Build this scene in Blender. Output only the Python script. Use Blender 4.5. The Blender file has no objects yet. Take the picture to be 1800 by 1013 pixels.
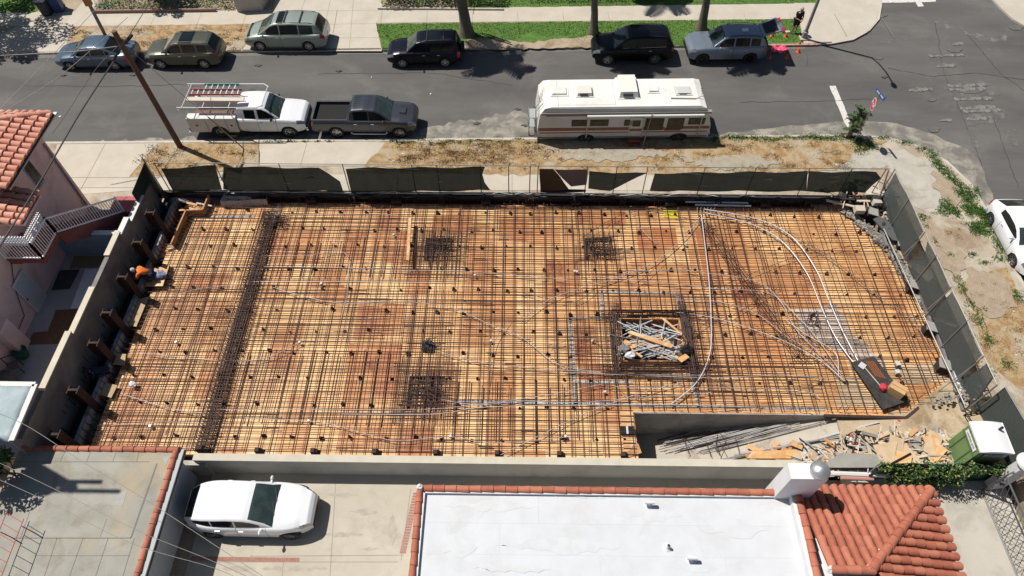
import bpy, bmesh, math, random
from mathutils import Vector, Matrix
from mathutils.geometry import tessellate_polygon
R = math.radians
rnd = random.Random(7)
U = rnd.uniform
C = bpy.context.scene.collection
S = bpy.context.scene
# ------------------------------------------------------------ camera, sky, sun
CAM_H = 26.0; PITCH = 54.1; YAW = 0.7; FPX = 1200.0
cam = bpy.data.objects.new('camera', bpy.data.cameras.new('camera')); C.objects.link(cam)
cam.location = (0, 0, CAM_H); cam.rotation_euler = (R(90 - PITCH), 0, R(YAW))
cam.data.lens = 24.0; cam.data.sensor_width = 36.0; cam.data.clip_end = 2000
S.camera = cam
SUN = Vector((0.56, -0.26, -1.0))          # the way the light travels
elev = math.atan2(1.0, math.hypot(SUN.x, SUN.y)); azim = math.atan2(-SUN.x, -SUN.y)
w = bpy.data.worlds.new('World'); S.world = w; w.use_nodes = True
nt = w.node_tree; sky = nt.nodes.new('ShaderNodeTexSky'); sky.sky_type = 'NISHITA'
sky.sun_disc = False; sky.sun_elevation = elev; sky.sun_rotation = azim
bg = nt.nodes['Background']; bg.inputs['Strength'].default_value = 0.05
nt.links.new(sky.outputs['Color'], bg.inputs['Color'])
sl = bpy.data.lights.new('sun', 'SUN'); sl.energy = 5.0; sl.angle = R(0.53); sl.color = (1.0, 0.955, 0.88)
so = bpy.data.objects.new('sun', sl); C.objects.link(so)
so.rotation_euler = SUN.to_track_quat('-Z', 'Y').to_euler(); so.location = (-40, 40, 80)
S.view_settings.view_transform = 'Standard'; S.view_settings.look = 'None'
S.view_settings.exposure = 0.12; S.view_settings.gamma = 1.0; S.view_settings.use_curve_mapping = False

# ------------------------------------------------------------ pixel of the photo -> point on a real plane
def _ray(px, py):
    u = (px - 900) / FPX; v = (py - 506.5) / FPX; t = R(PITCH)
    dz = -(v * math.cos(t) + math.sin(t)); dy = math.cos(t) - v * math.sin(t)
    c, s = math.cos(R(YAW)), math.sin(R(YAW))
    return Vector((u * c - dy * s, u * s + dy * c, dz))
CP = Vector((0, 0, CAM_H))
def P(px, py, z=0.0):
    d = _ray(px, py); return CP + d * ((z - CAM_H) / d.z)
def PY(px, py, y):
    d = _ray(px, py); return CP + d * (y / d.y)
def PX(px, py, x):
    d = _ray(px, py); return CP + d * (x / d.x)

# ------------------------------------------------------------ materials
MATS = {}
def mat(name, c1, rough=0.7, c2=None, scale=6.0, metal=0.0, bump=0.0, bscale=None, detail=6.0, c3=None, s3=0.6, t3=(0.5, 0.62),
        coat=0.0, spec=None, contrast=(0.35, 0.65), sss=None, streak=None, coords='Object', alpha=None):
    if name in MATS: return MATS[name]
    m = bpy.data.materials.new(name); m.use_nodes = True; MATS[name] = m
    n = m.node_tree; b = n.nodes['Principled BSDF']
    b.inputs['Roughness'].default_value = rough; b.inputs['Metallic'].default_value = metal
    b.inputs['Coat Weight'].default_value = coat; b.inputs['Coat Roughness'].default_value = 0.05
    if spec is not None: b.inputs['Specular IOR Level'].default_value = spec
    b.inputs['Base Color'].default_value = (*c1, 1)
    if alpha is not None: b.inputs['Alpha'].default_value = alpha
    tc = None
    if c2 or bump or c3:
        tc = n.nodes.new('ShaderNodeTexCoord') if coords == 'Object' else n.nodes.new('ShaderNodeNewGeometry')
        src = tc.outputs['Object'] if coords == 'Object' else tc.outputs['Position']
        if streak:
            mp = n.nodes.new('ShaderNodeMapping'); mp.inputs['Scale'].default_value = streak
            n.links.new(src, mp.inputs['Vector']); src2 = mp.outputs['Vector']
        else: src2 = src
    last = None
    if c2:
        t = n.nodes.new('ShaderNodeTexNoise'); t.inputs['Scale'].default_value = scale; t.inputs['Detail'].default_value = detail
        t.inputs['Roughness'].default_value = 0.62
        n.links.new(src2, t.inputs['Vector'])
        r = n.nodes.new('ShaderNodeValToRGB'); r.color_ramp.elements[0].position = contrast[0]; r.color_ramp.elements[1].position = contrast[1]
        r.color_ramp.elements[0].color = (*c1, 1); r.color_ramp.elements[1].color = (*c2, 1)
        n.links.new(t.outputs['Fac'], r.inputs['Fac']); last = r.outputs['Color']
    if c3:
        t = n.nodes.new('ShaderNodeTexNoise'); t.inputs['Scale'].default_value = s3; t.inputs['Detail'].default_value = 8
        t.inputs['Roughness'].default_value = 0.68; t.inputs['Distortion'].default_value = 0.4
        n.links.new(src, t.inputs['Vector'])
        r = n.nodes.new('ShaderNodeValToRGB'); r.color_ramp.elements[0].position = t3[0]; r.color_ramp.elements[1].position = t3[1]
        r.color_ramp.elements[0].color = (0, 0, 0, 1); r.color_ramp.elements[1].color = (1, 1, 1, 1)
        n.links.new(t.outputs['Fac'], r.inputs['Fac'])
        mx = n.nodes.new('ShaderNodeMix'); mx.data_type = 'RGBA'
        n.links.new(r.outputs['Color'], mx.inputs['Factor'])
        if last: n.links.new(last, mx.inputs['A'])
        else: mx.inputs['A'].default_value = (*c1, 1)
        mx.inputs['B'].default_value = (*c3, 1); last = mx.outputs['Result']
    if last: n.links.new(last, b.inputs['Base Color'])
    if bump:
        t = n.nodes.new('ShaderNodeTexNoise'); t.inputs['Scale'].default_value = bscale or scale * 4; t.inputs['Detail'].default_value = 5
        n.links.new(src, t.inputs['Vector'])
        bp = n.nodes.new('ShaderNodeBump'); bp.inputs['Strength'].default_value = bump; bp.inputs['Distance'].default_value = 0.05
        n.links.new(t.outputs['Fac'], bp.inputs['Height']); n.links.new(bp.outputs['Normal'], b.inputs['Normal'])
    return m

# ------------------------------------------------------------ mesh builder
ORG = {}
class MB:
    def __init__(s): s.v = []; s.f = []; s.m = []
    def add(s, vs, fs, mi=0):
        o = len(s.v); s.v += [tuple(v) for v in vs]; s.f += [tuple(i + o for i in f) for f in fs]; s.m += [mi] * len(fs)
        return s
    def box(s, c, d, rz=0, mi=0, rx=0, ry=0, taper=1.0, bev=0):
        hx, hy, hz = d[0] / 2, d[1] / 2, d[2] / 2
        M = Matrix.Rotation(rz, 3, 'Z') @ Matrix.Rotation(ry, 3, 'Y') @ Matrix.Rotation(rx, 3, 'X')
        vs = []
        for z in (-1, 1):
            k = taper if z > 0 else 1
            for (x, y) in ((-1, -1), (1, -1), (1, 1), (-1, 1)): vs.append(Vector(c) + M @ Vector((x * hx * k, y * hy * k, z * hz)))
        return s.add(vs, [(3, 2, 1, 0), (4, 5, 6, 7), (0, 1, 5, 4), (1, 2, 6, 5), (2, 3, 7, 6), (3, 0, 4, 7)], mi)
    def quad(s, a, b, c, d, mi=0): return s.add([a, b, c, d], [(0, 1, 2, 3)], mi)
    def tube(s, pts, r, n=6, mi=0, cap=True):
        pts = [Vector(p) for p in pts]; rs = r if isinstance(r, (list, tuple)) else [r] * len(pts)
        base = len(s.v); up = None
        for i, p in enumerate(pts):
            t = (pts[min(i + 1, len(pts) - 1)] - pts[max(i - 1, 0)])
            t = t.normalized() if t.length > 1e-9 else Vector((0, 0, 1))
            if up is None: up = Vector((0, 0, 1)) if abs(t.z) < 0.9 else Vector((1, 0, 0))
            a = t.cross(up)
            if a.length < 1e-6: a = t.cross(Vector((0, 1, 0.1)))
            a.normalize(); b = a.cross(t).normalized(); up = b
            for k in range(n):
                q = 2 * math.pi * (k + .5) / n; s.v.append(tuple(p + a * (math.cos(q) * rs[i]) + b * (math.sin(q) * rs[i])))
        for i in range(len(pts) - 1):
            for k in range(n):
                k2 = (k + 1) % n; s.f.append((base + i * n + k, base + i * n + k2, base + (i + 1) * n + k2, base + (i + 1) * n + k)); s.m.append(mi)
        if cap:
            s.f.append(tuple(base + k for k in range(n))[::-1]); s.m.append(mi)
            s.f.append(tuple(base + (len(pts) - 1) * n + k for k in range(n))); s.m.append(mi)
        return s
    def lathe(s, c, prof, n=16, axis='Z', mi=0, a0=0, a1=2 * math.pi):
        """prof: list of (radius, height)"""
        o = len(s.v); full = abs(a1 - a0 - 2 * math.pi) < 1e-6; m = n if full else n + 1
        for (r, h) in prof:
            for k in range(m):
                q = a0 + (a1 - a0) * k / n; x, y = r * math.cos(q), r * math.sin(q)
                v = {'Z': (x, y, h), 'Y': (x, h, y), 'X': (h, x, y)}[axis]
                s.v.append((c[0] + v[0], c[1] + v[1], c[2] + v[2]))
        for i in range(len(prof) - 1):
            for k in range(n):
                k2 = (k + 1) % m; s.f.append((o + i * m + k, o + i * m + k2, o + (i + 1) * m + k2, o + (i + 1) * m + k)); s.m.append(mi)
        return s
    def prism(s, pts, z0, z1, mi=0, holes=None, side=True):
        """pts: (x,y) outline; z0/z1 numbers or functions of (x, y)"""
        loops = [[Vector((p[0], p[1], 0)) for p in pts]] + [[Vector((p[0], p[1], 0)) for p in h] for h in (holes or [])]
        tris = tessellate_polygon(loops); flat = [p for l in loops for p in l]; n = len(flat); o = len(s.v)
        fz = lambda z, p: z(p.x, p.y) if callable(z) else z
        s.v += [(p.x, p.y, fz(z1, p)) for p in flat]
        for t in tris:
            a, b, c = (flat[i] for i in t)
            up = (b - a).cross(c - a).z > 0
            s.f.append(tuple(o + i for i in (t if up else t[::-1]))); s.m.append(mi)
        if side:
            s.v += [(p.x, p.y, fz(z0, p)) for p in flat]
            k = 0
            for l in loops:
                m = len(l)
                for i in range(m): s.f.append((o + k + i, o + k + (i + 1) % m, o + n + k + (i + 1) % m, o + n + k + i)); s.m.append(mi)
                k += m
        return s
    def blob(s, c, r, n=8, jit=.25, mi=0, sq=(1, 1, 1)):
        vs = []; fs = []; rows = max(3, n // 2)
        for i in range(rows + 1):
            th = math.pi * i / rows
            for k in range(n):
                q = 2 * math.pi * k / n; j = 1 + U(-jit, jit)
                vs.append((c[0] + r * sq[0] * j * math.sin(th) * math.cos(q), c[1] + r * sq[1] * j * math.sin(th) * math.sin(q), c[2] + r * sq[2] * j * math.cos(th)))
        for i in range(rows):
            for k in range(n): fs.append((i * n + k, (i + 1) * n + k, (i + 1) * n + (k + 1) % n, i * n + (k + 1) % n))
        return s.add(vs, fs, mi)
    def build(s, name, mats, parent=None, smooth=None, local=False, xf=None, **tags):
        if not isinstance(mats, (list, tuple)): mats = [mats]
        me = bpy.data.meshes.new(name)
        vs = s.v
        if xf is not None: vs = [tuple(xf @ Vector(v)) for v in vs]
        if parent is None and not local:
            xs = [v[0] for v in vs]; ys = [v[1] for v in vs]; zs = [v[2] for v in vs]
            org = Vector(((min(xs) + max(xs)) / 2, (min(ys) + max(ys)) / 2, min(zs)))
        elif parent is not None and not local: org = ORG.get(parent.name, Vector((0, 0, 0)))
        else: org = Vector((0, 0, 0))
        me.from_pydata([(v[0] - org.x, v[1] - org.y, v[2] - org.z) for v in vs], [], s.f)
        for m in mats: me.materials.append(m)
        if len(mats) > 1: me.polygons.foreach_set('material_index', s.m)
        me.validate(); me.update()
        if smooth is not None:
            me.polygons.foreach_set('use_smooth', [True] * len(me.polygons)); me.set_sharp_from_angle(angle=R(smooth))
        o = bpy.data.objects.new(name, me); C.objects.link(o)
        if parent is not None: o.parent = parent; ORG[o.name] = org
        elif not local: o.location = org; ORG[o.name] = org
        for k, v in tags.items(): o[k] = v
        return o
def thing(name, label, cat, loc=(0, 0, 0), rz=0, group=None):
    o = bpy.data.objects.new(name, None); C.objects.link(o); o.location = loc; o.rotation_euler = (0, 0, rz)
    o['label'] = label; o['category'] = cat; ORG[o.name] = Vector(loc); o.empty_display_size = .2
    if group: o['group'] = group
    return o
def tag(o, label, cat, group=None):
    o['label'] = label; o['category'] = cat
    if group: o['group'] = group
    return o
def struct(name, mb, m, **k): return mb.build(name, m, kind='structure', **k)
def dup(o, loc, rz=0, label=None, parent=None):
    r = o.copy(); C.objects.link(r)
    if parent is None: r.location = loc; r.rotation_euler = (0, 0, rz)
    else: r.parent = parent
    if label: r['label'] = label
    for ch in list(o.children): dup(ch, None, parent=r)
    return r
def jag(pts, step=.5, amp=.12, closed=True):
    out = []; n = len(pts)
    for i in range(n if closed else n - 1):
        a = Vector(pts[i][:2]); b = Vector(pts[(i + 1) % n][:2]); m = max(1, int((b - a).length / step))
        nr = Vector((-(b - a).y, (b - a).x)).normalized() if (b - a).length else Vector((0, 0))
        for k in range(m):
            p = a.lerp(b, k / m) + nr * (U(-amp, amp) if k else 0); out.append((p.x, p.y))
    return out
def smoothcurve(pts, sub=6):
    pts = [Vector(p) for p in pts]; out = []
    for i in range(len(pts) - 1):
        p0 = pts[max(i - 1, 0)]; p1 = pts[i]; p2 = pts[i + 1]; p3 = pts[min(i + 2, len(pts) - 1)]
        for k in range(sub):
            t = k / sub
            out.append(0.5 * ((2 * p1) + (p2 - p0) * t + (2 * p0 - 5 * p1 + 4 * p2 - p3) * t * t + (3 * p1 - p0 - 3 * p2 + p3) * t ** 3))
    out.append(pts[-1]); return out
def textmesh(name, txt, m, parent, loc, rot, size, spacing=1.0):
    cu = bpy.data.curves.new('lettering', 'FONT'); cu.body = txt; cu.size = size; cu.align_x = 'CENTER'; cu.align_y = 'CENTER'
    cu.extrude = .002; cu.offset = .012 * size; cu.space_character = spacing
    tmp = bpy.data.objects.new('lettering', cu); C.objects.link(tmp)
    dg = bpy.context.evaluated_depsgraph_get(); dg.update()
    me = bpy.data.meshes.new_from_object(tmp.evaluated_get(dg)); bpy.data.objects.remove(tmp)
    me.transform(Matrix.Translation(loc) @ rot.to_4x4())
    me.materials.clear(); me.materials.append(m)
    o = bpy.data.objects.new(name, me); C.objects.link(o); o.parent = parent; return o
def inpoly(x, y, poly):
    c = False; n = len(poly); j = n - 1
    for i in range(n):
        xi, yi = poly[i][0], poly[i][1]; xj, yj = poly[j][0], poly[j][1]
        if (yi > y) != (yj > y) and x < (xj - xi) * (y - yi) / (yj - yi) + xi: c = not c
        j = i
    return c
def px2(l, z=0.0): return [tuple(P(a, b, z)[:2]) for (a, b) in l]
# ------------------------------------------------------------ setting: ground levels, street, walks
ZD = -0.5; ZY = -1.6; ZR = -0.12
M_asph = mat('asphalt', (.078, .074, .071), .9, (.118, .112, .106), .4, bump=.25, bscale=60, c3=(.16, .152, .14), s3=.22, t3=(.52, .8), streak=(.25, 1, 1))
M_aspatch = mat('worn_asphalt', (.125, .119, .112), .9, (.085, .081, .077), 2.2, bump=.2, bscale=50, c3=(.165, .157, .146), s3=1.5)
M_conc = mat('sidewalk_concrete', (.43, .385, .315), .85, (.49, .445, .37), .8, bump=.12, bscale=30, c3=(.4, .365, .305), s3=.5, t3=(.52, .75))
M_conc2 = mat('driveway_concrete', (.42, .385, .32), .85, (.50, .455, .38), .55, bump=.12, bscale=30, c3=(.34, .315, .265), s3=.6, t3=(.52, .72))
M_curb = mat('curb_concrete', (.40, .37, .315), .85, (.5, .46, .39), 2.5, bump=.2)
M_redcurb = mat('red_curb_paint', (.33, .12, .10), .8, (.42, .33, .28), 5)
M_earth = mat('bare_earth', (.30, .235, .165), .95, (.38, .31, .225), 1.2, bump=.5, bscale=14, c3=(.23, .17, .11), s3=.8, t3=(.5, .68))
M_dry = mat('dry_grass_soil', (.31, .19, .085), .95, (.40, .30, .17), 2.6, bump=.9, bscale=22, c3=(.40, .34, .25), s3=.55, t3=(.50, .62), contrast=(.42, .58))
M_sand = mat('sandy_corner_ground', (.36, .31, .24), .95, (.45, .40, .32), 1.6, bump=.6, bscale=16, c3=(.27, .20, .135), s3=.75, t3=(.47, .62))
M_lawn = mat('lawn_soil', (.06, .13, .022), .95, (.10, .19, .03), 3, bump=.6, bscale=25)
M_white = mat('road_paint', (.52, .50, .46), .8, (.62, .60, .56), 3, c3=(.12, .115, .11), s3=5, t3=(.58, .64))
M_whitef = mat('faded_road_paint', (.16, .155, .145), .85, (.30, .285, .265), 3.5, c3=(.085, .081, .077), s3=3.0, t3=(.46, .58), contrast=(.45, .7))
M_joint = mat('joint_line', (.25, .225, .185), .9)  # joints are a darker concrete tone

mb = MB()
def rect(x0, y0, x1, y1, z): mb.quad((x0, y0, z), (x1, y0, z), (x1, y1, z), (x0, y1, z))
B = 320; GZ = -.15
rect(-B, 24.95, B, B, GZ); rect(-B, 10.2, -18.95, 24.95, GZ); rect(19.9, 10.2, B, 24.95, GZ); rect(19.9, -B, B, 10.2, GZ)
rect(-B, -B, 19.9, 10.2, ZY - .03)
mb.quad((-B, 10.2, ZY - .03), (-18.95, 10.2, ZY - .03), (-18.95, 10.2, GZ), (-B, 10.2, GZ))
mb.quad((19.9, -B, ZY - .03), (19.9, 10.2, ZY - .03), (19.9, 10.2, GZ), (19.9, -B, GZ))
struct('ground', mb, M_earth)
# pit floor under the deck, with its ramp
def rampz(x, y=0): return max(-3.4, min(-.55, -3.0 + (x - 4.6) / 9.6 * 2.45))
def PR(px, py, dz=0):
    z = -1.5
    for _ in range(14): p = P(px, py, z); z = rampz(p.x) + dz
    return P(px, py, z)
mb = MB(); xs = [-19, 3.0] + [3.0 + i * .8 for i in range(1, 15)] + [15.5]
for a, b in zip(xs, xs[1:]): mb.quad((a, 10.2, rampz(a) - .05), (b, 10.2, rampz(b) - .05), (b, 13.2, rampz(b) - .05), (a, 13.2, rampz(a) - .05))
struct('ramp', mb, mat('ramp_concrete', (.38, .345, .285), .9, (.46, .42, .35), .9, bump=.2, c3=(.27, .235, .19), s3=.7))
mb = MB(); mb.quad((-19, 13.2, -3.45), (19.6, 13.2, -3.45), (19.6, 25, -3.45), (-19, 25, -3.45)); struct('pit_floor', mb, M_earth)
# site yard (loose dirt) right of the ramp
yard = [(13.6, 10.2), (19.9, 10.2), (19.9, 25), (18.2, 25), (18.9, 21), (19.4, 17), (19.6, 15), (16.6, 12.9), (13.6, 12.9)]
mb = MB(); mb.prism(jag(yard, .6, .03), -1.2, lambda x, y: -.62 + max(0, x - 14.5) * .085); struct('site_yard_ground', mb, mat('yard_dirt', (.36, .275, .175), .95, (.45, .36, .245), 1.1, bump=.6, bscale=12, c3=(.24, .17, .10), s3=.7, t3=(.52, .66)))

# the roads: one sheet each
L2 = lambda pts, z: px2(pts, z)
fc = [P(-200, 97.6, ZR), P(400, 93.5, ZR), P(1415, 81, ZR)]                   # far kerb face
nc = [P(-120, 254, ZR), P(800, 246, ZR), P(1500, 239.5, ZR)]                  # near kerb face
near_arc = [P(a, b, ZR) for a, b in ((1560, 244), (1612, 258), (1664, 286), (1706, 326), (1738, 378), (1762, 430), (1786, 478), (1812, 528), (1846, 600), (1900, 720), (1960, 850))]
far_arc = [P(a, b, ZR) for a, b in ((1462, 79), (1500, 72), (1528, 56), (1545, 36), (1549, 12), (1546, -20), (1542, -80))]
ext = lambda a, b, d: tuple(Vector(b[:2]) + (Vector(b[:2]) - Vector(a[:2])).normalized() * d)
road = [ext(fc[1], fc[0], 200)] + [tuple(p[:2]) for p in fc] + [tuple(p[:2]) for p in far_arc] + [(far_arc[-1].x, 260), (46, 260)] + \
       [(46, 62), (36.5, 45), (40, 42), (46, 40.5), (260, 38), (260, 28), (60, 20), (46, 10), (46, -200)] + [(26.5, -200)] + [tuple(p[:2]) for p in near_arc[::-1]] + \
       [tuple(p[:2]) for p in nc[::-1]] + [ext(nc[1], nc[0], 200)]
mb = MB(); mb.prism(road, 0, ZR, side=False); struct('road', mb, M_asph)

# blocks raised above the road by a kerb
def block(name, pts, top, m): mb = MB(); mb.prism(pts, -.2, top); return struct(name, mb, m)
nb = [ext(nc[1], nc[0], 200)] + [tuple(p[:2]) for p in nc] + [tuple(p[:2]) for p in near_arc] + [(26.5, -200), (19.95, -200), (19.95, 25.0), (-19.0, 25.0), (-19.0, 10.25), (-240, 10.25)]
block('near_block_ground', nb, -.012, M_sand)
fb = [ext(fc[1], fc[0], 200)] + [tuple(p[:2]) for p in fc] + [tuple(p[:2]) for p in far_arc] + [(far_arc[-1].x, 260), (-240, 260)]
block('far_block_ground', fb, -.012, M_earth)
tr = [(36.5, 45), (40, 42), (46, 40.5), (200, 39), (200, 250), (46, 250), (46, 62)]
tr = [tuple(P(a, b, 0)[:2]) for a, b in ((1738, -10), (1760, 14), (1782, 34), (1810, 50), (1900, 66))] + [(220, 39), (220, 250), (tuple(P(1700, -60, 0)[:2])[0], 250), tuple(P(1700, -60, 0)[:2])]
block('corner_block_ground', tr, -.012, M_conc)
# kerb strips
def kerb(name, line, wdt, m, z=.004, sgn=1, z0=-.2):
    pts = [Vector(p[:2]) for p in line]; inn = []
    for i, p in enumerate(pts):
        t = (pts[min(i + 1, len(pts) - 1)] - pts[max(0, i - 1)]).normalized(); inn.append(p + Vector((-t.y, t.x)) * wdt * sgn)
    mb = MB()
    for i in range(len(pts) - 1):
        a, b, c, d = pts[i], pts[i + 1], inn[i + 1], inn[i]
        out_a, out_b = a - (inn[i] - a).normalized() * .003, b - (inn[i + 1] - b).normalized() * .003
        q = [(out_a.x, out_a.y, z), (out_b.x, out_b.y, z), (c.x, c.y, z), (d.x, d.y, z)]
        mb.add(q + [(v[0], v[1], z0) for v in q], [(0, 1, 2, 3) if sgn > 0 else (3, 2, 1, 0), (0, 1, 5, 4), (1, 2, 6, 5), (2, 3, 7, 6), (3, 0, 4, 7)])
    return struct(name, mb, m)
kerb('far_kerb', [ext(fc[1], fc[0], 200)] + fc + far_arc[:1], .16, M_curb)
kerb('far_kerb_return', far_arc, 1.0, mat('ramp_kerb_concrete', (.45, .41, .345), .85, (.52, .475, .4), 2.2, bump=.15), z=-.006)
kerb('near_kerb', [ext(nc[1], nc[0], 200)] + nc + near_arc, .16, M_curb, sgn=-1)
kr = [P(a, b, 0) for a, b in ((1345, 80.5), (1437, 79))]
kerb('red_painted_kerb', kr, .17, M_redcurb, z=.008)
# gutter tint strips along both kerbs and worn patches
_lift = [0]
def sheet(name, pts, z, m, jg=None):
    if name in ('worn_patch', 'oil_stain', 'bare_soil_patch', 'pale_dust_patch', 'crosswalk_bar'): _lift[0] += 1; z += .0009 * (_lift[0] % 60) + (.06 if name == 'crosswalk_bar' and 0 else 0)
    q = px2(pts, z); q = jag(q, *jg) if jg else q
    mb = MB(); mb.prism(q, 0, z, side=False); return struct(name, mb, m)
M_gut = mat('dusty_gutter', (.19, .175, .15), .9, (.125, .117, .105), 1.3, c3=(.30, .275, .23), s3=1.1, t3=(.45, .62), bump=.3)
sheet('dusty_gutter', [(-100, 257), (100, 251), (300, 244), (560, 236), (700, 228), (800, 216), (900, 196), (948, 200), (948, 240), (800, 246), (500, 250), (100, 254)], ZR + .004, M_gut, (.3, .2))
sheet('dusty_gutter', [(1250, 236), (1500, 212), (1560, 215), (1625, 232), (1700, 262), (1730, 300), (1745, 340), (1752, 400), (1736, 378), (1706, 328), (1664, 288), (1612, 260), (1560, 246), (1500, 241), (1250, 242)], ZR + .004, M_gut, (.5, .13))
M_gut2 = mat('gutter_pan', (.13, .122, .108), .9, (.17, .16, .14), 1.2, bump=.2)
sheet('gutter_pan', [(-100, 96), (400, 94), (1415, 81.5), (1415, 86), (900, 92), (400, 99), (-100, 103)], ZR + .004, M_gut2, (1.0, .04))
for i, q in enumerate([[(1538, 75), (1560, 68), (1578, 66), (1576, 74), (1556, 77)], [(1700, 60), (1740, 55), (1772, 64), (1768, 73), (1722, 72)], [(1640, 30), (1668, 38), (1676, 52), (1650, 50)], [(1690, 45), (1702, 60), (1696, 62), (1682, 44)],
    [(1580, 66), (1592, 64), (1596, 70), (1582, 70)], [(1655, 150), (1730, 140), (1742, 150), (1660, 157)], [(1665, 165), (1735, 158), (1760, 166), (1680, 172)],
    [(1690, 205), (1760, 190), (1772, 200), (1752, 214), (1700, 222)], [(1765, 225), (1785, 228), (1790, 258), (1778, 255)], [(1700, 228), (1712, 236), (1722, 262), (1710, 258)]]):
    sheet('worn_patch', q, ZR + .004, M_aspatch, (.2, .07))
# painted markings
sheet('stop_line', [(1458, 151), (1469, 151), (1494, 212), (1491, 226), (1484, 215)], ZR + .008, M_white, (.3, .02))
for y, x0, x1, t in ((148, 1664, 1735, 4), (154, 1668, 1732, 5), (171, 1676, 1744, 5), (186, 1685, 1750, 6), (192, 1692, 1760, 5), (205, 1696, 1742, 5), (113, 1646, 1680, 5), (75, 1672, 1692, 4), (96, 1632, 1694, 3), (155, 1596, 1638, 5), (210, 1648, 1672, 3)):
    sheet('crosswalk_bar', [(x0, y), (x1, y - 1), (x1 + 2, y + t), (x0 + 2, y + t + 1)], ZR + .009, M_whitef, (.18, .06))
sheet('crosswalk_line', [(1460, 9), (1530, 6), (1645, 3), (1645, -3), (1530, -1), (1460, 2)], ZR + .012, M_white, (.4, .03))
sheet('lane_line', [(1609, 3), (1620, 4), (1624, 11), (1614, 12)], ZR + .016, M_white, (.2, .03))

# walks and verges (far side)
M_lawn2 = M_lawn
sheet('far_sidewalk', [(-260, 47), (140, 46), (700, 40), (1440, 33), (1440, 6), (700, 15), (140, 21), (-260, 24)], .0, M_conc)
sheet('corner_walk', [(1414, 79), (1405, 32), (1392, -10), (1545, -10), (1545, 20), (1538, 40), (1524, 57), (1500, 70), (1462, 77)], .004, M_conc)
sheet('driveway_apron', [(425, 90), (455, 45), (480, 20), (492, -30), (672, -30), (672, 18), (661, 42), (671, 90)], .004, M_conc)
sheet('driveway_apron', [(-60, 95), (30, 47), (110, 46), (165, -20), (205, -20), (128, 46), (112, 92)], .004, M_conc)
sheet('dry_verge', [(120, 93), (128, 46), (455, 42), (424, 90)], .004, M_dry, (.4, .05))
sheet('grass_verge', [(672, 88), (661, 42), (1403, 34), (1413, 78)], .004, M_lawn2, (.4, .05))
sheet('bare_soil_patch', [(770, 88), (840, 66), (930, 75), (1040, 62), (1055, 84)], .008, M_earth, (.3, .12))
for p in ([(690, 90), (790, 80), (790, 90)], ): sheet('bare_soil_patch', p, .008, M_earth, (.3, .1))
# joints across the walks
mb = MB()
def pl(a, b, wd=.02, z=.006):
    a = P(*a, z); b = P(*b, z); d = (b - a).normalized(); n_ = Vector((-d.y, d.x, 0)) * wd
    mb.quad(a - n_, b - n_, b + n_, a + n_)
for x in range(-24, 26, 3):
    mb.quad((x - .012, 38.95, .004), (x + .012, 38.95, .004), (x + .012 - .15, 41.5, .004), (x - .012 - .15, 41.5, .004))
struct('walk_joints', mb, M_joint)
mb = MB()
for a, b in (((503, 89), (540, -10)), ((561, 89), (583, -10)), ((614, 88), (622, -10)), ((455, 46), (661, 41)), ((470, 20), (672, 18)), ((484, 68), (666, 66))): pl(a, b, .012, .008)
struct('apron_joints', mb, M_joint)
# near side
sheet('near_sidewalk', [(-200, 312), (100, 311), (690, 306), (1545, 303), (1545, 334.5), (240, 334.5), (100, 345), (-200, 345)], .0, M_conc)
sheet('near_driveway', [(100, 254), (277, 252), (226, 312), (90, 312)], .004, M_conc)
sheet('near_driveway', [(455, 251), (640, 249), (690, 252), (660, 292), (455, 292)], .004, M_conc)
sheet('near_driveway', [(-260, 258), (60, 256), (60, 330), (-260, 330)], .004, M_conc)
sheet('dry_verge', [(277, 252), (456, 251), (456, 292), (420, 300), (280, 308), (226, 312)], .004, M_dry, (.4, .05))
sheet('dry_verge', [(676, 252), (800, 247), (1100, 243), (1500, 241), (1560, 248), (1500, 270), (1470, 300), (1200, 306), (860, 308), (640, 292)], .008, M_dry, (.4, .12))
sheet('near_corner_patch', [(1500, 270), (1590, 262), (1650, 300), (1690, 350), (1660, 380), (1600, 360), (1560, 310), (1470, 302)], .004, mat('old_concrete_patch', (.36, .335, .285), .9, (.44, .41, .355), 1.2, bump=.3, c3=(.29, .26, .21), s3=.6), (.4, .12))
sheet('dry_verge', [(1690, 500), (1770, 470), (1800, 540), (1850, 640), (1810, 690), (1740, 640)], .004, M_dry, (.4, .2))
mb = MB()
for a, b in (((185, 253), (138, 340)), ((100, 312), (228, 312)), ((60, 330), (240, 330)), ((455, 291), (660, 291)), ((540, 250), (528, 291)), ((700, 306), (697, 345)), ((900, 305), (900, 345)), ((1100, 305), (1103, 345))): pl(a, b, .012, .009)
struct('near_walk_joints', mb, M_joint)
# grass blades: nobody could count them
def blades(name, polys, n, hmin, hmax, wd, mats, tilt=.5, dens=None):
    mb = MB(); k = 0
    for poly in polys:
        q = px2(poly[0] if isinstance(poly, tuple) else poly, 0); xs = [p[0] for p in q]; ys = [p[1] for p in q]
        A = (max(xs) - min(xs)) * (max(ys) - min(ys))
        for _ in range(int(n * A)):
            x, y = U(min(xs), max(xs)), U(min(ys), max(ys))
            if not inpoly(x, y, q): continue
            if dens and dens(x, y) < rnd.random(): continue
            a = U(0, 6.28); h = U(hmin, hmax); dx, dy = math.cos(a) * wd, math.sin(a) * wd; tx, ty = U(-tilt, tilt) * h, U(-tilt, tilt) * h
            mb.add([(x - dx, y - dy, 0), (x + dx, y + dy, 0), (x + tx, y + ty, h)], [(0, 1, 2)], rnd.randrange(len(mats)))
    return mb.build(name, mats, kind='stuff')
G = [mat('grass_mid', (.075, .17, .026), .8), mat('grass_light', (.13, .25, .042), .8), mat('grass_dark', (.04, .10, .015), .8)]
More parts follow.
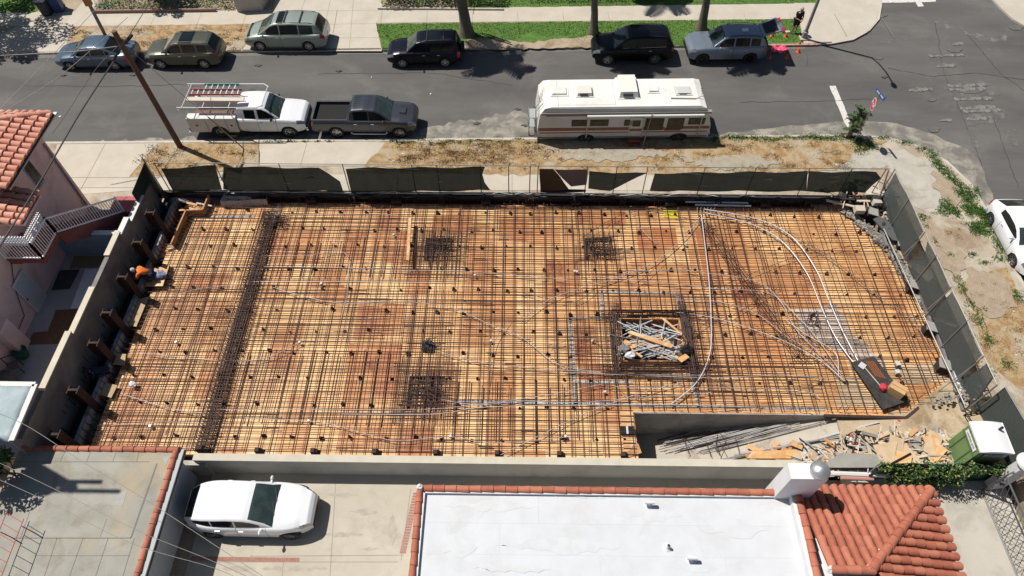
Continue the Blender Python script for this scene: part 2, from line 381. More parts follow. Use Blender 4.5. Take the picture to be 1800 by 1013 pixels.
GD = [mat('straw_light', (.48, .38, .21), .9), mat('straw_mid', (.36, .25, .11), .9), mat('straw_dark', (.27, .18, .085), .9)]
def patchy(f, lo=.5, s=1.0): return lambda x, y: 1 if (math.sin(x * f * 1.3 + 2 * math.sin(y * f)) + math.sin(y * f * 1.9 + x * f * .7) + math.sin(x * f * 3.1) * .5) * .4 > lo - .5 else .12 * s
tag(blades('grass', [[(672, 86), (661, 42), (1403, 34), (1413, 74)]], 260, .03, .09, .02, G, dens=lambda x, y: 1 if y > 38.0 + .5 * math.sin(x * 1.1) + .3 * math.sin(x * 2.7) + (1.0 if -4 < x < 6 else 0) * .55 else .12), 'watered green grass along the far kerb under the palms', 'grass')
tag(blades('dry_grass', [[(676, 250), (1100, 243), (1500, 241), (1540, 262), (1480, 300), (1200, 305), (860, 307), (640, 292)], [(277, 253), (456, 252), (456, 292), (280, 308), (232, 311)], [(122, 92), (128, 47), (452, 43), (424, 89)], [(1690, 500), (1770, 470), (1800, 540), (1850, 640), (1810, 690), (1740, 640)]], 150, .015, .05, .022, GD, dens=patchy(.9, .45)), 'dry straw coloured grass on the verges beside the street', 'dry grass')
def clumps(name, spots, mats, h=.13, wd=.022, n=420, label='', cat=''):
    mb = MB()
    for (px, py, rx, ry) in spots:
        c = P(px, py, 0); r = P(px + rx, py, 0).x - c.x; ry_ = abs(P(px, py - ry, 0).y - c.y); k = int(n * r * ry_ * 3.1) + 8; ph = U(0, 6)
        for _ in range(k):
            a = U(0, 6.283); q = U(0, 1) ** .6 * (1 + .35 * math.sin(3 * a + ph) + .2 * math.sin(5 * a + 2 * ph)); x, y = c.x + math.cos(a) * q * r, c.y + math.sin(a) * q * ry_
            hh = h * U(.4, 1) * (1.15 - .6 * min(1, q)); b = U(0, 6.28); dx, dy = math.cos(b) * wd, math.sin(b) * wd; mb.add([(x - dx, y - dy, 0), (x + dx, y + dy, 0), (x + U(-.6, .6) * hh, y + U(-.6, .6) * hh, hh)], [(0, 1, 2)], rnd.randrange(len(mats)))
    return tag(mb.build(name, mats, None, kind='stuff'), label, cat)
ws = [(px, 243 + U(-2, 5) - (px - 1250) * .01, U(8, 22), U(3, 7)) for px in range(1255, 1500, 14)] + [(px, 249 + U(-4, 4), U(6, 18), U(2, 5)) for px in range(690, 950, 17)] + [(px, 249, U(6, 12), 2) for px in range(470, 600, 22)]
ws += [(1508, 248, 16, 8), (1512, 262, 22, 10), (1530, 255, 16, 9), (1552, 243, 18, 4), (1592, 251, 18, 5), (1622, 262, 14, 5)]
ws += [(1640 + 9 * i + U(-4, 4), 275 + 10.5 * i + U(-3, 3), U(8, 15), U(8, 14)) for i in range(13)] + [(1668 + U(-20, 50), 350 + U(-14, 30), U(9, 20), U(6, 12)) for _ in range(14)] + [(1715 + U(-20, 35), 385 + U(-14, 26), U(9, 18), U(6, 12)) for _ in range(12)] + [(1752, 425, 10, 16), (1760, 440, 8, 12)]
ws += [(1620, 382, 12, 8), (1627, 398, 10, 6), (1643, 425, 7, 12), (1670, 449, 12, 6), (1708, 447, 10, 6), (1730, 462, 12, 5), (1757, 455, 14, 8), (1682, 490, 9, 12), (1694, 510, 10, 14), (1708, 535, 10, 14), (1722, 565, 12, 18), (1738, 600, 12, 14), (1770, 640, 14, 12), (1730, 545, 8, 8), (1787, 520, 14, 14)]
clumps('weeds', ws, G, .14, .02, 520, 'patches of green weeds on the sandy corner and along the near kerb', 'weeds')
GO = GD + [mat('straw_orange', (.42, .22, .075), .9)]
ds = [(U(700, 1480), U(252, 298), U(6, 26), U(3, 9)) for _ in range(120)] + [(U(690, 900), U(250, 290), U(8, 26), U(4, 10)) for _ in range(50)] + [(U(240, 450), U(258, 300), U(6, 20), U(3, 8)) for _ in range(26)] + [(U(130, 440), U(50, 88), U(6, 16), U(2, 5)) for _ in range(40)] + [(U(1690, 1800), U(500, 660), U(5, 16), U(5, 14)) for _ in range(34)] + [(U(1600, 1720), U(400, 520), U(4, 10), U(3, 8)) for _ in range(16)] + [(U(1380, 1500), U(280, 303), 12, 6) for _ in range(5)]
clumps('dry_tufts', ds, GO, .10, .02, 260, 'tufts of orange brown dry grass on the verges and the sandy corner', 'dry grass')
for q in ([(1600, 380), (1650, 400), (1700, 450), (1690, 500), (1640, 450), (1610, 420)], [(1520, 300), (1560, 290), (1580, 320), (1555, 330)], [(1700, 470), (1760, 480), (1790, 540), (1740, 560), (1700, 520)], [(1640, 300), (1690, 335), (1680, 365), (1640, 330)]):
    sheet('bare_soil_patch', q, .008, mat('soil_stain', (.29, .22, .155), .95, (.36, .29, .215), 2.5, bump=.6), (.25, .16))
for q in ([(1000, 262), (1120, 258), (1180, 270), (1080, 284), (980, 280)], [(1200, 280), (1330, 272), (1380, 290), (1260, 300)]):
    sheet('pale_dust_patch', q, .012, mat('pale_dust', (.36, .32, .25), .95, (.28, .245, .19), 3.0, bump=.4), (.2, .18))
for k in range(7):
    px, py = U(1540, 1790), U(20, 250); w_, h_ = U(8, 34), U(2, 6); sheet('worn_patch', [(px - w_, py), (px, py - h_), (px + w_, py - h_ * .3), (px + w_ * .5, py + h_), (px - w_ * .4, py + h_)], ZR + .004, M_aspatch, (.3, .06))
def crack(pts, wd=.018):
    q = [P(a, b, ZR + .012) for a, b in pts]; mb = MB(); out = []
    for a, b in zip(q, q[1:]):
        n_ = max(2, int((b - a).length / .35))
        out += [a.lerp(b, i / n_) + Vector((U(-.06, .06), U(-.06, .06), 0)) for i in range(n_)]
    out.append(q[-1])
    for a, b in zip(out, out[1:]):
        d = (b - a).normalized(); nn = Vector((-d.y, d.x, 0)) * wd * U(.5, 1.3); mb.quad(a - nn, b - nn, b + nn, a + nn)
    struct('road_crack', mb, mat('crack_tar', (.048, .046, .044), .8))
for c_ in ([(1645, 40), (1655, 110), (1668, 150), (1695, 210), (1730, 300)], [(1560, 120), (1640, 135), (1720, 128), (1800, 140)], [(1412, 88), (1420, 104), (1418, 115)], [(1700, 60), (1760, 130), (1800, 160)], [(40, 150), (200, 152), (420, 146)], [(1300, 180), (1440, 178), (1560, 172)], [(560, 130), (760, 128), (900, 150)], [(1745, 200), (1765, 260), (1790, 330)]): crack(c_)
for k in range(16):
    px, py = U(20, 1600), U(105, 225); sheet('oil_stain', [(px - 7, py), (px, py - 2), (px + 8, py), (px, py + 2.5)], ZR + .006, mat('oil_stain', (.05, .048, .046), .8, (.075, .07, .068), 6), (.1, .05))
# ------------------------------------------------------------ vehicles
M_tyre = mat('tyre_rubber', (.02, .02, .021), .8)
M_rim = mat('alloy_rim', (.5, .5, .51), .3, metal=.9)
M_rimd = mat('dark_rim', (.03, .03, .032), .4, metal=.6)
M_blk = mat('black_trim', (.012, .012, .013), .5)
M_under = mat('underbody', (.008, .008, .008), .9)
M_head = mat('headlight_glass', (.28, .30, .33), .12, metal=.5, coat=1)
M_tail = mat('taillight_plastic', (.35, .012, .015), .2, coat=1)
M_chrome = mat('chrome', (.7, .7, .72), .12, metal=1)
def glassm():
    m = mat('tinted_glass', (.008, .011, .012), .08, coat=.0, spec=.3); return m
M_glass = glassm()
M_glass2 = mat('windscreen_glass', (.025, .04, .038), .08, (.05, .075, .065), 2.2, coat=.6, contrast=(.4, .7))
def paint(name, c, metal=.0, rough=.32): return mat(name, c, rough, coat=.6 if max(c) > .03 else .12, metal=metal, bump=0, spec=.5 if max(c) > .03 else .25)
def lerpl(tab, s):
    if s <= tab[0][0]: return tab[0][1]
    for (a, u), (b, v) in zip(tab, tab[1:]):
        if s <= b:
            t = (s - a) / (b - a) if b > a else 1; return u + (v - u) * t
    return tab[-1][1]
def wheel(parent, x, y, r, wd, side, rimm, ns=5, name='wheel'):
    mb = MB(); w2 = wd / 2
    mb.lathe((x, y, r), [(r * .66, -w2), (r * .93, -w2), (r, -w2 * .7), (r, w2 * .7), (r * .93, w2), (r * .66, w2), (r * .62, w2 * .5)], 24, 'Y')
    t = mb.build(name, M_tyre, parent, smooth=50, local=True)
    mb = MB(); yo = y + side * (w2 - .02); o = side
    mb.lathe((x, yo, r), [(r * .7, o * .012), (r * .7, -o * .1), (r * .6, -o * .1), (r * .6, o * .008), (r * .7, o * .012)], 24, 'Y')
    mb.lathe((x, yo, r), [(.001, o * .0), (r * .16, o * .0), (r * .18, -o * .08)], 12, 'Y')
    for k in range(ns):
        q = 2 * math.pi * k / ns + .3; ca, sa = math.cos(q), math.sin(q); h = r * .095 if ns <= 5 else r * .06
        for s2 in ((-1, 1) if ns <= 6 else (0,)):
            b0 = (x + ca * r * .1 - sa * h * s2 * .4, yo, r + sa * r * .1 + ca * h * s2 * .4); b1 = (x + ca * r * .63 - sa * h * s2 * 1.3, yo, r + sa * r * .63 + ca * h * s2 * 1.3)
            hw = h * .62; nx, nz = -sa * hw, ca * hw
            A = [(b0[0] - nx, yo - o * .005, b0[2] - nz), (b1[0] - nx, yo - o * .005, b1[2] - nz), (b1[0] + nx, yo - o * .005, b1[2] + nz), (b0[0] + nx, yo - o * .005, b0[2] + nz)]
            Bq = [(v[0], v[1] - o * .05, v[2]) for v in A]
            mb.add(A + Bq, [(0, 1, 2, 3), (4, 5, 1, 0), (5, 6, 2, 1), (6, 7, 3, 2), (7, 4, 0, 3)])
    mb.build('rim', rimm, t, smooth=35, local=True)
    mb = MB(); mb.lathe((x, yo - o * .07, r), [(.001, 0), (r * .62, 0)], 20, 'Y'); mb.build('brake_disc', M_rimd, t, local=True)
    return t
def car(name, label, cat, loc, rz, sp, group=None):
    """local frame: +x = front, origin on the ground at the middle of the wheelbase"""
    t = thing(name, label, cat, loc, rz, group)
    L, W = sp['L'], sp['W']; fo, wb, wr = sp['fo'], sp['wb'], sp['wr']; ox = fo + wb / 2
    top, roof = sp['top'], sp['roof']; sill = sp.get('sill', .24); tum = sp.get('tum', .19)
    X = lambda s: ox - s
    sw = [fo, fo + wb]; Ra = wr + .055
    fr, fk = sp.get('fr', 1.0), sp.get('fk', .27); rr, rk = sp.get('rr', .6), sp.get('rk', .13)
    def hw(s):
        w_ = 1.0
        if s < fr: w_ -= fk * (1 - s / fr) ** 2.4
        if s > L - rr: w_ -= rk * (1 - (L - s) / rr) ** 2.2
        return W / 2 * w_
    seams = sp.get('seams', [])
    st = {0.0, L}
    k = 0.0
    while k < L: st.add(round(k, 4)); k += .07
    for c in sw:
        for a in range(0, 181, 9): st.add(round(c - Ra * math.cos(R(a)), 4))
    for s in seams: st |= {round(s - .009, 4), round(s + .009, 4)}
    for a, _ in list(top) + list(roof): st.add(round(a, 4))
    for a, b in sp['wins']: st |= {round(a, 4), round(b, 4)}
    st = sorted(x for x in st if 0 <= x <= L)
    st2 = [st[0]]
    for x in st[1:]:
        if x - st2[-1] > .008 or x in (L,) : st2.append(x)
    st = st2
    def bot(s):
        b = sill
        if s < .35: b = sill + .02 + .10 * (1 - s / .35)
        if s > L - .5: b = sill + .14 * (1 - (L - s) / .5)
        for c in sw:
            d = Ra * Ra - (s - c) ** 2
            if d > 0: b = max(b, wr + math.sqrt(d))
        return b
    parts = {}
    def put(part, quad):
        parts.setdefault(part, MB()).add(quad, [(0, 1, 2, 3)])
    bed = sp.get('bed')
    hl = sp.get('hl', (.02, .42)); tl = sp.get('tl', .22); tlz = sp.get('tlrows', (2, 3, 4))
    def sec(s):
        w_, tz, b = hw(s), lerpl(top, s), bot(s); h = tz - sill; tz = max(tz, b + .05)
        z = lambda f: max(b + .004, sill + f * h)
        sh = sp.get('sh', .955)
        return [(w_ * .95, b), (w_ * .985, max(b + .002, sill + .06)), (w_, z(.45)), (w_ * .992, z(.72)), (w_ * sh, max(b + .02, tz - .055)), (w_ * (sh - .055), tz - .008), (w_ * .5, tz + .018), (0, tz + .028)]
    for i in range(len(st) - 1):
        a, b = sec(st[i]), sec(st[i + 1]); sm = (st[i] + st[i + 1]) / 2; seam = any(abs(sm - q) < .008 for q in seams)
        for r in range(7):
            if bed and bed[0] < sm < bed[1] and r >= 5: continue
            for sg in (1, -1):
                q = [(X(st[i]), sg * a[r][0], a[r][1]), (X(st[i + 1]), sg * b[r][0], b[r][1]), (X(st[i + 1]), sg * b[r + 1][0], b[r + 1][1]), (X(st[i]), sg * a[r + 1][0], a[r + 1][1])]
                if sg > 0: q = q[::-1]
                part = 'body'
                if hl[0] < sm < hl[1] and r in (3, 4): part = 'headlight' + ('L' if sg > 0 else 'R')
                elif sm > L - tl and r in tlz and not (bed and False): part = 'taillight' + ('L' if sg > 0 else 'R')
                elif (seam and r < 5 and not any(abs(sm - c) < Ra for c in sw)): part = 'seam'
                elif sp.get('clad') and (r == 0 or (r == 1 and sp.get('clad') > 1)): part = 'cladding' + ('L' if sg > 0 else 'R')
                put(part, q)
    # end caps: bumper faces in bands
    for s, sg0 in ((0.0, 1), (L, -1)):
        a = sec(s)
        for r in range(7):
            part = 'grille' if (s == 0 and r in (1, 2, 3)) else (('bumperF' if s == 0 else 'bumperB') if r < 2 else 'body')
            q = [(X(s), a[r][0], a[r][1]), (X(s), -a[r][0], a[r][1]), (X(s), -a[r + 1][0], a[r + 1][1]), (X(s), a[r + 1][0], a[r + 1][1])]
            put(part, q[::-1] if sg0 > 0 else q)
    # greenhouse
    sa, sd = roof[0][0], roof[-1][0]; sb, sc = sp['wsh'], sp['rgl']
    gi = sp.get('gi', .90)
    def gsec(s):
        w_ = hw(min(max(s, sa + .0), sd)) * gi * (1 - .06 * ((s - (sa + sd) / 2) / ((sd - sa) / 2)) ** 2 * (0 if bed or sp.get('flat') else 1)); base = lerpl(top, s) - .012; zr = max(base + .006, lerpl(roof, s)); h = zr - base
        wd = lambda z: w_ - tum * (z - base) - .03 * ((z - base) / .5) ** 2
        k1 = min(.035, h * .2); k2 = max(k1 + .001, h - min(.085, h * .35)); k3 = max(k2 + .001, h - min(.03, h * .15))
        wt = wd(base + h)
        return [(w_, base), (wd(base + k1), base + k1), (wd(base + k2), base + k2), (wd(base + k3) - .004, base + k3), (wt - min(.07, .4 * h), zr), (wt * .5, zr + min(.02, h * .2)), (0, zr + min(.028, h * .3))]
    gs = [s for s in st if sa <= s <= sd]
    for i in range(len(gs) - 1):
        a, b = gsec(gs[i]), gsec(gs[i + 1]); sm = (gs[i] + gs[i + 1]) / 2
        zh = lerpl(roof, sm) - lerpl(top, sm)
        for r in range(6):
            for sg in (1, -1):
                q = [(X(gs[i]), sg * a[r][0], a[r][1]), (X(gs[i + 1]), sg * b[r][0], b[r][1]), (X(gs[i + 1]), sg * b[r + 1][0], b[r + 1][1]), (X(gs[i]), sg * a[r + 1][0], a[r + 1][1])]
                if sg > 0: q = q[::-1]
                part = 'roofskin'
                if r == 1 and zh > .10:
                    for wi, (wa, wbb) in enumerate(sp['wins']):
                        if wa < sm < wbb: part = 'win%d%s' % (wi, 'L' if sg > 0 else 'R')
                if r >= 4:
                    if sa + .02 < sm < sb - .03: part = 'windshield'
                    elif sc + .04 < sm < sd - .03 and not sp.get('notail'): part = 'rear_window'
                    elif sp.get('sunroof') and sp['sunroof'][0] < sm < sp['sunroof'][1]: part = 'sunroof'
                put(part, q)
    for s in (gs[0], gs[-1]):
        a = gsec(s)
        for r in range(6):
            q = [(X(s), a[r][0], a[r][1]), (X(s), -a[r][0], a[r][1]), (X(s), -a[r + 1][0], a[r + 1][1]), (X(s), a[r + 1][0], a[r + 1][1])]
            part = 'rear_window' if (s == gs[-1] and sp.get('flatback') and 0 < r < 3) else 'roofskin'
            put(part, q if s == gs[-1] else q[::-1])
    PM = sp['paint']; nm = {'roofskin': ('roof', sp.get('roofpaint', PM)), 'body': ('body', PM), 'seam': ('door_seam', M_blk), 'grille': ('grille', sp.get('grille', M_blk)), 'bumper': ('bumper', sp.get('bumper', PM)), 'cladding': ('cladding', M_blk),
          'windshield': ('windshield', M_glass2), 'rear_window': ('rear_window', M_glass), 'sunroof': ('sunroof', M_glass)}
    sm_ = parts.pop('seam', None); nbody = len(parts['body'].f)
    if sm_: parts['body'].add(sm_.v, sm_.f, 1)
    for kx, m_ in parts.items():
        if kx.startswith('headlight'): n_, mm = 'headlight', M_head
        elif kx.startswith('taillight'): n_, mm = 'taillight', sp.get('tailm', M_tail)
        elif kx.startswith('win') and kx != 'windshield': n_, mm = 'side_window', M_glass
        elif kx.startswith('cladding'): n_, mm = 'cladding', M_blk
        elif kx.startswith('bumper'): n_, mm = 'bumper', sp.get('bumper', PM)
        else: n_, mm = nm[kx]
        # weld
        idx = {}; vs = []; fs = []; ms_ = []
        for f, mi_ in zip(m_.f, m_.m):
            g = []
            for vi in f:
                key = tuple(round(c, 4) for c in m_.v[vi])
                if key not in idx: idx[key] = len(vs); vs.append(m_.v[vi])
                if idx[key] not in g: g.append(idx[key])
            if len(g) > 2: fs.append(tuple(g)); ms_.append(mi_)
        m2 = MB(); m2.add(vs, fs); m2.m = ms_; m2.build(n_, [mm, M_blk] if n_ == 'body' else mm, t, smooth=58 if n_ in ('body', 'roof') else 60, local=True)
    mb = MB(); zt_ = min(lerpl(top, fo), lerpl(top, fo + wb)) - .12
    mb.box((X(L / 2), 0, (sill + .02 + zt_) / 2 + .0), (L - .5, W * .72, zt_ - sill - .02))
    mb.build('underbody', M_under, t, local=True)
    y0 = W / 2 - .125
    for c in sw:
        for sg in (1, -1): wheel(t, X(c), sg * y0, wr, .22, sg, sp.get('rim', M_rim), sp.get('spokes', 5))
    # mirrors, handles
    ms = sp.get('mirror', sa + .42); mz = lerpl(top, ms) + .07
    for sg in (1, -1):
        mb = MB(); mb.blob((X(ms), sg * (W / 2 + .07), mz), .1, 8, 0, sq=(.65, 1.1, .75)); mb.box((X(ms), sg * (W / 2 - .03), mz - .03), (.06, .12, .04))
        mb.build('side_mirror', sp.get('mirrorm', PM), t, smooth=60, local=True)
        for hs in sp.get('handles', []):
            hz = lerpl(top, hs) - .16
            mb = MB(); mb.box((X(hs), sg * (hw(hs) * .99), hz), (.17, .035, .03)); mb.build('door_handle', sp.get('handlem', M_chrome), t, local=True)
    if sp.get('rails'):
        ra, rb = sp['rails']
        for sg in (1, -1):
            g = lambda s: (X(s), sg * (gsec(s)[4][0] - .0), lerpl(roof, s))
            mb = MB(); q = [Vector(g(ra + (rb - ra) * i / 8)) + Vector((0, 0, .05 if 0 < i < 8 else .005)) for i in range(9)]
            mb.tube(q, .018, 5); mb.build('roof_rail', sp.get('railm', M_blk), t, local=True)
        for cb in sp.get('bars', []):
            wdt = gsec(cb)[4][0]; mb = MB(); zc = lerpl(roof, cb) + .07
            mb.box((X(cb), 0, zc), (.07, 2 * wdt, .025)); mb.build('roof_bar', sp.get('railm', M_blk), t, local=True)
    if sp.get('strip'):   # bright window line
        for sg in (1, -1):
            mb = MB(); pts = []
            for i in range(13):
                s = sp['wins'][0][0] + (sp['wins'][-1][1] - sp['wins'][0][0]) * i / 12; g = gsec(s); pts.append((X(s), sg * (g[1][0] + .012), g[1][1]))
            mb.tube(pts, .012, 4); mb.build('window_trim', M_chrome, t, local=True)
    # plate, wipers
    mb = MB(); mb.box((X(L) - .005, 0, lerpl(top, L) - .22 if not sp.get('platez') else sp['platez']), (.02, .32, .15)); mb.build('number_plate', mat('plate_white', (.6, .6, .58), .5), t, local=True)
    mb = MB()
    for sg in (-.45, .15):
        s0 = sa + .04; mb.tube([(X(s0), sg * .9, lerpl(top, s0) + .04), (X(s0 + .12), sg * .9 + .5, lerpl(roof, s0 + .12) + .04)], .012, 4)
    mb.build('wiper', M_blk, t, local=True)
    t['_x'] = 0; del t['_x']
    return t, X, hw, gsec

# --- placing by the photographed wheels (near side): front px, rear px -> centre and heading
def carpose(f, r, wr, W, z0=0.0, near='R'):
    a = P(f[0], f[1], z0 + wr); b = P(r[0], r[1], z0 + wr); d = (a - b); ang = math.atan2(d.y, d.x)
    mid = (a + b) / 2; n_ = Vector((-math.sin(ang), math.cos(ang), 0)) * (W / 2 - .02) * (1 if near == 'R' else -1)
    return (mid.x + n_.x, mid.y + n_.y, z0), ang
wagon = lambda h, b, c0, c1, c2, c3: [(c0, b), (c1, h), ((c1 + c2) / 2, h + .02), (c2, h - .02), (c3, b + .06)]
# blue sedan
sp = dict(L=4.75, W=1.8, fo=.92, wb=2.7, wr=.325, paint=paint('steel_blue_paint', (.075, .115, .165), .35), top=[(0, .60), (.06, .66), (.2, .74), (.6, .83), (1.25, .92), (1.6, .94), (3.9, 1.0), (4.35, 1.0), (4.68, .97), (4.75, .86)],
  roof=[(1.15, .91), (1.7, 1.24), (1.98, 1.39), (2.4, 1.45), (2.9, 1.45), (3.3, 1.38), (4.1, 1.03), (4.2, .99)], wsh=1.98, rgl=3.3, wins=[(1.62, 2.42), (2.5, 3.3), (3.36, 3.6)], seams=[1.52, 2.46, 3.4], sill=.22, handles=[2.28, 3.2], hl=(.03, .5), tl=.35, strip=True)
loc, rz = carpose((124, 117), (201, 116), .325, 1.8, ZR, 'L'); sp['wb'] = 2.7
car('parked_car', 'steel blue sedan parked at the far kerb behind the wooden utility pole', 'car', loc, math.pi + R(1.7), sp, 'cars parked along the street')
# olive suv
sp = dict(L=4.6, W=1.8, fo=.93, wb=2.65, wr=.35, paint=paint('olive_grey_paint', (.085, .085, .06), .35), top=[(0, .70), (.06, .80), (.25, .92), (.8, 1.0), (1.3, 1.04), (4.4, 1.12), (4.55, 1.08), (4.6, .9)],
  roof=[(1.15, 1.03), (1.9, 1.56), (2.2, 1.64), (3.0, 1.67), (4.0, 1.62), (4.15, 1.58), (4.5, 1.14)], wsh=1.95, rgl=4.12, wins=[(1.65, 2.45), (2.53, 3.35), (3.43, 4.0)], seams=[1.5, 2.49, 3.4], sill=.28, handles=[2.3, 3.2], clad=1, rails=(2.2, 4.1), sunroof=(2.4, 3.2), tlrows=(3, 4), strip=True)
loc, rz = carpose((283.6, 113.7), (357.5, 113.7), .35, 1.8, ZR, 'L')
car('parked_car', 'olive grey estate-backed SUV with sunroof parked at the far kerb behind the blue sedan', 'car', loc, math.pi + R(1.0), sp, 'cars parked along the street')
# minivan
sp = dict(L=5.1, W=1.96, fo=.98, wb=3.03, wr=.34, paint=paint('pale_green_silver_paint', (.30, .345, .30), .35), top=[(0, .62), (.06, .7), (.3, .85), (.9, 1.0), (1.2, 1.05), (4.9, 1.12), (5.05, 1.08), (5.1, .9)],
  roof=[(.95, 1.02), (1.85, 1.62), (2.15, 1.72), (3.2, 1.76), (4.5, 1.70), (4.65, 1.66), (4.98, 1.14)], wsh=2.0, rgl=4.62, wins=[(1.55, 2.35), (2.43, 3.55), (3.62, 4.45)], seams=[1.5, 2.39, 3.6], sill=.24, handles=[2.2, 2.56], rails=(2.3, 4.5), bars=[2.75, 3.7], sunroof=(2.25, 2.65), tlrows=(3, 4), tl=.3, strip=True)
loc, rz = carpose((459.6, 81.6), (540, 82), .34, 1.96, 0, 'L')
car('parked_minivan', 'pale green silver minivan with roof bars parked across the driveway apron', 'minivan', loc, math.pi + R(.5), sp)
# small black suv with spare wheel
sp = dict(L=4.5, W=1.78, fo=.9, wb=2.62, wr=.34, paint=paint('black_navy_paint', (.004, .005, .012), 0, .3), top=[(0, .7), (.06, .78), (.25, .9), (.8, 1.0), (1.25, 1.03), (4.3, 1.06), (4.45, 1.02), (4.5, .85)],
  roof=[(1.2, 1.02), (1.85, 1.56), (2.1, 1.62), (3.0, 1.66), (4.15, 1.64), (4.25, 1.6), (4.42, 1.08)], wsh=1.92, rgl=4.22, wins=[(1.6, 2.4), (2.48, 3.3), (3.38, 4.1)], seams=[1.5, 2.44, 3.35], sill=.28, handles=[2.25, 3.15], rails=(2.2, 4.1), bars=[2.5, 3.5], sunroof=(2.55, 3.1), tlrows=(2, 3, 4), fr=.8)
loc, rz = carpose((709.3, 113), (782.5, 109.6), .34, 1.78, ZR, 'L')
t, X, hw_, g_ = car('parked_car', 'small black SUV with a spare wheel on its tail, parked by the bright green grass', 'car', loc, math.pi + R(2.5), sp, 'cars parked along the street')
mb = MB(); mb.lathe((X(4.5) - .12, .1, .92), [(.001, -.1), (.3, -.1), (.34, -.06), (.34, .08), (.3, .1)], 20, 'X'); mb.build('spare_wheel', M_tyre, t, smooth=40, local=True)
# large black suv
sp = dict(L=4.95, W=1.94, fo=.93, wb=2.9, wr=.38, paint=paint('black_paint', (.003, .003, .005), 0, .3), top=[(0, .75), (.06, .86), (.25, 1.0), (.8, 1.08), (1.3, 1.1), (4.7, 1.2), (4.88, 1.16), (4.95, .95)],
  roof=[(1.25, 1.1), (2.0, 1.66), (2.3, 1.74), (3.2, 1.78), (4.5, 1.7), (4.6, 1.66), (4.86, 1.24)], wsh=2.1, rgl=4.56, wins=[(1.7, 2.6), (2.68, 3.6), (3.68, 4.4)], seams=[1.6, 2.64, 3.65], sill=.3, handles=[2.45, 3.45], rails=(2.3, 4.4), tlrows=(3, 4), strip=True)
loc, rz = carpose((1069.5, 106), (1149.8, 105.2), .38, 1.94, ZR, 'L')
car('parked_car', 'large glossy black SUV with bright window trim parked under the middle palm', 'car', loc, math.pi + R(1.8), sp, 'cars parked along the street')
# blue-grey suv with raised tailgate
sp = dict(L=4.8, W=1.94, fo=.9, wb=2.92, wr=.385, paint=paint('blue_grey_paint', (.20, .235, .285), .4), top=[(0, .78), (.05, .9), (.22, 1.03), (.9, 1.12), (1.4, 1.14), (4.55, 1.18), (4.73, 1.12), (4.8, .9)],
  roof=[(1.4, 1.13), (2.05, 1.66), (2.35, 1.74), (3.2, 1.77), (4.3, 1.7), (4.42, 1.66), (4.72, 1.2)], wsh=2.15, rgl=4.4, wins=[(1.8, 2.65), (2.73, 3.6), (3.68, 4.25)], seams=[1.65, 2.69, 3.65], sill=.32, handles=[2.5, 3.45], rails=(2.4, 4.2), tlrows=(3,), clad=1, rim=M_rimd, fr=.8, fk=.2, notail=False)
loc, rz = carpose((1235.3, 105.2), (1317.6, 103), .385, 1.94, ZR, 'L')
t, X, hw_, g_ = car('parked_car', 'blue grey SUV with its tailgate raised, parked beside the orange cones', 'car', loc, math.pi + R(2.2), sp, 'cars parked along the street')
mb = MB(); A = [(X(4.35), y, 1.74) for y in (.62, -.62)]; Bq = [(X(5.3), y, 2.12) for y in (-.7, .7)]; Cq = [(X(5.62), y, 1.98) for y in (-.72, .72)]
q = A + Bq + Cq; q2 = [(v[0], v[1], v[2] - .07) for v in q]
mb.add(q + q2, [(0, 1, 2, 3), (3, 2, 4, 5), (7, 6, 9, 8), (8, 9, 11, 10), (0, 3, 9, 6), (1, 7, 8, 2), (3, 5, 11, 9), (2, 8, 10, 4), (5, 4, 10, 11), (0, 6, 7, 1)]); tg = mb.build('tailgate', sp['paint'], t, local=True, label='raised tailgate')
mb = MB(); mb.add([(X(4.5), .5, 1.81), (X(4.5), -.5, 1.81), (X(5.2), -.58, 2.09), (X(5.2), .58, 2.09)], [(0, 1, 2, 3)]); mb.build('rear_glass', M_glass, tg, local=True)
for sg in (1, -1):
    mb = MB(); mb.box((X(5.45), sg * .5, 2.08), (.22, .3, .04), ry=.4); mb.build('taillight', M_tail, tg, local=True)
    mb = MB(); mb.tube([(X(4.6), sg * .7, 1.3), (X(5.0), sg * .66, 1.93)], .012, 5); mb.build('gas_strut', M_blk, tg, local=True)
mb = MB(); mb.box((X(4.66), 0, 1.25), (.2, 1.3, .62), ry=.5); mb.build('boot_shade_box', M_under, t, local=True)  # black box stands in for the shaded boot interior
mb = MB(); mb.box((0, 0, 0), (.36, .27, .06), rz=.1); p_ = Vector(loc); a_ = math.pi + R(2.2)
bx = mb.build('paper_box', mat('white_card', (.7, .7, .68), .7), None); bx.location = (p_.x + math.cos(a_) * X(3.35) , p_.y + math.sin(a_) * X(3.35) - .1, ZR + 1.785); tag(bx, 'white flat box lying on the roof of the blue grey SUV', 'box')
# white crossover in the driveway (near)
sp = dict(L=4.9, W=2.0, fo=.86, wb=3.02, wr=.37, paint=paint('white_paint', (.72, .73, .75), 0, .35), top=[(0, .70), (.05, .82), (.18, .94), (.6, 1.03), (1.45, 1.12), (4.55, 1.2), (4.8, 1.14), (4.9, .92)],
  roof=[(1.38, 1.11), (1.8, 1.36), (2.15, 1.55), (2.45, 1.63), (3.1, 1.68), (3.8, 1.64), (4.25, 1.55), (4.55, 1.42), (4.84, 1.2)], wsh=2.24, rgl=4.36, wins=[(1.85, 2.75), (2.82, 3.65), (3.71, 4.45)], seams=[1.65, 2.79, 3.72], sill=.28, handles=[2.6, 3.5], clad=1, tlrows=(3, 4), fr=1.45, fk=.40, rr=1.4, rk=.32, sh=.95, spokes=5)
loc, rz = carpose((512, 943), (375, 943), .37, 2.0, ZY, 'R')
t, X, hw_, g_ = car('parked_car', 'white crossover SUV parked on the concrete driveway between the two low buildings', 'car', loc, R(-.3), sp, 'white cars')
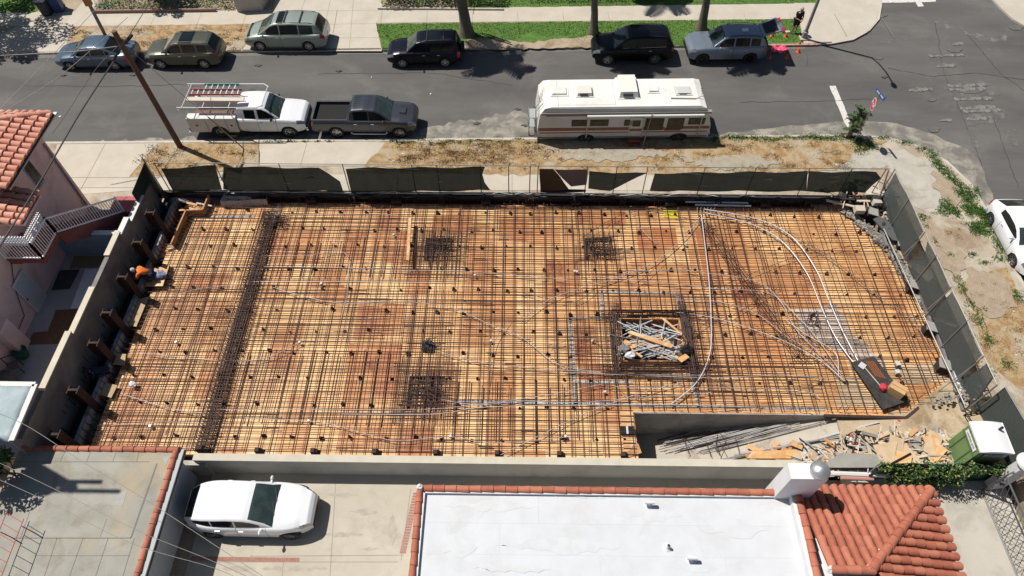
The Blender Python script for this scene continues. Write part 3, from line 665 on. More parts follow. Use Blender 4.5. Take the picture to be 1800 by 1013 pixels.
# white hatchback-coupe at the right edge, nose towards the viewer
sp = dict(L=4.45, W=1.8, fo=.9, wb=2.65, wr=.32, paint=paint('white_paint', (.7, .71, .73)), top=[(0, .58), (.05, .66), (.25, .78), (.9, .9), (1.4, .95), (4.0, 1.0), (4.3, .97), (4.45, .8)],
  roof=[(1.3, .95), (2.0, 1.32), (2.3, 1.4), (2.9, 1.42), (3.5, 1.34), (4.25, 1.02)], wsh=2.15, rgl=3.45, wins=[(1.7, 3.35)], seams=[1.55, 2.9], sill=.2, handles=[2.7], fr=1.0, fk=.24, rr=.9, rk=.22, spokes=6)
a = P(1780.5, 456.7, ZR + .32); b = P(1743.3, 387, ZR + .32); m_ = (a + b) / 2
car('parked_car', 'white two-door car parked at the kerb on the right, cut off by the picture edge', 'car', (m_.x + .8, m_.y, ZR), R(-90), sp, 'white cars')
# dark grey pickup
sp = dict(L=5.75, W=1.9, fo=.93, wb=3.5, wr=.385, paint=paint('graphite_paint', (.045, .05, .062), .35), top=[(0, .86), (.05, .98), (.2, 1.08), (.9, 1.16), (1.3, 1.18), (3.7, 1.18), (3.75, 1.2), (5.6, 1.2), (5.7, 1.17), (5.75, 1.0)],
  roof=[(1.3, 1.17), (1.95, 1.66), (2.2, 1.76), (2.8, 1.8), (3.4, 1.76), (3.52, 1.7), (3.66, 1.22)], wsh=2.05, rgl=3.44, wins=[(1.62, 2.5), (2.58, 3.36)], seams=[1.55, 2.54, 3.5], sill=.42, handles=[2.36, 3.3], bed=(3.78, 5.66), tl=.16, tlrows=(3,), fr=.8, fk=.2, rr=.1, rk=.02, tum=.2)
loc, rz = carpose((701.8, 235), (592.8, 233.7), .385, 1.9, ZR, 'R')
def bedbox(t, X, s0, s1, W, zf, zt, m, name='truck_bed'):
    mb = MB(); a, b = X(s0), X(s1); w1, w2 = W / 2 * .955, W / 2 - .2; xl, xr = min(a, b), max(a, b)
    mb.box(((a + b) / 2, 0, zf - .02), (xr - xl - .02, 2 * w2, .03))
    for sg in (1, -1):
        mb.quad((xl + .07, sg * w2, zf), (xr - .02, sg * w2, zf), (xr - .02, sg * w2, zt), (xl + .07, sg * w2, zt)); mb.quad((xl, sg * w2, zt), (xr, sg * w2, zt), (xr, sg * (W / 2 - .1), zt + .012), (xl, sg * (W / 2 - .1), zt + .012))
    mb.quad((xl + .07, -w2, zf), (xl + .07, w2, zf), (xl + .07, w2, zt), (xl + .07, -w2, zt)); mb.quad((xl - .01, -w2, zt), (xl + .07, -w2, zt), (xl + .07, w2, zt), (xl - .01, w2, zt))
    mb.quad((xr - .02, -w2, zf), (xr - .02, w2, zf), (xr - .02, w2, zt), (xr - .02, -w2, zt)); mb.build(name, m, t, local=True)
t, X, hw_, g_ = car('pickup_truck', 'dark grey pickup truck with empty open bed parked at the near kerb', 'pickup truck', loc, R(.3), sp)
M_bed = mat('bed_liner', (.035, .036, .04), .7, (.06, .06, .065), 4)
bedbox(t, X, 3.74, 5.72, 1.9, .72, 1.2, M_bed)
mb = MB()
for k in range(-6, 7): mb.box((X(4.7), k * .1, .712), (1.8, .035, .016))
mb.build('bed_ribs', mat('bed_rib', (.075, .076, .08), .6), t, local=True)
for sg in (1, -1):
    mb = MB(); mb.box((X(4.43), sg * .66, .82), (.9, .2, .22), taper=.85); mb.build('wheel_well', M_bed, t, local=True)
    mb = MB(); mb.tube([(X(1.6), sg * .9, .38), (X(1.75), sg * .97, .36), (X(3.5), sg * .97, .36), (X(3.65), sg * .9, .38)], .035, 6); mb.build('side_step', M_chrome, t, smooth=60, local=True)
mb = MB(); mb.box((X(.75), 0, 1.2), (.42, .5, .09), taper=.8); mb.build('hood_scoop', sp['paint'], t, local=True)
mb = MB()
for k in range(-3, 4): mb.box((X(2.9), k * .17, 1.815 - abs(k) * .004), (.9, .02, .01))
mb.build('roof_ribs', sp['paint'], t, local=True)

# white utility truck
sp = dict(L=3.62, W=2.0, fo=.95, wb=3.83, wr=.4, paint=paint('white_truck_paint', (.68, .69, .71), 0, .4), top=[(0, .95), (.05, 1.06), (.2, 1.16), (.9, 1.24), (1.3, 1.26), (3.62, 1.28)],
  roof=[(1.3, 1.25), (1.95, 1.78), (2.2, 1.9), (2.8, 1.93), (3.4, 1.9), (3.55, 1.86), (3.61, 1.7)], wsh=2.05, rgl=3.6, wins=[(1.62, 2.45), (2.6, 3.2)], seams=[1.55, 2.54, 3.58], sill=.45, handles=[2.36], tl=.0, fr=.7, fk=.14, rr=.05, rk=0, tum=.17, rim=M_rim, spokes=8, handlem=M_blk, mirrorm=M_blk, platez=.6, notail=True)
loc, rz = carpose((509.5, 233.3), (388.8, 233.3), .4, 2.0, ZR, 'R')
t, X, hw_, g_ = car('utility_truck', 'white utility truck with tool boxes and a ladder rack parked at the near kerb', 'utility truck', loc, R(.7), sp)
WT = sp['paint']
# service body: two rows of tool boxes over the rear wheel, open middle
M_wt = mat('service_body_white', (.62, .62, .62), .5, (.55, .54, .53), 3)
s0, s1 = 3.7, 6.35
for sg in (1, -1):
    mb = MB(); prof = []; xa, xb = X(s0), X(s1); xw = X(.95 + 3.83); Ra = .5
    pts = [(xa, .48)] + [(xw + Ra * math.cos(R(a)), max(.48, .4 + Ra * math.sin(R(a)))) for a in range(10, 171, 10)] + [(xb, .48), (xb, 1.42), (xa, 1.42)]
    # extrude outline (x,z) across y
    lo = [Vector((p[0], p[1], 0)) for p in pts]; tr_ = tessellate_polygon([lo]); n = len(pts); y1, y2 = sg * 1.03, sg * .58
    mb.v += [(p[0], y1, p[1]) for p in pts] + [(p[0], y2, p[1]) for p in pts]
    for a_, b_, c_ in tr_: mb.f += [(a_, b_, c_), (a_ + n, c_ + n, b_ + n)]; mb.m += [0, 0]
    for i in range(n): j = (i + 1) % n; mb.f.append((i, j, j + n, i + n)); mb.m.append(0)
    tb = mb.build('tool_box', M_wt, t, local=True)
    for xx in (X(4.25), X(5.35)): mb = MB(); mb.box((xx, sg * 1.036, .98), (.012, .012, .82)); mb.build('door_seam', M_blk, tb, local=True)
    for xx in (X(4.0), X(5.9)): mb = MB(); mb.box((xx, sg * 1.04, .95), (.1, .03, .08)); mb.build('latch', M_blk, tb, local=True)
mb = MB(); mb.box((X(5.02), 0, .78), (2.64, 1.16, .06)); mb.box((X(6.38), 0, .62), (.1, 2.0, .3)); mb.build('truck_bed', mat('rusty_bed', (.2, .09, .06), .8, (.12, .08, .07), 5), t, local=True)
mb = MB(); mb.box((X(6.45), 0, .5), (.12, 2.0, .16)); mb.build('rear_bumper', M_chrome, t, local=True)
mb = MB(); mb.box((X(-.04), 0, .58), (.12, 1.75, .2)); mb.build('front_bumper', M_chrome, t, local=True)
# rack
mb = MB(); zr = 2.15
for sg in (1, -1):
    mb.tube([(X(2.0), sg * .78, zr - .02), (X(2.3), sg * 1.0, zr), (X(6.55), sg * 1.0, zr)], .035, 6); mb.tube([(X(2.35), sg * 1.0, zr - .14), (X(6.55), sg * 1.0, zr - .14)], .025, 6)
    for s in (3.8, 6.3): mb.tube([(X(s), sg * 1.0, zr), (X(s), sg * .96, 1.42)], .03, 6)
for s in (2.05, 3.8, 5.2, 6.3): mb.tube([(X(s), -1.0 + (.22 if s < 2.2 else 0), zr), (X(s), 1.0 - (.22 if s < 2.2 else 0), zr)], .025, 6)
mb.build('ladder_rack', paint('rack_white', (.6, .6, .6)), t, smooth=50, local=True)
ub = Vector(loc)
def ladder(name, label, x0, x1, y, z, wd, m, m2, n, dz=.11, grp=None, rz=.7):
    o = thing(name, label, 'ladder', (ub.x, ub.y, ub.z + z), R(rz), grp)
    for sg in (1, -1):
        mb = MB(); mb.box(((x0 + x1) / 2, y + sg * wd / 2, 0), (abs(x1 - x0), .035, dz)); mb.build('rail', m, o, local=True)
    for k in range(n):
        mb = MB(); mb.box((x0 + (x1 - x0) * (k + .6) / n, y, 0), (.05, wd, .03)); mb.build('rung', m2, o, local=True)
ladder('ladder', 'teal green ladder on the far side of the utility truck rack', X(3.6), X(5.5), .62, 2.24, .42, mat('teal_fibreglass', (.04, .22, .19), .5), mat('pale_rung', (.45, .55, .53), .5), 6, grp='ladders on the truck rack')
ladder('ladder', 'red ladder with white rungs in the middle of the utility truck rack', X(3.3), X(6.1), .1, 2.3, .42, mat('red_fibreglass', (.32, .035, .03), .5), mat('white_rung', (.6, .58, .57), .5), 9, grp='ladders on the truck rack')
mb = MB(); mb.box((X(4.6), -.42, 0), (3.1, .3, .06)); o = mb.build('plank', mat('cream_plank', (.55, .49, .4), .8), None); o.location = (ub.x + (X(4.6)) , ub.y - .42, ub.z + 2.19); tag(o, 'cream plank lying beside the ladders on the utility truck rack', 'plank')

# motorhome
rv = thing('motorhome', 'old white motorhome with brown stripes and a rolled awning parked at the near kerb', 'motorhome', (5.73, 30.22, ZR), R(1.7))
M_rv = mat('motorhome_white', (.62, .60, .56), .45, (.56, .535, .49), 1.2, c3=(.48, .44, .38), s3=1.1, t3=(.55, .75))
M_rvroof = mat('motorhome_roof', (.70, .69, .66), .6, (.64, .63, .59), 1.0, c3=(.55, .52, .46), s3=.9, t3=(.55, .75))
M_brown = mat('brown_stripe', (.20, .075, .038), .5, (.25, .10, .055), 3)
Lh, Wh, Z0, Z1 = 4.72, 1.25, .42, 3.0
prof = [(-Lh, .5), (-Lh - .02, 1.2), (-Lh + .1, 2.5), (-Lh + .35, 2.92), (-Lh + .7, Z1), (3.9, Z1), (4.25, 2.85), (4.42, 2.45), (4.66, 1.62), (Lh, 1.3), (Lh, .5)]
def arch(x): return [(x + .5 * math.cos(R(a)), .38 + .45 * math.sin(R(a))) for a in range(170, 9, -10)]
low = [(-Lh, .5)] + [(a, max(.5, b)) for a, b in arch(-2.05)] + [(a, max(.5, b)) for a, b in arch(3.1)]
outline = prof[::-1] + low[1:]
mb = MB(); lo = [Vector((p[0], p[1], 0)) for p in outline]; tr_ = tessellate_polygon([lo]); n = len(outline)
wy = lambda z: Wh - (.10 * ((z - 2.6) / .4) ** 2 if z > 2.6 else 0)
mb.v += [(p[0], wy(p[1]), p[1]) for p in outline] + [(p[0], -wy(p[1]), p[1]) for p in outline]
for a_, b_, c_ in tr_: mb.f += [(a_, b_, c_), (a_ + n, c_ + n, b_ + n)]; mb.m += [0, 0]
for i in range(n):
    j = (i + 1) % n; z_ = (outline[i][1] + outline[j][1]) / 2; mb.f.append((i, j, j + n, i + n)); mb.m.append(1 if z_ > 2.6 else 0)
mb.build('body', [M_rv, M_rvroof], rv, local=True)
def rvp(name, x0, x1, z0, z1, m, y=None, dy=.006, **k):
    mb = MB(); yy = -(Wh + dy) if y is None else y
    mb.box(((x0 + x1) / 2, yy, (z0 + z1) / 2), (abs(x1 - x0), .012, z1 - z0)); return mb.build(name, m, rv, local=True, **k)
for x0, x1, z0, z1 in ((-4.68, 2.2, 1.14, 1.38), (3.1, 4.66, 1.2, 1.42), (2.2, 3.1, 1.06, 1.3)): rvp('stripe', x0, x1, z0, z1, M_brown)
rvp('stripe', -4.6, 4.6, .93, 1.0, M_brown, dy=.005); rvp('stripe', -4.3, -.9, 2.36, 2.44, M_brown); rvp('stripe', -4.7, 4.6, .55, .6, M_blk, dy=.004)
for x0, x1, z0, z1 in ((-2.9, -2.05, 1.52, 2.05), (-1.9, -.9, 1.52, 2.05), (-.05, .75, 1.52, 2.02), (2.3, 3.2, 1.16, 2.1), (3.42, 4.32, 1.56, 2.1) ):
    w_ = rvp('window', x0, x1, z0, z1, M_blk, dy=.012); mb = MB(); mb.box(((x0 + x1) / 2, -Wh - .02, (z0 + z1) / 2), (abs(x1 - x0) - .1, .012, z1 - z0 - .1)); mb.build('pane', mat('brown_tinted_glass', (.018, .014, .011), .2, (.07, .055, .035), 3, coat=.1, spec=.3), w_, local=True)
w_ = rvp('window', 1.02 + .08, 2.1, 1.12, 2.12, M_blk, dy=.012); mb = MB(); mb.box((1.6, -Wh - .02, 1.62), (.84, .012, .86)); mb.build('pane', mat('brown_tinted_glass', (.05, .04, .03)), w_, local=True)
d = rvp('door', .1 + .15, .98, .62, 2.2, M_rv, dy=.02, label='side entrance door with small window'); 
mb = MB(); mb.box((.62, -Wh - .036, 1.72), (.42, .012, .5)); mb.build('door_window', mat('brown_tinted_glass', (.05, .04, .03)), d, local=True)
mb = MB(); mb.box((.62, -Wh - .034, 1.18), (.66, .012, .2)); mb.build('door_stripe', M_brown, d, local=True)
mb = MB(); mb.box((.62, -Wh - .16, .42), (.7, .3, .05)); mb.box((.62, -Wh - .3, .26), (.7, .28, .04)); mb.build('entry_step', M_brown, rv, local=True)
mb = MB(); mb.tube([(-2.1, -Wh - .09, 2.42), (4.15, -Wh - .09, 2.42)], .08, 10); mb.build('awning', mat('awning_white', (.66, .65, .62), .5), rv, smooth=40, local=True)
for x in (-2.05, 1.0, 4.1):
    mb = MB(); mb.box((x, -Wh - .05, 1.5), (.05, .05, 1.8)); mb.build('awning_arm', mat('awning_arm_cream', (.5, .44, .34), .5), rv, local=True)
mb = MB(); mb.tube([(1.35, -Wh - .12, 2.7), (1.1, -Wh - .42, .1)], .03, 6); mb.build('awning_pole', mat('dull_steel', (.25, .24, .22), .5), rv, local=True)
mb = MB(); mb.box((0, -Wh + .06, 2.56), (9.1, .2, .14)); mb.build('gutter_rail', mat('grey_rail', (.25, .24, .22), .6), rv, local=True)
# windscreen
mb = MB(); mb.add([(4.3, 1.1, 2.55 + .03), (4.3, -1.1, 2.55 + .03), (4.66, -1.1, 1.72), (4.66, 1.1, 1.72)], [(0, 3, 2, 1)]); mb.v = [(x + .03, y, z) for x, y, z in mb.v]; mb.build('windshield', M_glass2, rv, local=True)
mb = MB(); mb.box((Lh + .05, 0, .62), (.12, 2.45, .22)); mb.build('front_bumper', M_chrome, rv, local=True)
mb = MB(); mb.box((-Lh - .1, 0, .62), (.12, 2.45, .2)); mb.build('rear_bumper', M_chrome, rv, local=True)
for x in (-2.05, 3.1):
    for sg in (1, -1): wheel(rv, x, sg * 1.1, .38, .25, sg, M_rim, 8)
mb = MB(); mb.box((0, 0, .7), (8.6, 1.9, .6)); mb.build('underbody', M_under, rv, local=True)
for x, y, lx, ly, h, m, k in ((-3.55, .1, .85, .6, .14, M_rvroof, 0), (-2.2, .05, .85, .75, .26, mat('vent_cream', (.62, .6, .54), .5), 1), (.15, .35, 1.05, 1.7, .42, mat('ac_shroud', (.66, .65, .6), .5), 1), (1.55, .2, .55, .5, .14, M_rvroof, 0), (3.15, .05, .78, .62, .12, mat('hatch_grey', (.5, .5, .48), .5), 0)):
    mb = MB(); mb.box((x, y, Z1 + h / 2), (lx, ly, h), taper=.86); mb.box((x, y, Z1 + .02), (lx + .12, ly + .12, .04)); a_ = mb.build('air_conditioner' if k else 'roof_vent', m, rv, local=True)
    if k or x > 3: mb = MB(); mb.box((x - .05, y - ly / 2 + .02, Z1 + h * .55), (lx * .5, .06, h * .35)); mb.build('grille', M_blk, a_, local=True)
mb = MB(); mb.tube([(2.4, -.55, Z1 + .04), (3.7, -.6, Z1 + .04)], .035, 6); mb.tube([(3.7, -.6, Z1 + .04), (4.1, -.45, Z1 + .1)], .02, 5); mb.build('roof_antenna', mat('dull_steel', (.25, .24, .22)), rv, local=True)
mb = MB(); mb.box((-4.0 + .35, .0, Z1 + .003), (.02, 2.2, .006)); mb.box((-.6, .0, Z1 + .003), (.02, 2.2, .006)); mb.box((-2.2, -.98, Z1 + .003), (3.2, .02, .006)); mb.build('roof_seam', mat('seam_grey', (.35, .34, .31), .8), rv, local=True)
mb = MB()
for k in range(4): mb.box((-4.35 - k * .09, .35 - k * .13, 2.9 - k * .09), (.04, .5, .05))
mb.tube([(-4.8, -.5, .9), (-4.82, -.5, 2.4), (-4.45, -.5, 3.02)], .02, 5); mb.tube([(-4.8, -.85, .9), (-4.82, -.85, 2.4), (-4.45, -.85, 3.02)], .02, 5)
for k in range(6): mb.tube([(-4.81, -.5, 1.0 + k * .25), (-4.81, -.85, 1.0 + k * .25)], .015, 5)
mb.build('rear_ladder', mat('dull_steel', (.25, .24, .22)), rv, local=True)
for k in range(3): 
    mb = MB(); mb.box((4.15 + k * .02, -.2 + .2 * k, Z1 - .02 + .05), (.09, .06, .09)); mb.build('marker_light', M_chrome, rv, local=True)
for ch_ in rv.children:
    if not ch_.name.startswith('wheel'): ch_.scale = (1, 1, .82)
# wire cage carrier behind the motorhome
cg = thing('cargo_carrier', 'grey mesh cargo carrier standing behind the white motorhome', 'carrier', tuple(P(937, 236, ZR)), R(2))
M_cg = mat('galvanised', (.22, .235, .235), .5, metal=.4)
mb = MB()
for x in (-.25, .25):
    for y in (-.1, .75): mb.tube([(x, y, 0), (x, y, 1.25)], .025, 5)
for z in (.05, .62, 1.25):
    for a_, b_ in (((-.25, -.1), (.25, -.1)), ((.25, -.1), (.25, .75)), ((.25, .75), (-.25, .75)), ((-.25, .75), (-.25, -.1))): mb.tube([(*a_, z), (*b_, z)], .02, 5)
mb.build('frame', M_cg, cg, local=True)
mb = MB(); mb.box((0, .32, 1.22), (.44, .78, .02)); mb.box((0, .32, .6), (.44, .78, .02)); mb.build('shelf', mat('grey_shelf', (.3, .32, .32), .6), cg, local=True)
# ------------------------------------------------------------ the building site
def plywood():
    m = bpy.data.materials.new('plywood_deck'); m.use_nodes = True; n = m.node_tree; b = n.nodes['Principled BSDF']; b.inputs['Roughness'].default_value = .62
    g = n.nodes.new('ShaderNodeNewGeometry'); mp = n.nodes.new('ShaderNodeMapping'); mp.inputs['Rotation'].default_value = (0, 0, R(90)); n.links.new(g.outputs['Position'], mp.inputs['Vector'])
    def brick(c1, c2, mort, bias=0, wd=2.44, h=1.22, ms=.012):
        k = n.nodes.new('ShaderNodeTexBrick'); k.inputs['Scale'].default_value = 1; k.inputs['Brick Width'].default_value = wd; k.inputs['Row Height'].default_value = h
        k.inputs['Mortar Size'].default_value = ms; k.inputs['Mortar Smooth'].default_value = .1; k.inputs['Bias'].default_value = bias; k.offset = .5
        k.inputs['Color1'].default_value = (*c1, 1); k.inputs['Color2'].default_value = (*c2, 1); k.inputs['Mortar'].default_value = (*mort, 1); n.links.new(mp.outputs['Vector'], k.inputs['Vector']); return k
    bk = brick((.87, .565, .27), (.70, .355, .14), (.22, .09, .035))
    def noise(sc, dt=6, st=(1, 1, 1), lo=.4, hi=.6, rough=.6, dist=0):
        q = n.nodes.new('ShaderNodeMapping'); q.inputs['Scale'].default_value = st; n.links.new(g.outputs['Position'], q.inputs['Vector'])
        t = n.nodes.new('ShaderNodeTexNoise'); t.inputs['Scale'].default_value = sc; t.inputs['Detail'].default_value = dt; t.inputs['Roughness'].default_value = rough; t.inputs['Distortion'].default_value = dist; n.links.new(q.outputs['Vector'], t.inputs['Vector'])
        r = n.nodes.new('ShaderNodeMapRange'); r.inputs['From Min'].default_value = lo; r.inputs['From Max'].default_value = hi; n.links.new(t.outputs['Fac'], r.inputs['Value']); return r.outputs['Result']
    def mix(a, c, f, k=1.0, mode='MIX'):
        x = n.nodes.new('ShaderNodeMix'); x.data_type = 'RGBA'; x.blend_type = mode
        if k != 1: q = n.nodes.new('ShaderNodeMath'); q.operation = 'MULTIPLY'; q.inputs[1].default_value = k; n.links.new(f, q.inputs[0]); f = q.outputs[0]
        n.links.new(f, x.inputs['Factor']); n.links.new(a, x.inputs['A'])
        if isinstance(c, tuple): x.inputs['B'].default_value = (*c, 1)
        else: n.links.new(c, x.inputs['B'])
        return x.outputs['Result']
    c = bk.outputs['Color']
    c = mix(c, (.78, .41, .15), noise(.9, 5, (1, 1, 1), .45, .62), .6)
    bw = brick((0, 0, 0), (1, 1, 1), (.4, .4, .4), -.15); bw2 = brick((1, 1, 1), (0, 0, 0), (.5, .5, .5), .1, 1.22, .61); rg = noise(.16, 3, (1.6, .8, 1), .40, .56, .5, .8)
    bc = n.nodes.new('ShaderNodeMath'); bc.operation = 'MULTIPLY'; n.links.new(bw.outputs['Color'], bc.inputs[0]); n.links.new(rg, bc.inputs[1])
    c = mix(c, (.42, .135, .042), bc.outputs[0], .6)                                     # darker re-used sheets
    c = mix(c, (.88, .60, .30), bw2.outputs['Color'], .10)
    c = mix(c, (.30, .085, .03), noise(.30, 6, (1.3, .8, 1), .52, .66, .62, .8), .42)       # rust wash
    c = mix(c, (.30, .10, .04), noise(1.3, 8, (1, .35, 1), .52, .68, .7), .6)
    c = mix(c, (.40, .16, .06), noise(7, 3, (.12, 1.6, 1), .50, .66), .35)               # rusty drip rows under the bars
    c = mix(c, (.60, .46, .34), noise(.45, 6, (1, 1, 1), .62, .72, .7), .5)
    n.links.new(c, b.inputs['Base Color']); return m
M_ply = plywood()
M_ply2 = mat('plywood_offcut', (.62, .36, .16), .7, (.50, .26, .10), 3, c3=(.68, .48, .28), s3=1.2)
M_ply3 = mat('brown_plywood', (.40, .19, .075), .7, (.50, .27, .12), 3)
M_pale = mat('pale_board', (.55, .48, .37), .8, (.46, .39, .29), 3)
M_rust = mat('rusty_steel', (.036, .020, .018), .75, (.075, .038, .028), 2.5)
M_rustl = mat('rusty_steel_light', (.10, .048, .034), .8, (.055, .030, .026), 3)
M_steel = mat('weathered_grey_steel', (.30, .29, .28), .45, (.2, .19, .19), 5, metal=.3)
M_cond = mat('grey_conduit', (.52, .49, .49), .45, (.32, .29, .29), 4, metal=.1)
M_condw = mat('pale_conduit', (.62, .62, .62), .35, metal=.2)
M_brn = mat('old_timber_dark', (.028, .016, .012), .85, (.052, .029, .02), 3, bump=.4)
M_blkp = mat('black_plastic', (.012, .012, .013), .35, bump=.4, bscale=5)
M_cmu = mat('pale_block_wall', (.26, .27, .28), .9, (.34, .35, .35), 2, c3=(.15, .14, .13), s3=1.2)
M_site_conc = mat('old_wall_concrete', (.36, .34, .31), .9, (.43, .405, .37), .7, bump=.2, bscale=20, c3=(.2, .185, .165), s3=.8, t3=(.48, .7), streak=(1, 1, .3))
M_cap = mat('wall_cap', (.50, .45, .35), .85, (.58, .52, .42), 2, bump=.1)
M_capw = mat('white_wall_cap', (.62, .62, .60), .8)

Dp = [(-17.45, 10.66), (5.0, 10.66), (5.0, 12.77), (13.0, 12.77), (16.35, 12.7), (19.35, 14.75), (19.2, 17.7), (18.45, 21.6), (17.6, 23.2), (16.6, 24.55), (-17.45, 24.55)]
HX0, HX1, HY0, HY1 = 4.75, 7.5, 15.15, 17.4
def notch(): return [(-17.45, 10.66), (5.0, 10.66)]
deck = MB(); deck.prism(Dp, ZD - .02, ZD, holes=[[(HX0, HY0), (HX1, HY0), (HX1, HY1), (HX0, HY1)]])
dk = thing('formwork_deck', 'orange plywood formwork deck covering the building plot under the steel bars', 'formwork deck', (0, 17.5, ZD - .3))
deck.build('plywood', M_ply, dk)
mb = MB()
for a, b in zip(Dp, Dp[1:] + Dp[:1]):
    a, b = Vector(a), Vector(b); d = (b - a); c = (a + b) / 2; mb.box((c.x, c.y, ZD - .13), (d.length, .05, .2), math.atan2(d.y, d.x))
mb.build('edge_form', mat('edge_form_timber', (.16, .075, .035), .8, (.25, .12, .05), 3), dk)
M_st = [mat('rust_stained_ply_a', (.50, .20, .075), .65, (.60, .28, .105), 1.1, c3=(.62, .32, .13), s3=.9, t3=(.5, .64), streak=(.5, 1.4, 1)), mat('rust_stained_ply_b', (.52, .21, .075), .65, (.64, .32, .13), 1.4, c3=(.30, .085, .035), s3=1.0, t3=(.5, .62)), mat('rust_stained_ply_c', (.44, .16, .065), .65, (.54, .22, .08), 1.2, c3=(.56, .30, .14), s3=1.4, t3=(.52, .66))]
for k, (x0_, y0_, x1_, y1_) in enumerate(((516, 403, 567, 465), (603, 403, 643, 458), (683, 407, 716, 461), (552, 469, 607, 505), (560, 505, 612, 534), (625, 538, 668, 596), (668, 534, 709, 590), (611, 604, 660, 655), (655, 604, 702, 700), (605, 655, 650, 705), (720, 472, 753, 516), (877, 385, 930, 425), (930, 400, 984, 432), (640, 742, 700, 780), (700, 750, 760, 804), (850, 672, 905, 702), (1010, 572, 1046, 640), (1020, 640, 1076, 712), (1262, 390, 1310, 470), (1285, 470, 1340, 560), (1230, 400, 1262, 500), (1300, 560, 1372, 650), (960, 455, 1020, 520), (330, 480, 400, 512), (350, 620, 400, 700), (1010, 372, 1100, 398), (1120, 400, 1190, 440), (240, 430, 300, 452), (470, 400, 500, 452), (760, 380, 830, 410), (820, 430, 870, 500))):
    z_ = ZD + .004 + .001 * (k % 3); u_, v_ = P(x0_, y0_, ZD), P(x1_, y1_, ZD); ax_, bx__ = P((x0_ + x1_) / 2, (y0_ + y1_) / 2, ZD), abs(v_.x - u_.x) / 2
    wx_ = (P(x1_, (y0_ + y1_) / 2, ZD).x - P(x0_, (y0_ + y1_) / 2, ZD).x) / 2; mb = MB(); mb.prism([(ax_.x - wx_, v_.y), (ax_.x + wx_, v_.y), (ax_.x + wx_, u_.y), (ax_.x - wx_, u_.y)], 0, z_ + (0.002 * (k % 5)), side=False); mb.build('stained_sheet', M_st[k % 3], dk, label='darker rust stained plywood sheet')
# concrete wall under the deck beside the ramp
mb = MB(); mb.add([(5.0, 12.72, -3.5), (13.3, 12.72, -3.5), (13.3, 12.72, ZD - .02), (5.0, 12.72, ZD - .02), (5.0, 12.98, -3.5), (13.3, 12.98, -3.5), (13.3, 12.98, ZD - .02), (5.0, 12.98, ZD - .02)], [(0, 1, 2, 3), (5, 4, 7, 6), (3, 2, 6, 7), (4, 0, 3, 7), (1, 5, 6, 2)])
tag(mb.build('ramp_wall', M_site_conc, None), 'grey concrete wall along the upper side of the ramp into the basement', 'wall')
mb = MB(); mb.box((4.9, 11.7, -2.0), (.15, 2.0, 2.9)); tag(mb.build('opening_shade_panel', M_under, None), 'black panel imitating the shade where the ramp runs under the plywood deck', 'opening')  # solid black panel stands in for the darkness inside the opening

def xr(y):    # right edge of the deck at y
    tb = [(10.66, 4.95), (12.76, 4.95), (12.79, 16.3), (14.75, 19.2), (17.7, 19.05), (21.6, 18.3), (23.2, 17.5), (24.55, 16.5)]; return lerpl(tb, y)
def yr(x):    # (near, far) limits at x
    lo = 10.7 if x < 4.9 else (12.8 if x < 16.35 else 12.75 + (x - 16.35) * .68); hi = 24.7 if x < 16.5 else 24.5 - (x - 16.5) * 1.5; return lo, hi
GB = 'reinforcing bars laid over the plywood deck'
nbar = [0]
BARME = {}
def bar(a, b, r=.013, m=M_rust, lab=None, grp=GB, name='reinforcing_bar', sag=0):
    mb = MB(); a, b = Vector(a), Vector(b)
    pts = [a, b] if not sag else [a, a.lerp(b, .33) + Vector((U(-sag, sag), U(-sag, sag), 0)), a.lerp(b, .67) + Vector((U(-sag, sag), U(-sag, sag), 0)), b]
    mb.tube(pts, r, 4); o = mb.build(name, m, None); tag(o, lab or 'rusty steel reinforcing bar lying in the mat over the plywood deck', 'reinforcing bar', grp); nbar[0] += 1; return o
L_NS = 'rusty reinforcing bar running from the street side towards the driveway side of the deck'
L_EW = 'rusty reinforcing bar running left to right across the plywood deck'
def hsplit(lo, hi, h0, h1): return [(lo, h0 - .25), (h1 + .25, hi)]
x = -17.1
while x < 18.9:
    lo, hi = yr(x); e = U(0, .35) if x < 16 else 0
    if HX0 - .1 < x < HX1 + .1: segs = [(lo, HY0 - .3), (HY1 + .3, hi + e)]
    else: segs = [(lo, hi + e)]
    for a, b in segs: bar((x, a, ZD + .09), (x + U(-.03, .03), b, ZD + .09), .0155, M_rust, L_NS, sag=.02)
    x += .48 + U(-.07, .07)
y = 10.85
while y < 24.6:
    X1 = xr(y); xm = U(-3, 1); x0 = -17.75 - U(0, .25)
    for a, b in ([(x0, xm), (xm - .5, HX0 - .25), (HX1 + .25, X1)] if HY0 - .1 < y < HY1 + .1 else [(x0, xm), (xm - .6, X1)]):
        bar((a, y + U(-.01, .01), ZD + .115), (b, y + U(-.03, .03), ZD + .115), .0185, M_rust, L_EW, sag=.015)
    y += .25 + U(-.05, .05)
for (x0, x1, ya, yb) in ((-11.9, -4.9, 12.0, 15.4), (-11.6, -5.6, 19.7, 22.0), (-2.6, 3.6, 11.4, 14.0)):
    x = x0
    while x < x1: bar((x, ya + U(-.1, .1), ZD + .15), (x + U(-.03, .03), yb + U(-.2, .2), ZD + .15), .022, M_brn, 'short thick dark bar laid on top of the thinner bars', 'short thick top bars'); x += .56 + U(-.04, .04)
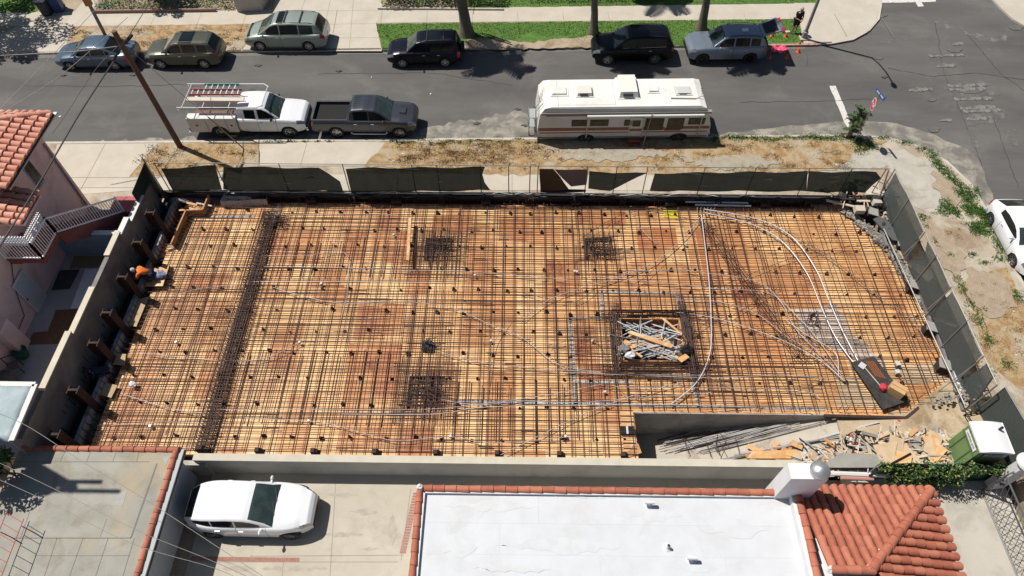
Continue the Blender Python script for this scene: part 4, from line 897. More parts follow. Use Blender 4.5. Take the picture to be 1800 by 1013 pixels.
# finer bars: too many to single out, one object
mb = MB()
def fine(a, b, r=.009, mi=0): mb.tube([a, b], r, 3, mi, cap=False)
x = -17.0
while x < 18.6:
    lo, hi = yr(x)
    if not (HX0 - .2 < x < HX1 + .2): fine((x, lo + U(0, .2), ZD + .19), (x + U(-.08, .08), hi + U(-.3, .4), ZD + .19), .014)
    x += .56 + U(-.2, .2)
y = 10.9
while y < 24.5:
    for a, b in ([(-17.6, HX0 - .3), (HX1 + .3, xr(y))] if HY0 - .2 < y < HY1 + .2 else [(-17.6, xr(y))]):
        k0 = a
        while k0 < b:
            k1 = min(b, k0 + U(5, 11)); fine((k0, y + U(-.03, .03), ZD + .2), (k1, y + U(-.03, .03), ZD + .2), .013); k0 = k1 - .5 if k1 < b else b + 1
    y += .42 + U(-.16, .16)
def dense(x0, x1, y0, y1, nx, ny, z=.2, rr=.013, j=.02):
    for i in range(nx): xx = x0 + (x1 - x0) * (i + .5) / nx + U(-j, j); fine((xx, y0 + U(-.2, .2), ZD + z), (xx + U(-j, j), y1 + U(-.2, .2), ZD + z), rr)
    for i in range(ny): yy = y0 + (y1 - y0) * (i + .5) / ny + U(-j, j); fine((x0 + U(-.3, .3), yy, ZD + z + .01), (x1 + U(-.3, .3), yy + U(-j, j), ZD + z + .01), rr)
for (x0, x1, y0, y1, nx, ny) in ((-5.6, -2.4, 19.6, 22.6, 9, 9), (-4.8, -3.0, 20.2, 23.0, 8, 3), (2.6, 5.4, 19.9, 23.0, 9, 8), (-5.4, -2.4, 12.0, 15.0, 10, 9), (-5.0, -3.1, 11.0, 19.0, 8, 2), (-5.0, -3.1, 14.6, 17.2, 4, 9), (-17.0, -13.2, 11.0, 22.6, 10, 14), (-12, -6, 16.0, 19.0, 5, 10), (-12, 4, 22.6, 24.3, 8, 6),
    (-2.4, 4.6, 15.3, 22.0, 6, 8), (1.6, 5.0, 13.0, 17.6, 8, 9), (7.6, 9.4, 13.6, 19.0, 6, 11), (4.6, 8.0, 13.0, 15.0, 9, 8), (4.6, 8.0, 17.6, 19.0, 8, 5), (8, 13, 13.0, 15.2, 6, 7), (12.2, 18.0, 13.1, 15.5, 8, 9), (-1.0, 16.0, 23.3, 24.4, 10, 3), (9.2, 12.5, 17.5, 23.5, 4, 5), (-14.2, -12.2, 15.6, 18.0, 7, 10), (4.0, 4.75, 14.6, 17.9, 5, 16), (7.55, 8.2, 14.6, 17.9, 4, 16), (4.3, 8.0, 14.2, 15.1, 16, 5), (4.3, 8.0, 17.45, 17.95, 16, 3), (-5.4, -2.6, 19.8, 22.4, 8, 8), (-5.2, -2.6, 12.2, 14.9, 8, 8), (12.4, 18.4, 16.0, 18.5, 6, 5)): dense(x0, x1, y0, y1, nx, ny)  # dense patch at the left beam cage is added to imitate a dark shadow
for k in range(150):     # dark steel ring round the opening
    s_ = rnd.random(); 
    if s_ < .3: a_ = Vector((U(HX0 - .6, HX1 + .6), HY0 - U(.05, .75), ZD)); d_ = Vector((U(.5, 1.3), 0, 0))
    elif s_ < .5: a_ = Vector((U(HX0 - .6, HX1 + .6), HY1 + U(.05, .4), ZD)); d_ = Vector((U(.5, 1.3), 0, 0))
    elif s_ < .75: a_ = Vector((HX0 - U(.05, .5), U(HY0 - .6, HY1 + .4), ZD)); d_ = Vector((0, U(.4, 1.1), 0))
    else: a_ = Vector((HX1 + U(.05, .5), U(HY0 - .6, HY1 + .4), ZD)); d_ = Vector((0, U(.4, 1.1), 0))
    z_ = Vector((0, 0, U(.1, .42))); fine(a_ - d_ + z_, a_ + d_ + z_, .016, 1)
    if k % 2: fine(a_ + Vector((0, 0, .05)), a_ + Vector((U(-.03, .03), U(-.03, .03), U(.3, .55))), .014, 1)
for (cx_, cy_, w_) in ((-3.95, 21.47, .75), (4.0, 21.56, .7), (-3.85, 13.58, .85)):
    for k in range(44):
        a_ = Vector((cx_ + U(-w_, w_), cy_ + U(-w_, w_), ZD + U(.1, .4))); d_ = Vector((U(.3, .7), U(-.05, .05), 0)) if k % 2 else Vector((U(-.05, .05), U(.3, .7), 0)); fine(a_ - d_, a_ + d_, .014, 1)
# loose slanting bars and ties
for _ in range(90):
    cx, cy = U(9.5, 17.5), U(13.2, 23.5)
    if cx > xr(cy) - 1: continue
    a = U(0, 3.14); l = U(.3, 1.6) * .5; fine((cx - math.cos(a) * l, cy - math.sin(a) * l, ZD + .22), (cx + math.cos(a) * l, cy + math.sin(a) * l, ZD + .22 + U(0, .2)))
for _ in range(150):       # hooks standing at the borders
    k = rnd.random()
    if k < .5: cx, cy = U(-14, 16.3), 24.55
    elif k < .7: cx, cy = U(5, 16), 12.85
    else: cy = U(13, 24); cx = xr(cy) - .1
    mb.tube([(cx, cy, ZD + .1), (cx + U(-.05, .05), cy + U(-.02, .1), ZD + U(.25, .55))], .011, 3, cap=False)
tag(mb.build('fine_reinforcing_bars', [M_rustl, M_rust], None, kind='stuff'), 'tangle of thinner rusty bars and tie wires over the plywood deck', 'reinforcing bars')

# beam cages
def cage(name, label, ax, y0, y1, wd, ht, n, slant=0, messy=0, loc2=None):
    t = thing(name, label, 'rebar cage', (ax, (y0 + y1) / 2, ZD), 0, 'reinforcing cages tied into the deck')
    Ly = (y1 - y0) / 2
    NB = 12 if n > 60 else 8
    for i in range(NB):
        xx = -wd / 2 + wd * (i % (NB // 2)) / (NB // 2 - 1); zz = .05 + (ht if i >= NB // 2 else 0); mb = MB(); mb.tube([(xx + U(-.02, .02) - slant, -Ly, zz), (xx + U(-.05, .05), 0, zz), (xx + U(-.02, .02) + slant, Ly, zz)], .017 if n > 60 else .012, 4); mb.build('long_bar', M_rust, t, local=True)
    mb = MB(); q = wd / 2 + .03
    mb.tube([(-q, 0, .03), (q, 0, .03), (q, 0, .07 + ht), (-q, 0, .07 + ht), (-q, 0, .03)], .014 if n > 60 else .012, 4); st = mb.build('stirrup', M_rust, t, local=True)
    for i in range(n):
        s2 = st if i == 0 else st.copy()
        if i: C.objects.link(s2); s2.parent = t
        yy = -Ly + 2 * Ly * (i + .5) / n; s2.location = (slant * yy / Ly + U(-messy, messy), yy + U(-.02, .02), U(-.02, .03)); s2.rotation_euler = (U(-.15, .15) * (1 + 4 * messy), U(-.1, .1) * (1 + 4 * messy), U(-.12, .12) * (1 + 6 * messy))
    return t
cage('rebar_cage', 'long dense beam cage crossing the left part of the deck from street to driveway', -12.72, 10.75, 23.6, .68, .3, 100)
cage('rebar_cage', 'short upright knot of bars at the street end of the long left beam cage', -12.5, 22.8, 23.7, .9, .5, 16, messy=.05)
cage('rebar_cage', 'loose tangled cage slanting beside the curved conduits on the right', 11.1, 15.2, 23.4, .5, .2, 9, slant=-1.6, messy=.3)
for (px, py, wd, lab, bx) in ((770, 440, 1.25, 'column cage in the deck nearest the street and left of the loose plank', 1), (1050, 440, 1.2, 'column cage nearest the street, between the yellow sheet and the left column cage', 1), (750, 692, 1.5, 'largest column cage close to the driveway side', 1), (1425, 565, .7, 'bent bundle of starter bars over the white patch on the right', 0), (752, 612, .5, 'small dark knot of starter bars in the middle left of the deck', 2)):
    p = P(px, py, ZD); t = thing('column_cage', lab, 'rebar cage', p, 0, 'column cages standing through the deck')
    if bx == 1:
        mb = MB(); mb.box((-.0, wd / 2, .1), (wd, .05, .18)); mb.box((-wd / 2, 0, .1), (.05, wd, .18)); mb.build('form_box', M_brn, t, local=True)
        n_ = 9
        for ii in range(n_):
            q = -wd / 2 + wd * (ii + .5) / n_
            mb = MB(); mb.tube([(q, -wd / 2, .22), (q, wd / 2, .22)], .014, 4); mb.build('cross_bar', M_rust, t, local=True)
            mb = MB(); mb.tube([(-wd / 2, q, .25), (wd / 2, q, .25)], .014, 4); mb.build('cross_bar', M_rust, t, local=True)
    for ii in range(14 if bx else 12):
        a = U(0, 6.28); rr_ = U(.1, .42) * wd; b0 = Vector((math.cos(a) * rr_, math.sin(a) * rr_, 0)); hh = U(.25, .6)
        mb = MB(); mb.tube([b0, b0 + Vector((U(-.1, .1), U(-.1, .1), hh)), b0 + Vector((U(-.3, .3), U(-.25, .25), hh + U(-.05, .1)))], .016, 4); mb.build('starter_bar', M_rust if bx < 2 else M_blk, t, local=True)
    if bx == 2: mb = MB(); mb.box((0, 0, .12), (.45, .45, .24)); mb.build('black_box', M_blkp, t, local=True)

# little bar supports in rows: copies of one wedge
mb = MB(); mb.add([(-.09, -.07, 0), (.11, -.07, 0), (.11, .07, 0), (-.09, .07, 0), (-.06, -.02, .24), (-.01, -.02, .24), (-.01, .02, .24), (-.06, .02, .24)], [(0, 1, 5, 4), (1, 2, 6, 5), (2, 3, 7, 6), (3, 0, 4, 7), (4, 5, 6, 7)])
sup = mb.build('bar_support', M_brn, None, local=True); tag(sup, 'small dark wedge support in the rows under the bars on the deck', 'bar support', 'bar supports in rows on the deck')
first = True
for r_, py in enumerate((372, 402, 430, 470, 505, 545, 580, 618, 662, 710, 768)):
    p0 = P(300, py, ZD)
    for i in range(29):
        xx = -16.6 + i * 1.24 + (r_ % 2) * .55 + U(-.12, .12); yy = p0.y + U(-.04, .04)
        lo, hi = yr(xx)
        if xx > xr(yy) - .3 or yy < lo + .15 or yy > hi - .2 or (HX0 - .2 < xx < HX1 + .2 and HY0 - .2 < yy < HY1 + .2): continue
        if rnd.random() < .08: continue
        o = sup if first else sup.copy()
        if not first: C.objects.link(o)
        first = False; s_ = U(.6, 1.1); o.scale = (s_, s_, s_); o.location = (xx, yy + U(-.08, .08), ZD); o.rotation_euler = (0, 0, U(-.7, .7))
# concrete spacer caps (white dots)
for i, (a, b) in enumerate([(565, 500), (527, 603), (543, 741), (792, 768), (994, 768), (265, 750), (692, 414), (1063, 690), (1041, 600), (835, 485), (1014, 479), (1205, 430), (310, 603), (232, 674), (863, 600), (1010, 478)]):
    p = P(a, b, ZD + .14); mb = MB(); mb.lathe((0, 0, 0), [(.001, .1), (.05, .1), (.07, .06), (.07, 0)], 10); o = mb.build('outlet_cap', M_condw, None, local=True); o.location = p; tag(o, 'small round white cap on the end of a conduit on the deck', 'cap', 'white caps on conduit ends')

# conduits snaking over the bars
def conduit(label, pts, r=.02, m=M_cond, z=.24, grp='conduits laid over the bars'):
    r = r * .85 if r < .025 else r
    q = smoothcurve([P(a, b, ZD + z) for a, b in pts], 7); mb = MB(); mb.tube(q, r, 5); tag(mb.build('conduit', m, None, smooth=80), label, 'conduit', grp)
conduit('outer of two thick white conduits curving from the street side to the black board', [(1238, 368), (1330, 385), (1390, 415), (1432, 470), (1458, 530), (1480, 580), (1508, 634)], .03, M_condw)
conduit('inner of two thick white conduits curving from the street side to the black board', [(1238, 374), (1320, 394), (1375, 425), (1418, 480), (1446, 545), (1470, 595), (1502, 640)], .028, M_condw)
conduit('thick white conduit running straight towards the viewer right of the pipe filled opening', [(1233, 378), (1238, 420), (1246, 490), (1250, 560), (1248, 620), (1225, 672), (1178, 712)], .03, mat('mid_conduit', (.50, .48, .47), .4))
conduit('long grey conduit from the top bundle slanting down left past the right column cage', [(1232, 380), (1200, 420), (1150, 460), (1080, 490), (1010, 510), (960, 530), (920, 560)], .02)
conduit('dark cable running diagonally across the right end of the deck', [(1240, 376), (1360, 400), (1460, 455), (1530, 510), (1600, 560), (1640, 620)], .016, M_steel)
conduit('grey conduit fanning from the opening to the right, first from the street', [(1100, 478), (1190, 475), (1240, 480), (1330, 495), (1372, 530), (1400, 580), (1460, 640), (1480, 662)], .02)
conduit('grey conduit fanning from the opening to the right, second from the street', [(1040, 485), (1190, 500), (1260, 508), (1350, 515), (1400, 555), (1440, 600), (1478, 655)], .02)
conduit('grey conduit fanning from the opening to the right, third from the street', [(1190, 528), (1260, 530), (1330, 552), (1380, 590), (1430, 620), (1478, 664)], .02)
conduit('grey conduit fanning from the opening to the right, lowest of the fan', [(1180, 548), (1260, 560), (1340, 585), (1400, 610), (1450, 640), (1482, 668)], .022, M_condw)
conduit('grey conduit joining the white patch to the lower bundle', [(1378, 560), (1420, 590), (1468, 620), (1474, 660)], .02, M_condw)
conduit('thin conduit on the right half from the bundle to the pile row', [(1480, 665), (1560, 668), (1670, 672)], .014, M_steel)
conduit('grey conduit at the left edge sloping down to the beam cage', [(215, 693), (300, 718), (360, 727)], .018)
conduit('grey conduit sweeping in a shallow valley left of the middle column', [(245, 620), (370, 633), (440, 634), (480, 625), (527, 602)], .018)
conduit('pair of conduits crossing straight from the beam cage, upper one', [(380, 469), (560, 470), (700, 475), (830, 478), (1000, 492)], .018)
conduit('pair of conduits crossing straight from the beam cage, lower one', [(440, 495), (560, 495), (690, 496), (800, 498)], .016, M_condw)
conduit('conduit crossing left of the plank at mid depth', [(460, 450), (540, 449), (605, 444), (612, 500), (600, 560)], .015)
conduit('conduit sloping down from the beam cage to the middle of the deck', [(480, 505), (530, 520), (600, 533), (700, 530), (790, 540), (860, 570), (920, 595), (980, 640), (1060, 655)], .018)
conduit('conduit from the dark middle box to the right below the opening', [(770, 618), (850, 638), (980, 650), (1120, 658), (1240, 660)], .018)
conduit('conduit from the driveway edge rising right across the deck', [(880, 800), (960, 760), (1010, 735), (1060, 715), (1130, 690), (1200, 672)], .018)
conduit('conduit along the driveway side, left, nearly straight', [(370, 720), (560, 720), (740, 720), (830, 712), (960, 695), (1060, 675)], .016)
conduit('conduit along the driveway side, dipping in the middle', [(430, 735), (560, 742), (640, 762), (700, 775), (790, 768), (870, 779), (1000, 768)], .016)
conduit('conduit along the driveway side from the lower left column cage', [(775, 702), (840, 712), (920, 705), (1010, 708), (1120, 700), (1250, 690)], .018)
conduit('conduit along the driveway side below the lower column cage', [(600, 728), (760, 728), (830, 718), (900, 714), (1040, 712), (1200, 712), (1330, 716)], .016, M_condw)
conduit('conduit from the beam cage foot along the left bay', [(195, 748), (290, 742), (360, 745)], .014)
conduit('conduit rising from the middle of the deck to the street side', [(895, 560), (870, 600), (862, 640), (852, 700)], .014, M_steel)
conduit('conduit right of the opening along the lower edge, upper', [(1000, 655), (1120, 660), (1250, 664), (1370, 660), (1450, 665), (1480, 662)], .018)
conduit('conduit right of the opening along the lower edge, lower', [(1080, 680), (1200, 682), (1330, 683), (1420, 690), (1440, 700)], .018)
conduit('short pale conduit in the left bay near the timber corner', [(300, 522), (350, 508), (420, 500)], .013)
conduit('thin conduit behind the plank near the street side', [(480, 378), (620, 376), (700, 378)], .016)
conduit('thin conduit right of the fan near the street', [(1110, 370), (1125, 400), (1150, 425), (1155, 425)], .012, M_steel)
for k in range(13):
    x0_, y0_ = U(900, 1260), U(400, 700); x1_, y1_ = x0_ + U(90, 330), y0_ + U(-90, 90); bx_, by_ = (x0_ + x1_) / 2 + U(-40, 40), (y0_ + y1_) / 2 + rnd.choice([-1, 1]) * U(15, 50)
    if x1_ > 1560 or max(y0_, y1_, by_) > 712 or min(y0_, y1_, by_) < 370: continue
    conduit('thin dark cable curving over the bars on the right half of the deck', [(x0_, y0_), (bx_, by_), (x1_, y1_)], .0135, mat('dark_cable', (.07, .05, .05), .6), .25, 'thin dark cables over the bars')
for k in range(6): conduit('riser stub bundle where the conduits meet at the street side', [(1228 + k * 5, 378 - k), (1226 + k * 6, 366), (1236 + k * 6, 352 - k % 3 * 3)], .022, M_steel, .2, 'riser stubs at the street side')
for k, (y, a, b) in enumerate(((355, 1205, 1315), (360, 1222, 1320))):
    conduit(('upper' if k == 0 else 'lower') + ' of two pale blue pipes lying beside the street side wall', [(a, y), (b, y + 2)], .05, mat('pale_blue_pipe', (.5, .58, .6), .4), .3, 'pale blue pipes by the street side wall')

# pale strips nailed on the plywood
M_strip = mat('grey_edge_strip', (.36, .36, .34), .8, (.5, .48, .44), 8, c3=(.14, .12, .1), s3=6)
def strip(a, b, wd, label, m=M_strip, grp='grey strips fixed on the plywood'):
    a, b = P(*a, ZD), P(*b, ZD); c = (a + b) / 2; d = b - a; mb = MB(); mb.box((c.x, c.y, ZD + .015), (d.length, wd, .03), math.atan2(d.y, d.x)); tag(mb.build('edge_strip', m, None), label, 'strip', grp)
strip((1002, 562), (1012, 714), .16, 'grey strip running towards the viewer left of the pipe filled opening')
strip((1000, 561), (1058, 559), .12, 'short grey strip joining the two strips left of the opening')
strip((1056, 512), (1060, 558), .16, 'short grey strip running towards the viewer above the opening')
strip((1056, 514), (1190, 516), .13, 'grey strip crossing above the pipe filled opening')
strip((1190, 516), (1194, 552), .12, 'grey strip at the upper right of the opening')
strip((800, 705), (1450, 720), .12, 'long whitish strip along the top of the ramp wall')
strip((1012, 671), (1110, 673), .12, 'grey strip crossing below the left of the opening')
strip((1216, 660), (1228, 716), .16, 'grey strip running towards the viewer right of the opening')
strip((335, 382), (448, 381), .14, 'pale strip at the street end of the left bay')
strip((490, 362), (480, 395), .12, 'pale strip beside the knot at the end of the beam cage')
strip((1440, 603), (1525, 605), .12, 'grey strip crossing above the black board')
strip((1398, 590), (1440, 612), .1, 'grey strip slanting above the black board')
# white dusty patch and sheets on deck
mb = MB(); mb.prism(jag(px2([(1395, 545), (1470, 535), (1500, 590), (1560, 640), (1530, 655), (1480, 620), (1410, 585)], ZD), .3, .1), 0, ZD + .006, side=False)
tag(mb.build('dust_patch', mat('white_dust', (.55, .50, .46), .9, (.45, .3, .2), 4), None), 'whitish cement dust spilled on the plywood beside the bent starter bars', 'dust')
mb = MB(); mb.prism(jag(px2([(400, 352), (475, 350), (472, 362), (392, 366)], ZD), .4, .04), 0, ZD + .03); tag(mb.build('sheet', mat('pale_plastic_sheet', (.5, .5, .5), .6, (.35, .35, .36), 5), None), 'pale plastic sheet on the deck at the street side beside the timber corner', 'sheet')
mb = MB(); mb.prism(px2([(1166, 370), (1192, 371), (1192, 384), (1167, 383)], ZD), ZD + .005, ZD + .02); tag(mb.build('yellow_sheet', mat('yellow_board', (.72, .60, .04), .6), None), 'bright yellow sheet under the bars at the street side', 'sheet')
def board(name, label, pts, z, th, m, cat, grp=None):
    mb = MB(); mb.prism([tuple(P(a, b, z)[:2]) for a, b in pts], z - th, z, 0); return tag(mb.build(name, m, None), label, cat, grp)
board('plank', 'long bare timber plank standing across the bars left of the street side column cage', [(718, 382), (723, 382), (719, 458), (714, 457)], ZD + .55, .12, M_ply2, 'plank')

em = MB()
for a, b in (((13.0, 12.66), (16.4, 12.6)), ((16.4, 12.6), (19.45, 14.7))): a, b = Vector(a), Vector(b); c = (a + b) / 2; d = b - a; em.box((c.x, c.y, ZD + .02), (d.length, .12, .16), math.atan2(d.y, d.x))
tag(em.build('edge_beam', M_brn, None), 'dark steel edge along the angled lower right end of the deck', 'edge beam')
for q_, lb in (([(1565, 640), (1640, 636), (1668, 668), (1600, 676)], 'pale dusty patch on the deck right of the black board'), ([(1470, 668), (1500, 660), (1550, 715), (1470, 716)], 'pale dusty patch on the deck left of the black board'), ([(1400, 352), (1470, 356), (1500, 372), (1440, 372)], 'pale dusty patch at the top right of the deck')):
    mb = MB(); mb.prism(jag(px2(q_, ZD), .3, .12), 0, ZD + .006, side=False); tag(mb.build('dust_patch', mat('tan_dust', (.50, .38, .25), .9, (.60, .42, .24), 3), None), lb, 'dust')
# ---- opening full of scrap pipes
ob = thing('opening_box', 'plywood sided opening in the deck filled with scrap pipes', 'opening', ((HX0 + HX1) / 2, (HY0 + HY1) / 2, ZD - .8))
for (cx, cy, dx, dy) in (((HX0 + HX1) / 2, HY1, HX1 - HX0, .06), ((HX0 + HX1) / 2, HY0, HX1 - HX0, .06), (HX0, (HY0 + HY1) / 2, .06, HY1 - HY0 - .06), (HX1, (HY0 + HY1) / 2, .06, HY1 - HY0 - .06)):
    mb = MB(); mb.box((cx, cy, ZD - .29), (dx, dy, .92)); mb.build('side_board', M_ply3, ob)
mb = MB(); mb.box(((HX0 + HX1) / 2, (HY0 + HY1) / 2, ZD - .76), (HX1 - HX0 - .06, HY1 - HY0 - .06, .04)); mb.build('bottom', M_brn, ob)
for (a, b) in (((HX1 - .8, HY1 - .1), (HX1 - .1, HY1 - .9)), ((HX0 + .1, HY0 + .7), (HX0 + .8, HY0 + .1))):
    c = ((a[0] + b[0]) / 2, (a[1] + b[1]) / 2, ZD + .33); d = Vector(b) - Vector(a); mb = MB(); mb.box(c, (d.length, .1, .06), math.atan2(d.y, d.x)); mb.build('corner_brace', M_ply2, ob)
for i in range(46):
    cx, cy = U(HX0 + .5, HX1 - .6), U(HY0 + .35, HY1 - .4); a = rnd.choice([-.45, -.5, -.4, .45, .35, 1.5, -.6]) + U(-.2, .2); l = U(.5, 1.25)
    d = Vector((math.cos(a) * l, math.sin(a) * l * .8, U(-.08, .12))); c = Vector((cx, cy, ZD + U(.0, .42))); mb = MB(); mb.tube([c - d, c + d], U(.018, .03), 6)
    tag(mb.build('scrap_pipe', rnd.choice([M_condw, M_cond, M_steel, mat('blueish_pipe', (.42, .5, .55), .35)]), None), 'loose grey pipe in the heap filling the plywood opening', 'pipe', 'scrap pipes heaped in the opening')
for i in range(9):
    c = Vector((U(HX0 + .3, HX1 - .3), U(HY0 + .2, HY0 + 1.2), ZD + U(.1, .3))); mb = MB(); mb.box(c, (U(.4, 1.1), U(.1, .4), .03), U(-.8, .6)); tag(mb.build('board_offcut', rnd.choice([M_ply2, M_pale]), None), 'plywood offcut lying among the scrap pipes in the opening', 'board', 'boards among the scrap pipes')
board('plank', 'long plank slanting across the pipes in the opening', [(1102, 585), (1108, 581), (1185, 606), (1180, 612)], ZD + .5, .06, M_ply2, 'plank')
for lab, px, py, m, sz in (('black bag slumped at the lower right corner of the pipe filled opening', 1205, 618, M_blkp, .28), ('grey bag at the lower left corner of the pipe filled opening', 1096, 615, M_steel, .24), ('crumpled silver bag in front of the opening on its left', 1108, 627, M_condw, .2)):
    mb = MB(); p = P(px, py, ZD + .3); mb.blob((p.x, p.y, ZD + .4), sz, 9, .3, sq=(1.2, .9, .7)); tag(mb.build('bag', m, None), lab, 'bag')
board('board', 'orange board leaning over the lower right corner of the opening', [(1190, 630), (1205, 622), (1212, 628), (1198, 637)], ZD + .5, .04, M_ply2, 'board')

# ---- black board with box, red bundle and shovel
bb = board('black_board', 'black board lying on the bars at the lower right, carrying a box and a shovel', [(1496, 637), (1536, 626), (1598, 704), (1553, 720)], ZD + .3, .05, mat('black_board_rough', (.022, .02, .019), .6, (.05, .045, .04), 3, bump=.5), 'board')
p = P(1572, 690, ZD + .3); t = thing('cardboard_box', 'tan cardboard box standing on the black board', 'box', (p.x, p.y, ZD + .305), R(-38)); mb = MB(); mb.box((0, 0, .22), (.62, .42, .44)); mb.build('carton', mat('cardboard', (.55, .35, .16), .85, (.47, .29, .13), 4), t, local=True)
mb = MB(); mb.box((0, 0, .443), (.6, .04, .006)); mb.build('tape', mat('parcel_tape', (.36, .21, .09), .4), t, local=True)
p = P(1551, 684, ZD + .3); mb = MB(); mb.blob((p.x, p.y, ZD + .43), .17, 10, .22, sq=(1.1, 1, .8)); tag(mb.build('red_bundle', mat('red_cloth', (.45, .03, .05), .8), None, smooth=60), 'red cloth bundle beside the cardboard box on the black board', 'bundle')
sh = thing('shovel', 'shovel with white blade lying on the black board', 'shovel', (*P(1518, 645, ZD + .34)[:2], ZD + .34), 0); q = P(1546, 679, ZD + .34) - P(1518, 645, ZD + .34)
mb = MB(); mb.tube([(0, 0, .03), (q.x, q.y, .05)], .022, 6); mb.build('handle', M_pale, sh, local=True); mb = MB(); mb.box((-.05, .05, .02), (.3, .26, .02), .8); mb.build('blade', M_condw, sh, local=True)
for k in range(5):
    a, b = P(1522 + k * 3, 635, ZD + .33), P(1540 + k * 4, 662 + k, ZD + .33); mb = MB(); mb.tube([a, b], .02, 4); tag(mb.build('rusty_rod', mat('orange_rust', (.30, .09, .03), .8), None), 'orange rusty rod lying on the black board behind the box', 'rod', 'rusty rods on the black board')
for px, py in ((1577, 641), (1576, 655)):
    p = P(px, py, ZD + .15); mb = MB(); mb.box((p.x, p.y, ZD + .2), (.2, .18, .14), .2); tag(mb.build('junction_box', M_condw, None), 'small pale junction box on the deck right of the black board', 'junction box', 'junction boxes right of the black board')

# ---- walls round the plot
gw = thing('boundary_wall', 'tall grey plastered wall with stepped pale capping along the left of the plot', 'wall', (-18.7, 17, -.4))
steps = [(10.25, 12.9, 2.35), (12.9, 16.6, 2.05), (16.6, 17.6, 1.95), (17.6, 20.9, 1.75), (20.9, 22.0, 1.6), (22.0, 23.9, 1.45)]
# cap line follows the photographed steps: P at each z
SX = -18.62
SEG = [(10.25, 12.28, 1.80, 0), (12.28, 15.03, 1.80, 1), (15.03, 17.45, 1.62, 1), (17.45, 19.22, 1.60, 0), (19.22, 20.62, 1.63, 1), (20.62, 21.68, 1.47, 2), (21.68, 23.4, 1.19, 2), (23.4, 24.4, 1.1, 0)]
mb = MB()
for y0, y1, z, c_ in SEG: mb.box((SX - .1, (y0 + y1) / 2, (z - .6) / 2), (.2, y1 - y0, z + .6))
mb.build('wall', mat('grey_render', (.20, .185, .17), .9, (.26, .24, .22), .8, bump=.25, bscale=14, c3=(.13, .12, .11), s3=.6, t3=(.45, .7)), gw)
for y0, y1, z, c_ in SEG:
    if c_: mb = MB(); mb.box((SX - .1, (y0 + y1) / 2, z + .03), (.26, y1 - y0, .06)); mb.build('capping', M_capw if c_ == 2 else M_cap, gw)
mb = MB(); y = 10.4
while y < 24.2: mb.box((SX + .008, y, U(-.3, .3)), (.016, .03, U(.2, .6))); y += U(.25, .6)
mb.build('stains', M_brn, gw)
# trench and pale block wall with bars on the left
sw_ = thing('block_wall', 'low pale block wall with dark vertical bars between the grey wall and the deck', 'wall', (-17.9, 17.4, -3.4))
mb = MB(); mb.box((-17.86, 17.4, -1.75), (.2, 14.2, 3.3)); mb.build('blocks', M_cmu, sw_)
mb = MB(); mb.box((-18.25, 17.4, -.52), (.54, 14.2, .06)); mb.build('trench_dark_strip', M_blkp, sw_)  # black strip laid in to stand for the darkness down the trench
for k in range(45):
    mb = MB(); y = 10.6 + k * .31; mb.tube([(-17.73, y, -1.4), (-17.73, y + U(-.03, .03), U(-.02, .25))], .014, 4); mb.build('vertical_bar', M_rust, sw_)
for k, (a, b) in enumerate(((85, 762), (118, 684), (144, 601), (185, 548), (213, 485), (240, 424), (270, 372))):
    p = P(a, b, 1.25); t = thing('soldier_pile', ['first', 'second', 'third', 'fourth', 'fifth', 'sixth', 'seventh'][k] + ' dark brown shoring post from the garage roof along the left wall', 'post', (-18.0, p.y, -3.4), 0, 'shoring posts along the left wall')
    mb = MB(); mb.box((0.06, 0, 2.3), (.36, .10, 4.6)); mb.box((.26, 0, 2.3), (.04, .36, 4.6)); mb.box((-.14, 0, 2.3), (.04, .36, 4.6)); mb.build('steel_section', M_brn, t, local=True)
# street side: dark shoring wall, plastic, pile stubs
sf = thing('shoring_wall', 'black shoring wall between the deck and the street side fence', 'wall', (0, 24.9, -3.4))
mb = MB(); mb.box((-.5, 24.86, -1.72), (36.6, .12, 3.4)); mb.build('lagging', mat('dark_timber_lagging', (.03, .022, .018), .8, (.055, .04, .03), 2, bump=.5, streak=(.2, 1, 6)), sf)  # lagging is near-black brown, streaked lengthwise
mb = MB(); pts = []; xx = -17.5
while xx < 17.6: pts.append((xx, 24.74 + U(-.06, .05), -.08 + U(-.07, .07))); xx += .45
mb.tube(pts, [U(.06, .13) for _ in pts], 6); mb.build('plastic_roll', M_blkp, sf, smooth=60)
mb = MB(); pts = []; xx = -16
while xx < 14: pts.append((xx, 24.8 + U(-.05, .05), .1 + U(-.07, .08))); xx += .3
mb.tube(pts, [U(.006, .03) for _ in pts], 4); mb.build('torn_edge', mat('torn_white_plastic', (.45, .45, .44), .5), sf)
for k, px in enumerate((465, 545, 618, 696, 775, 854, 933, 1013, 1095, 1178, 1262, 1345, 1420)):
    p = P(px, 352, -.1); t = thing('soldier_pile', 'dark steel pile head number %s from the left along the street side of the deck' % ['one', 'two', 'three', 'four', 'five', 'six', 'seven', 'eight', 'nine', 'ten', 'eleven', 'twelve', 'thirteen'][k], 'post', (p.x, 24.6, -3.4), 0, 'pile heads along the street side')
    mb = MB(); mb.box((0, 0, 1.68), (.3, .04, 3.36)); mb.box((-.13, 0, 1.68), (.03, .28, 3.36)); mb.box((.13, 0, 1.68), (.03, .28, 3.36)); mb.build('steel_section', M_brn, t, local=True)
    if k % 2: mb = MB(); mb.box((0, -.05, 3.2), (.5, .3, .12), .1); mb.build('cap_plate', M_brn, t, local=True)
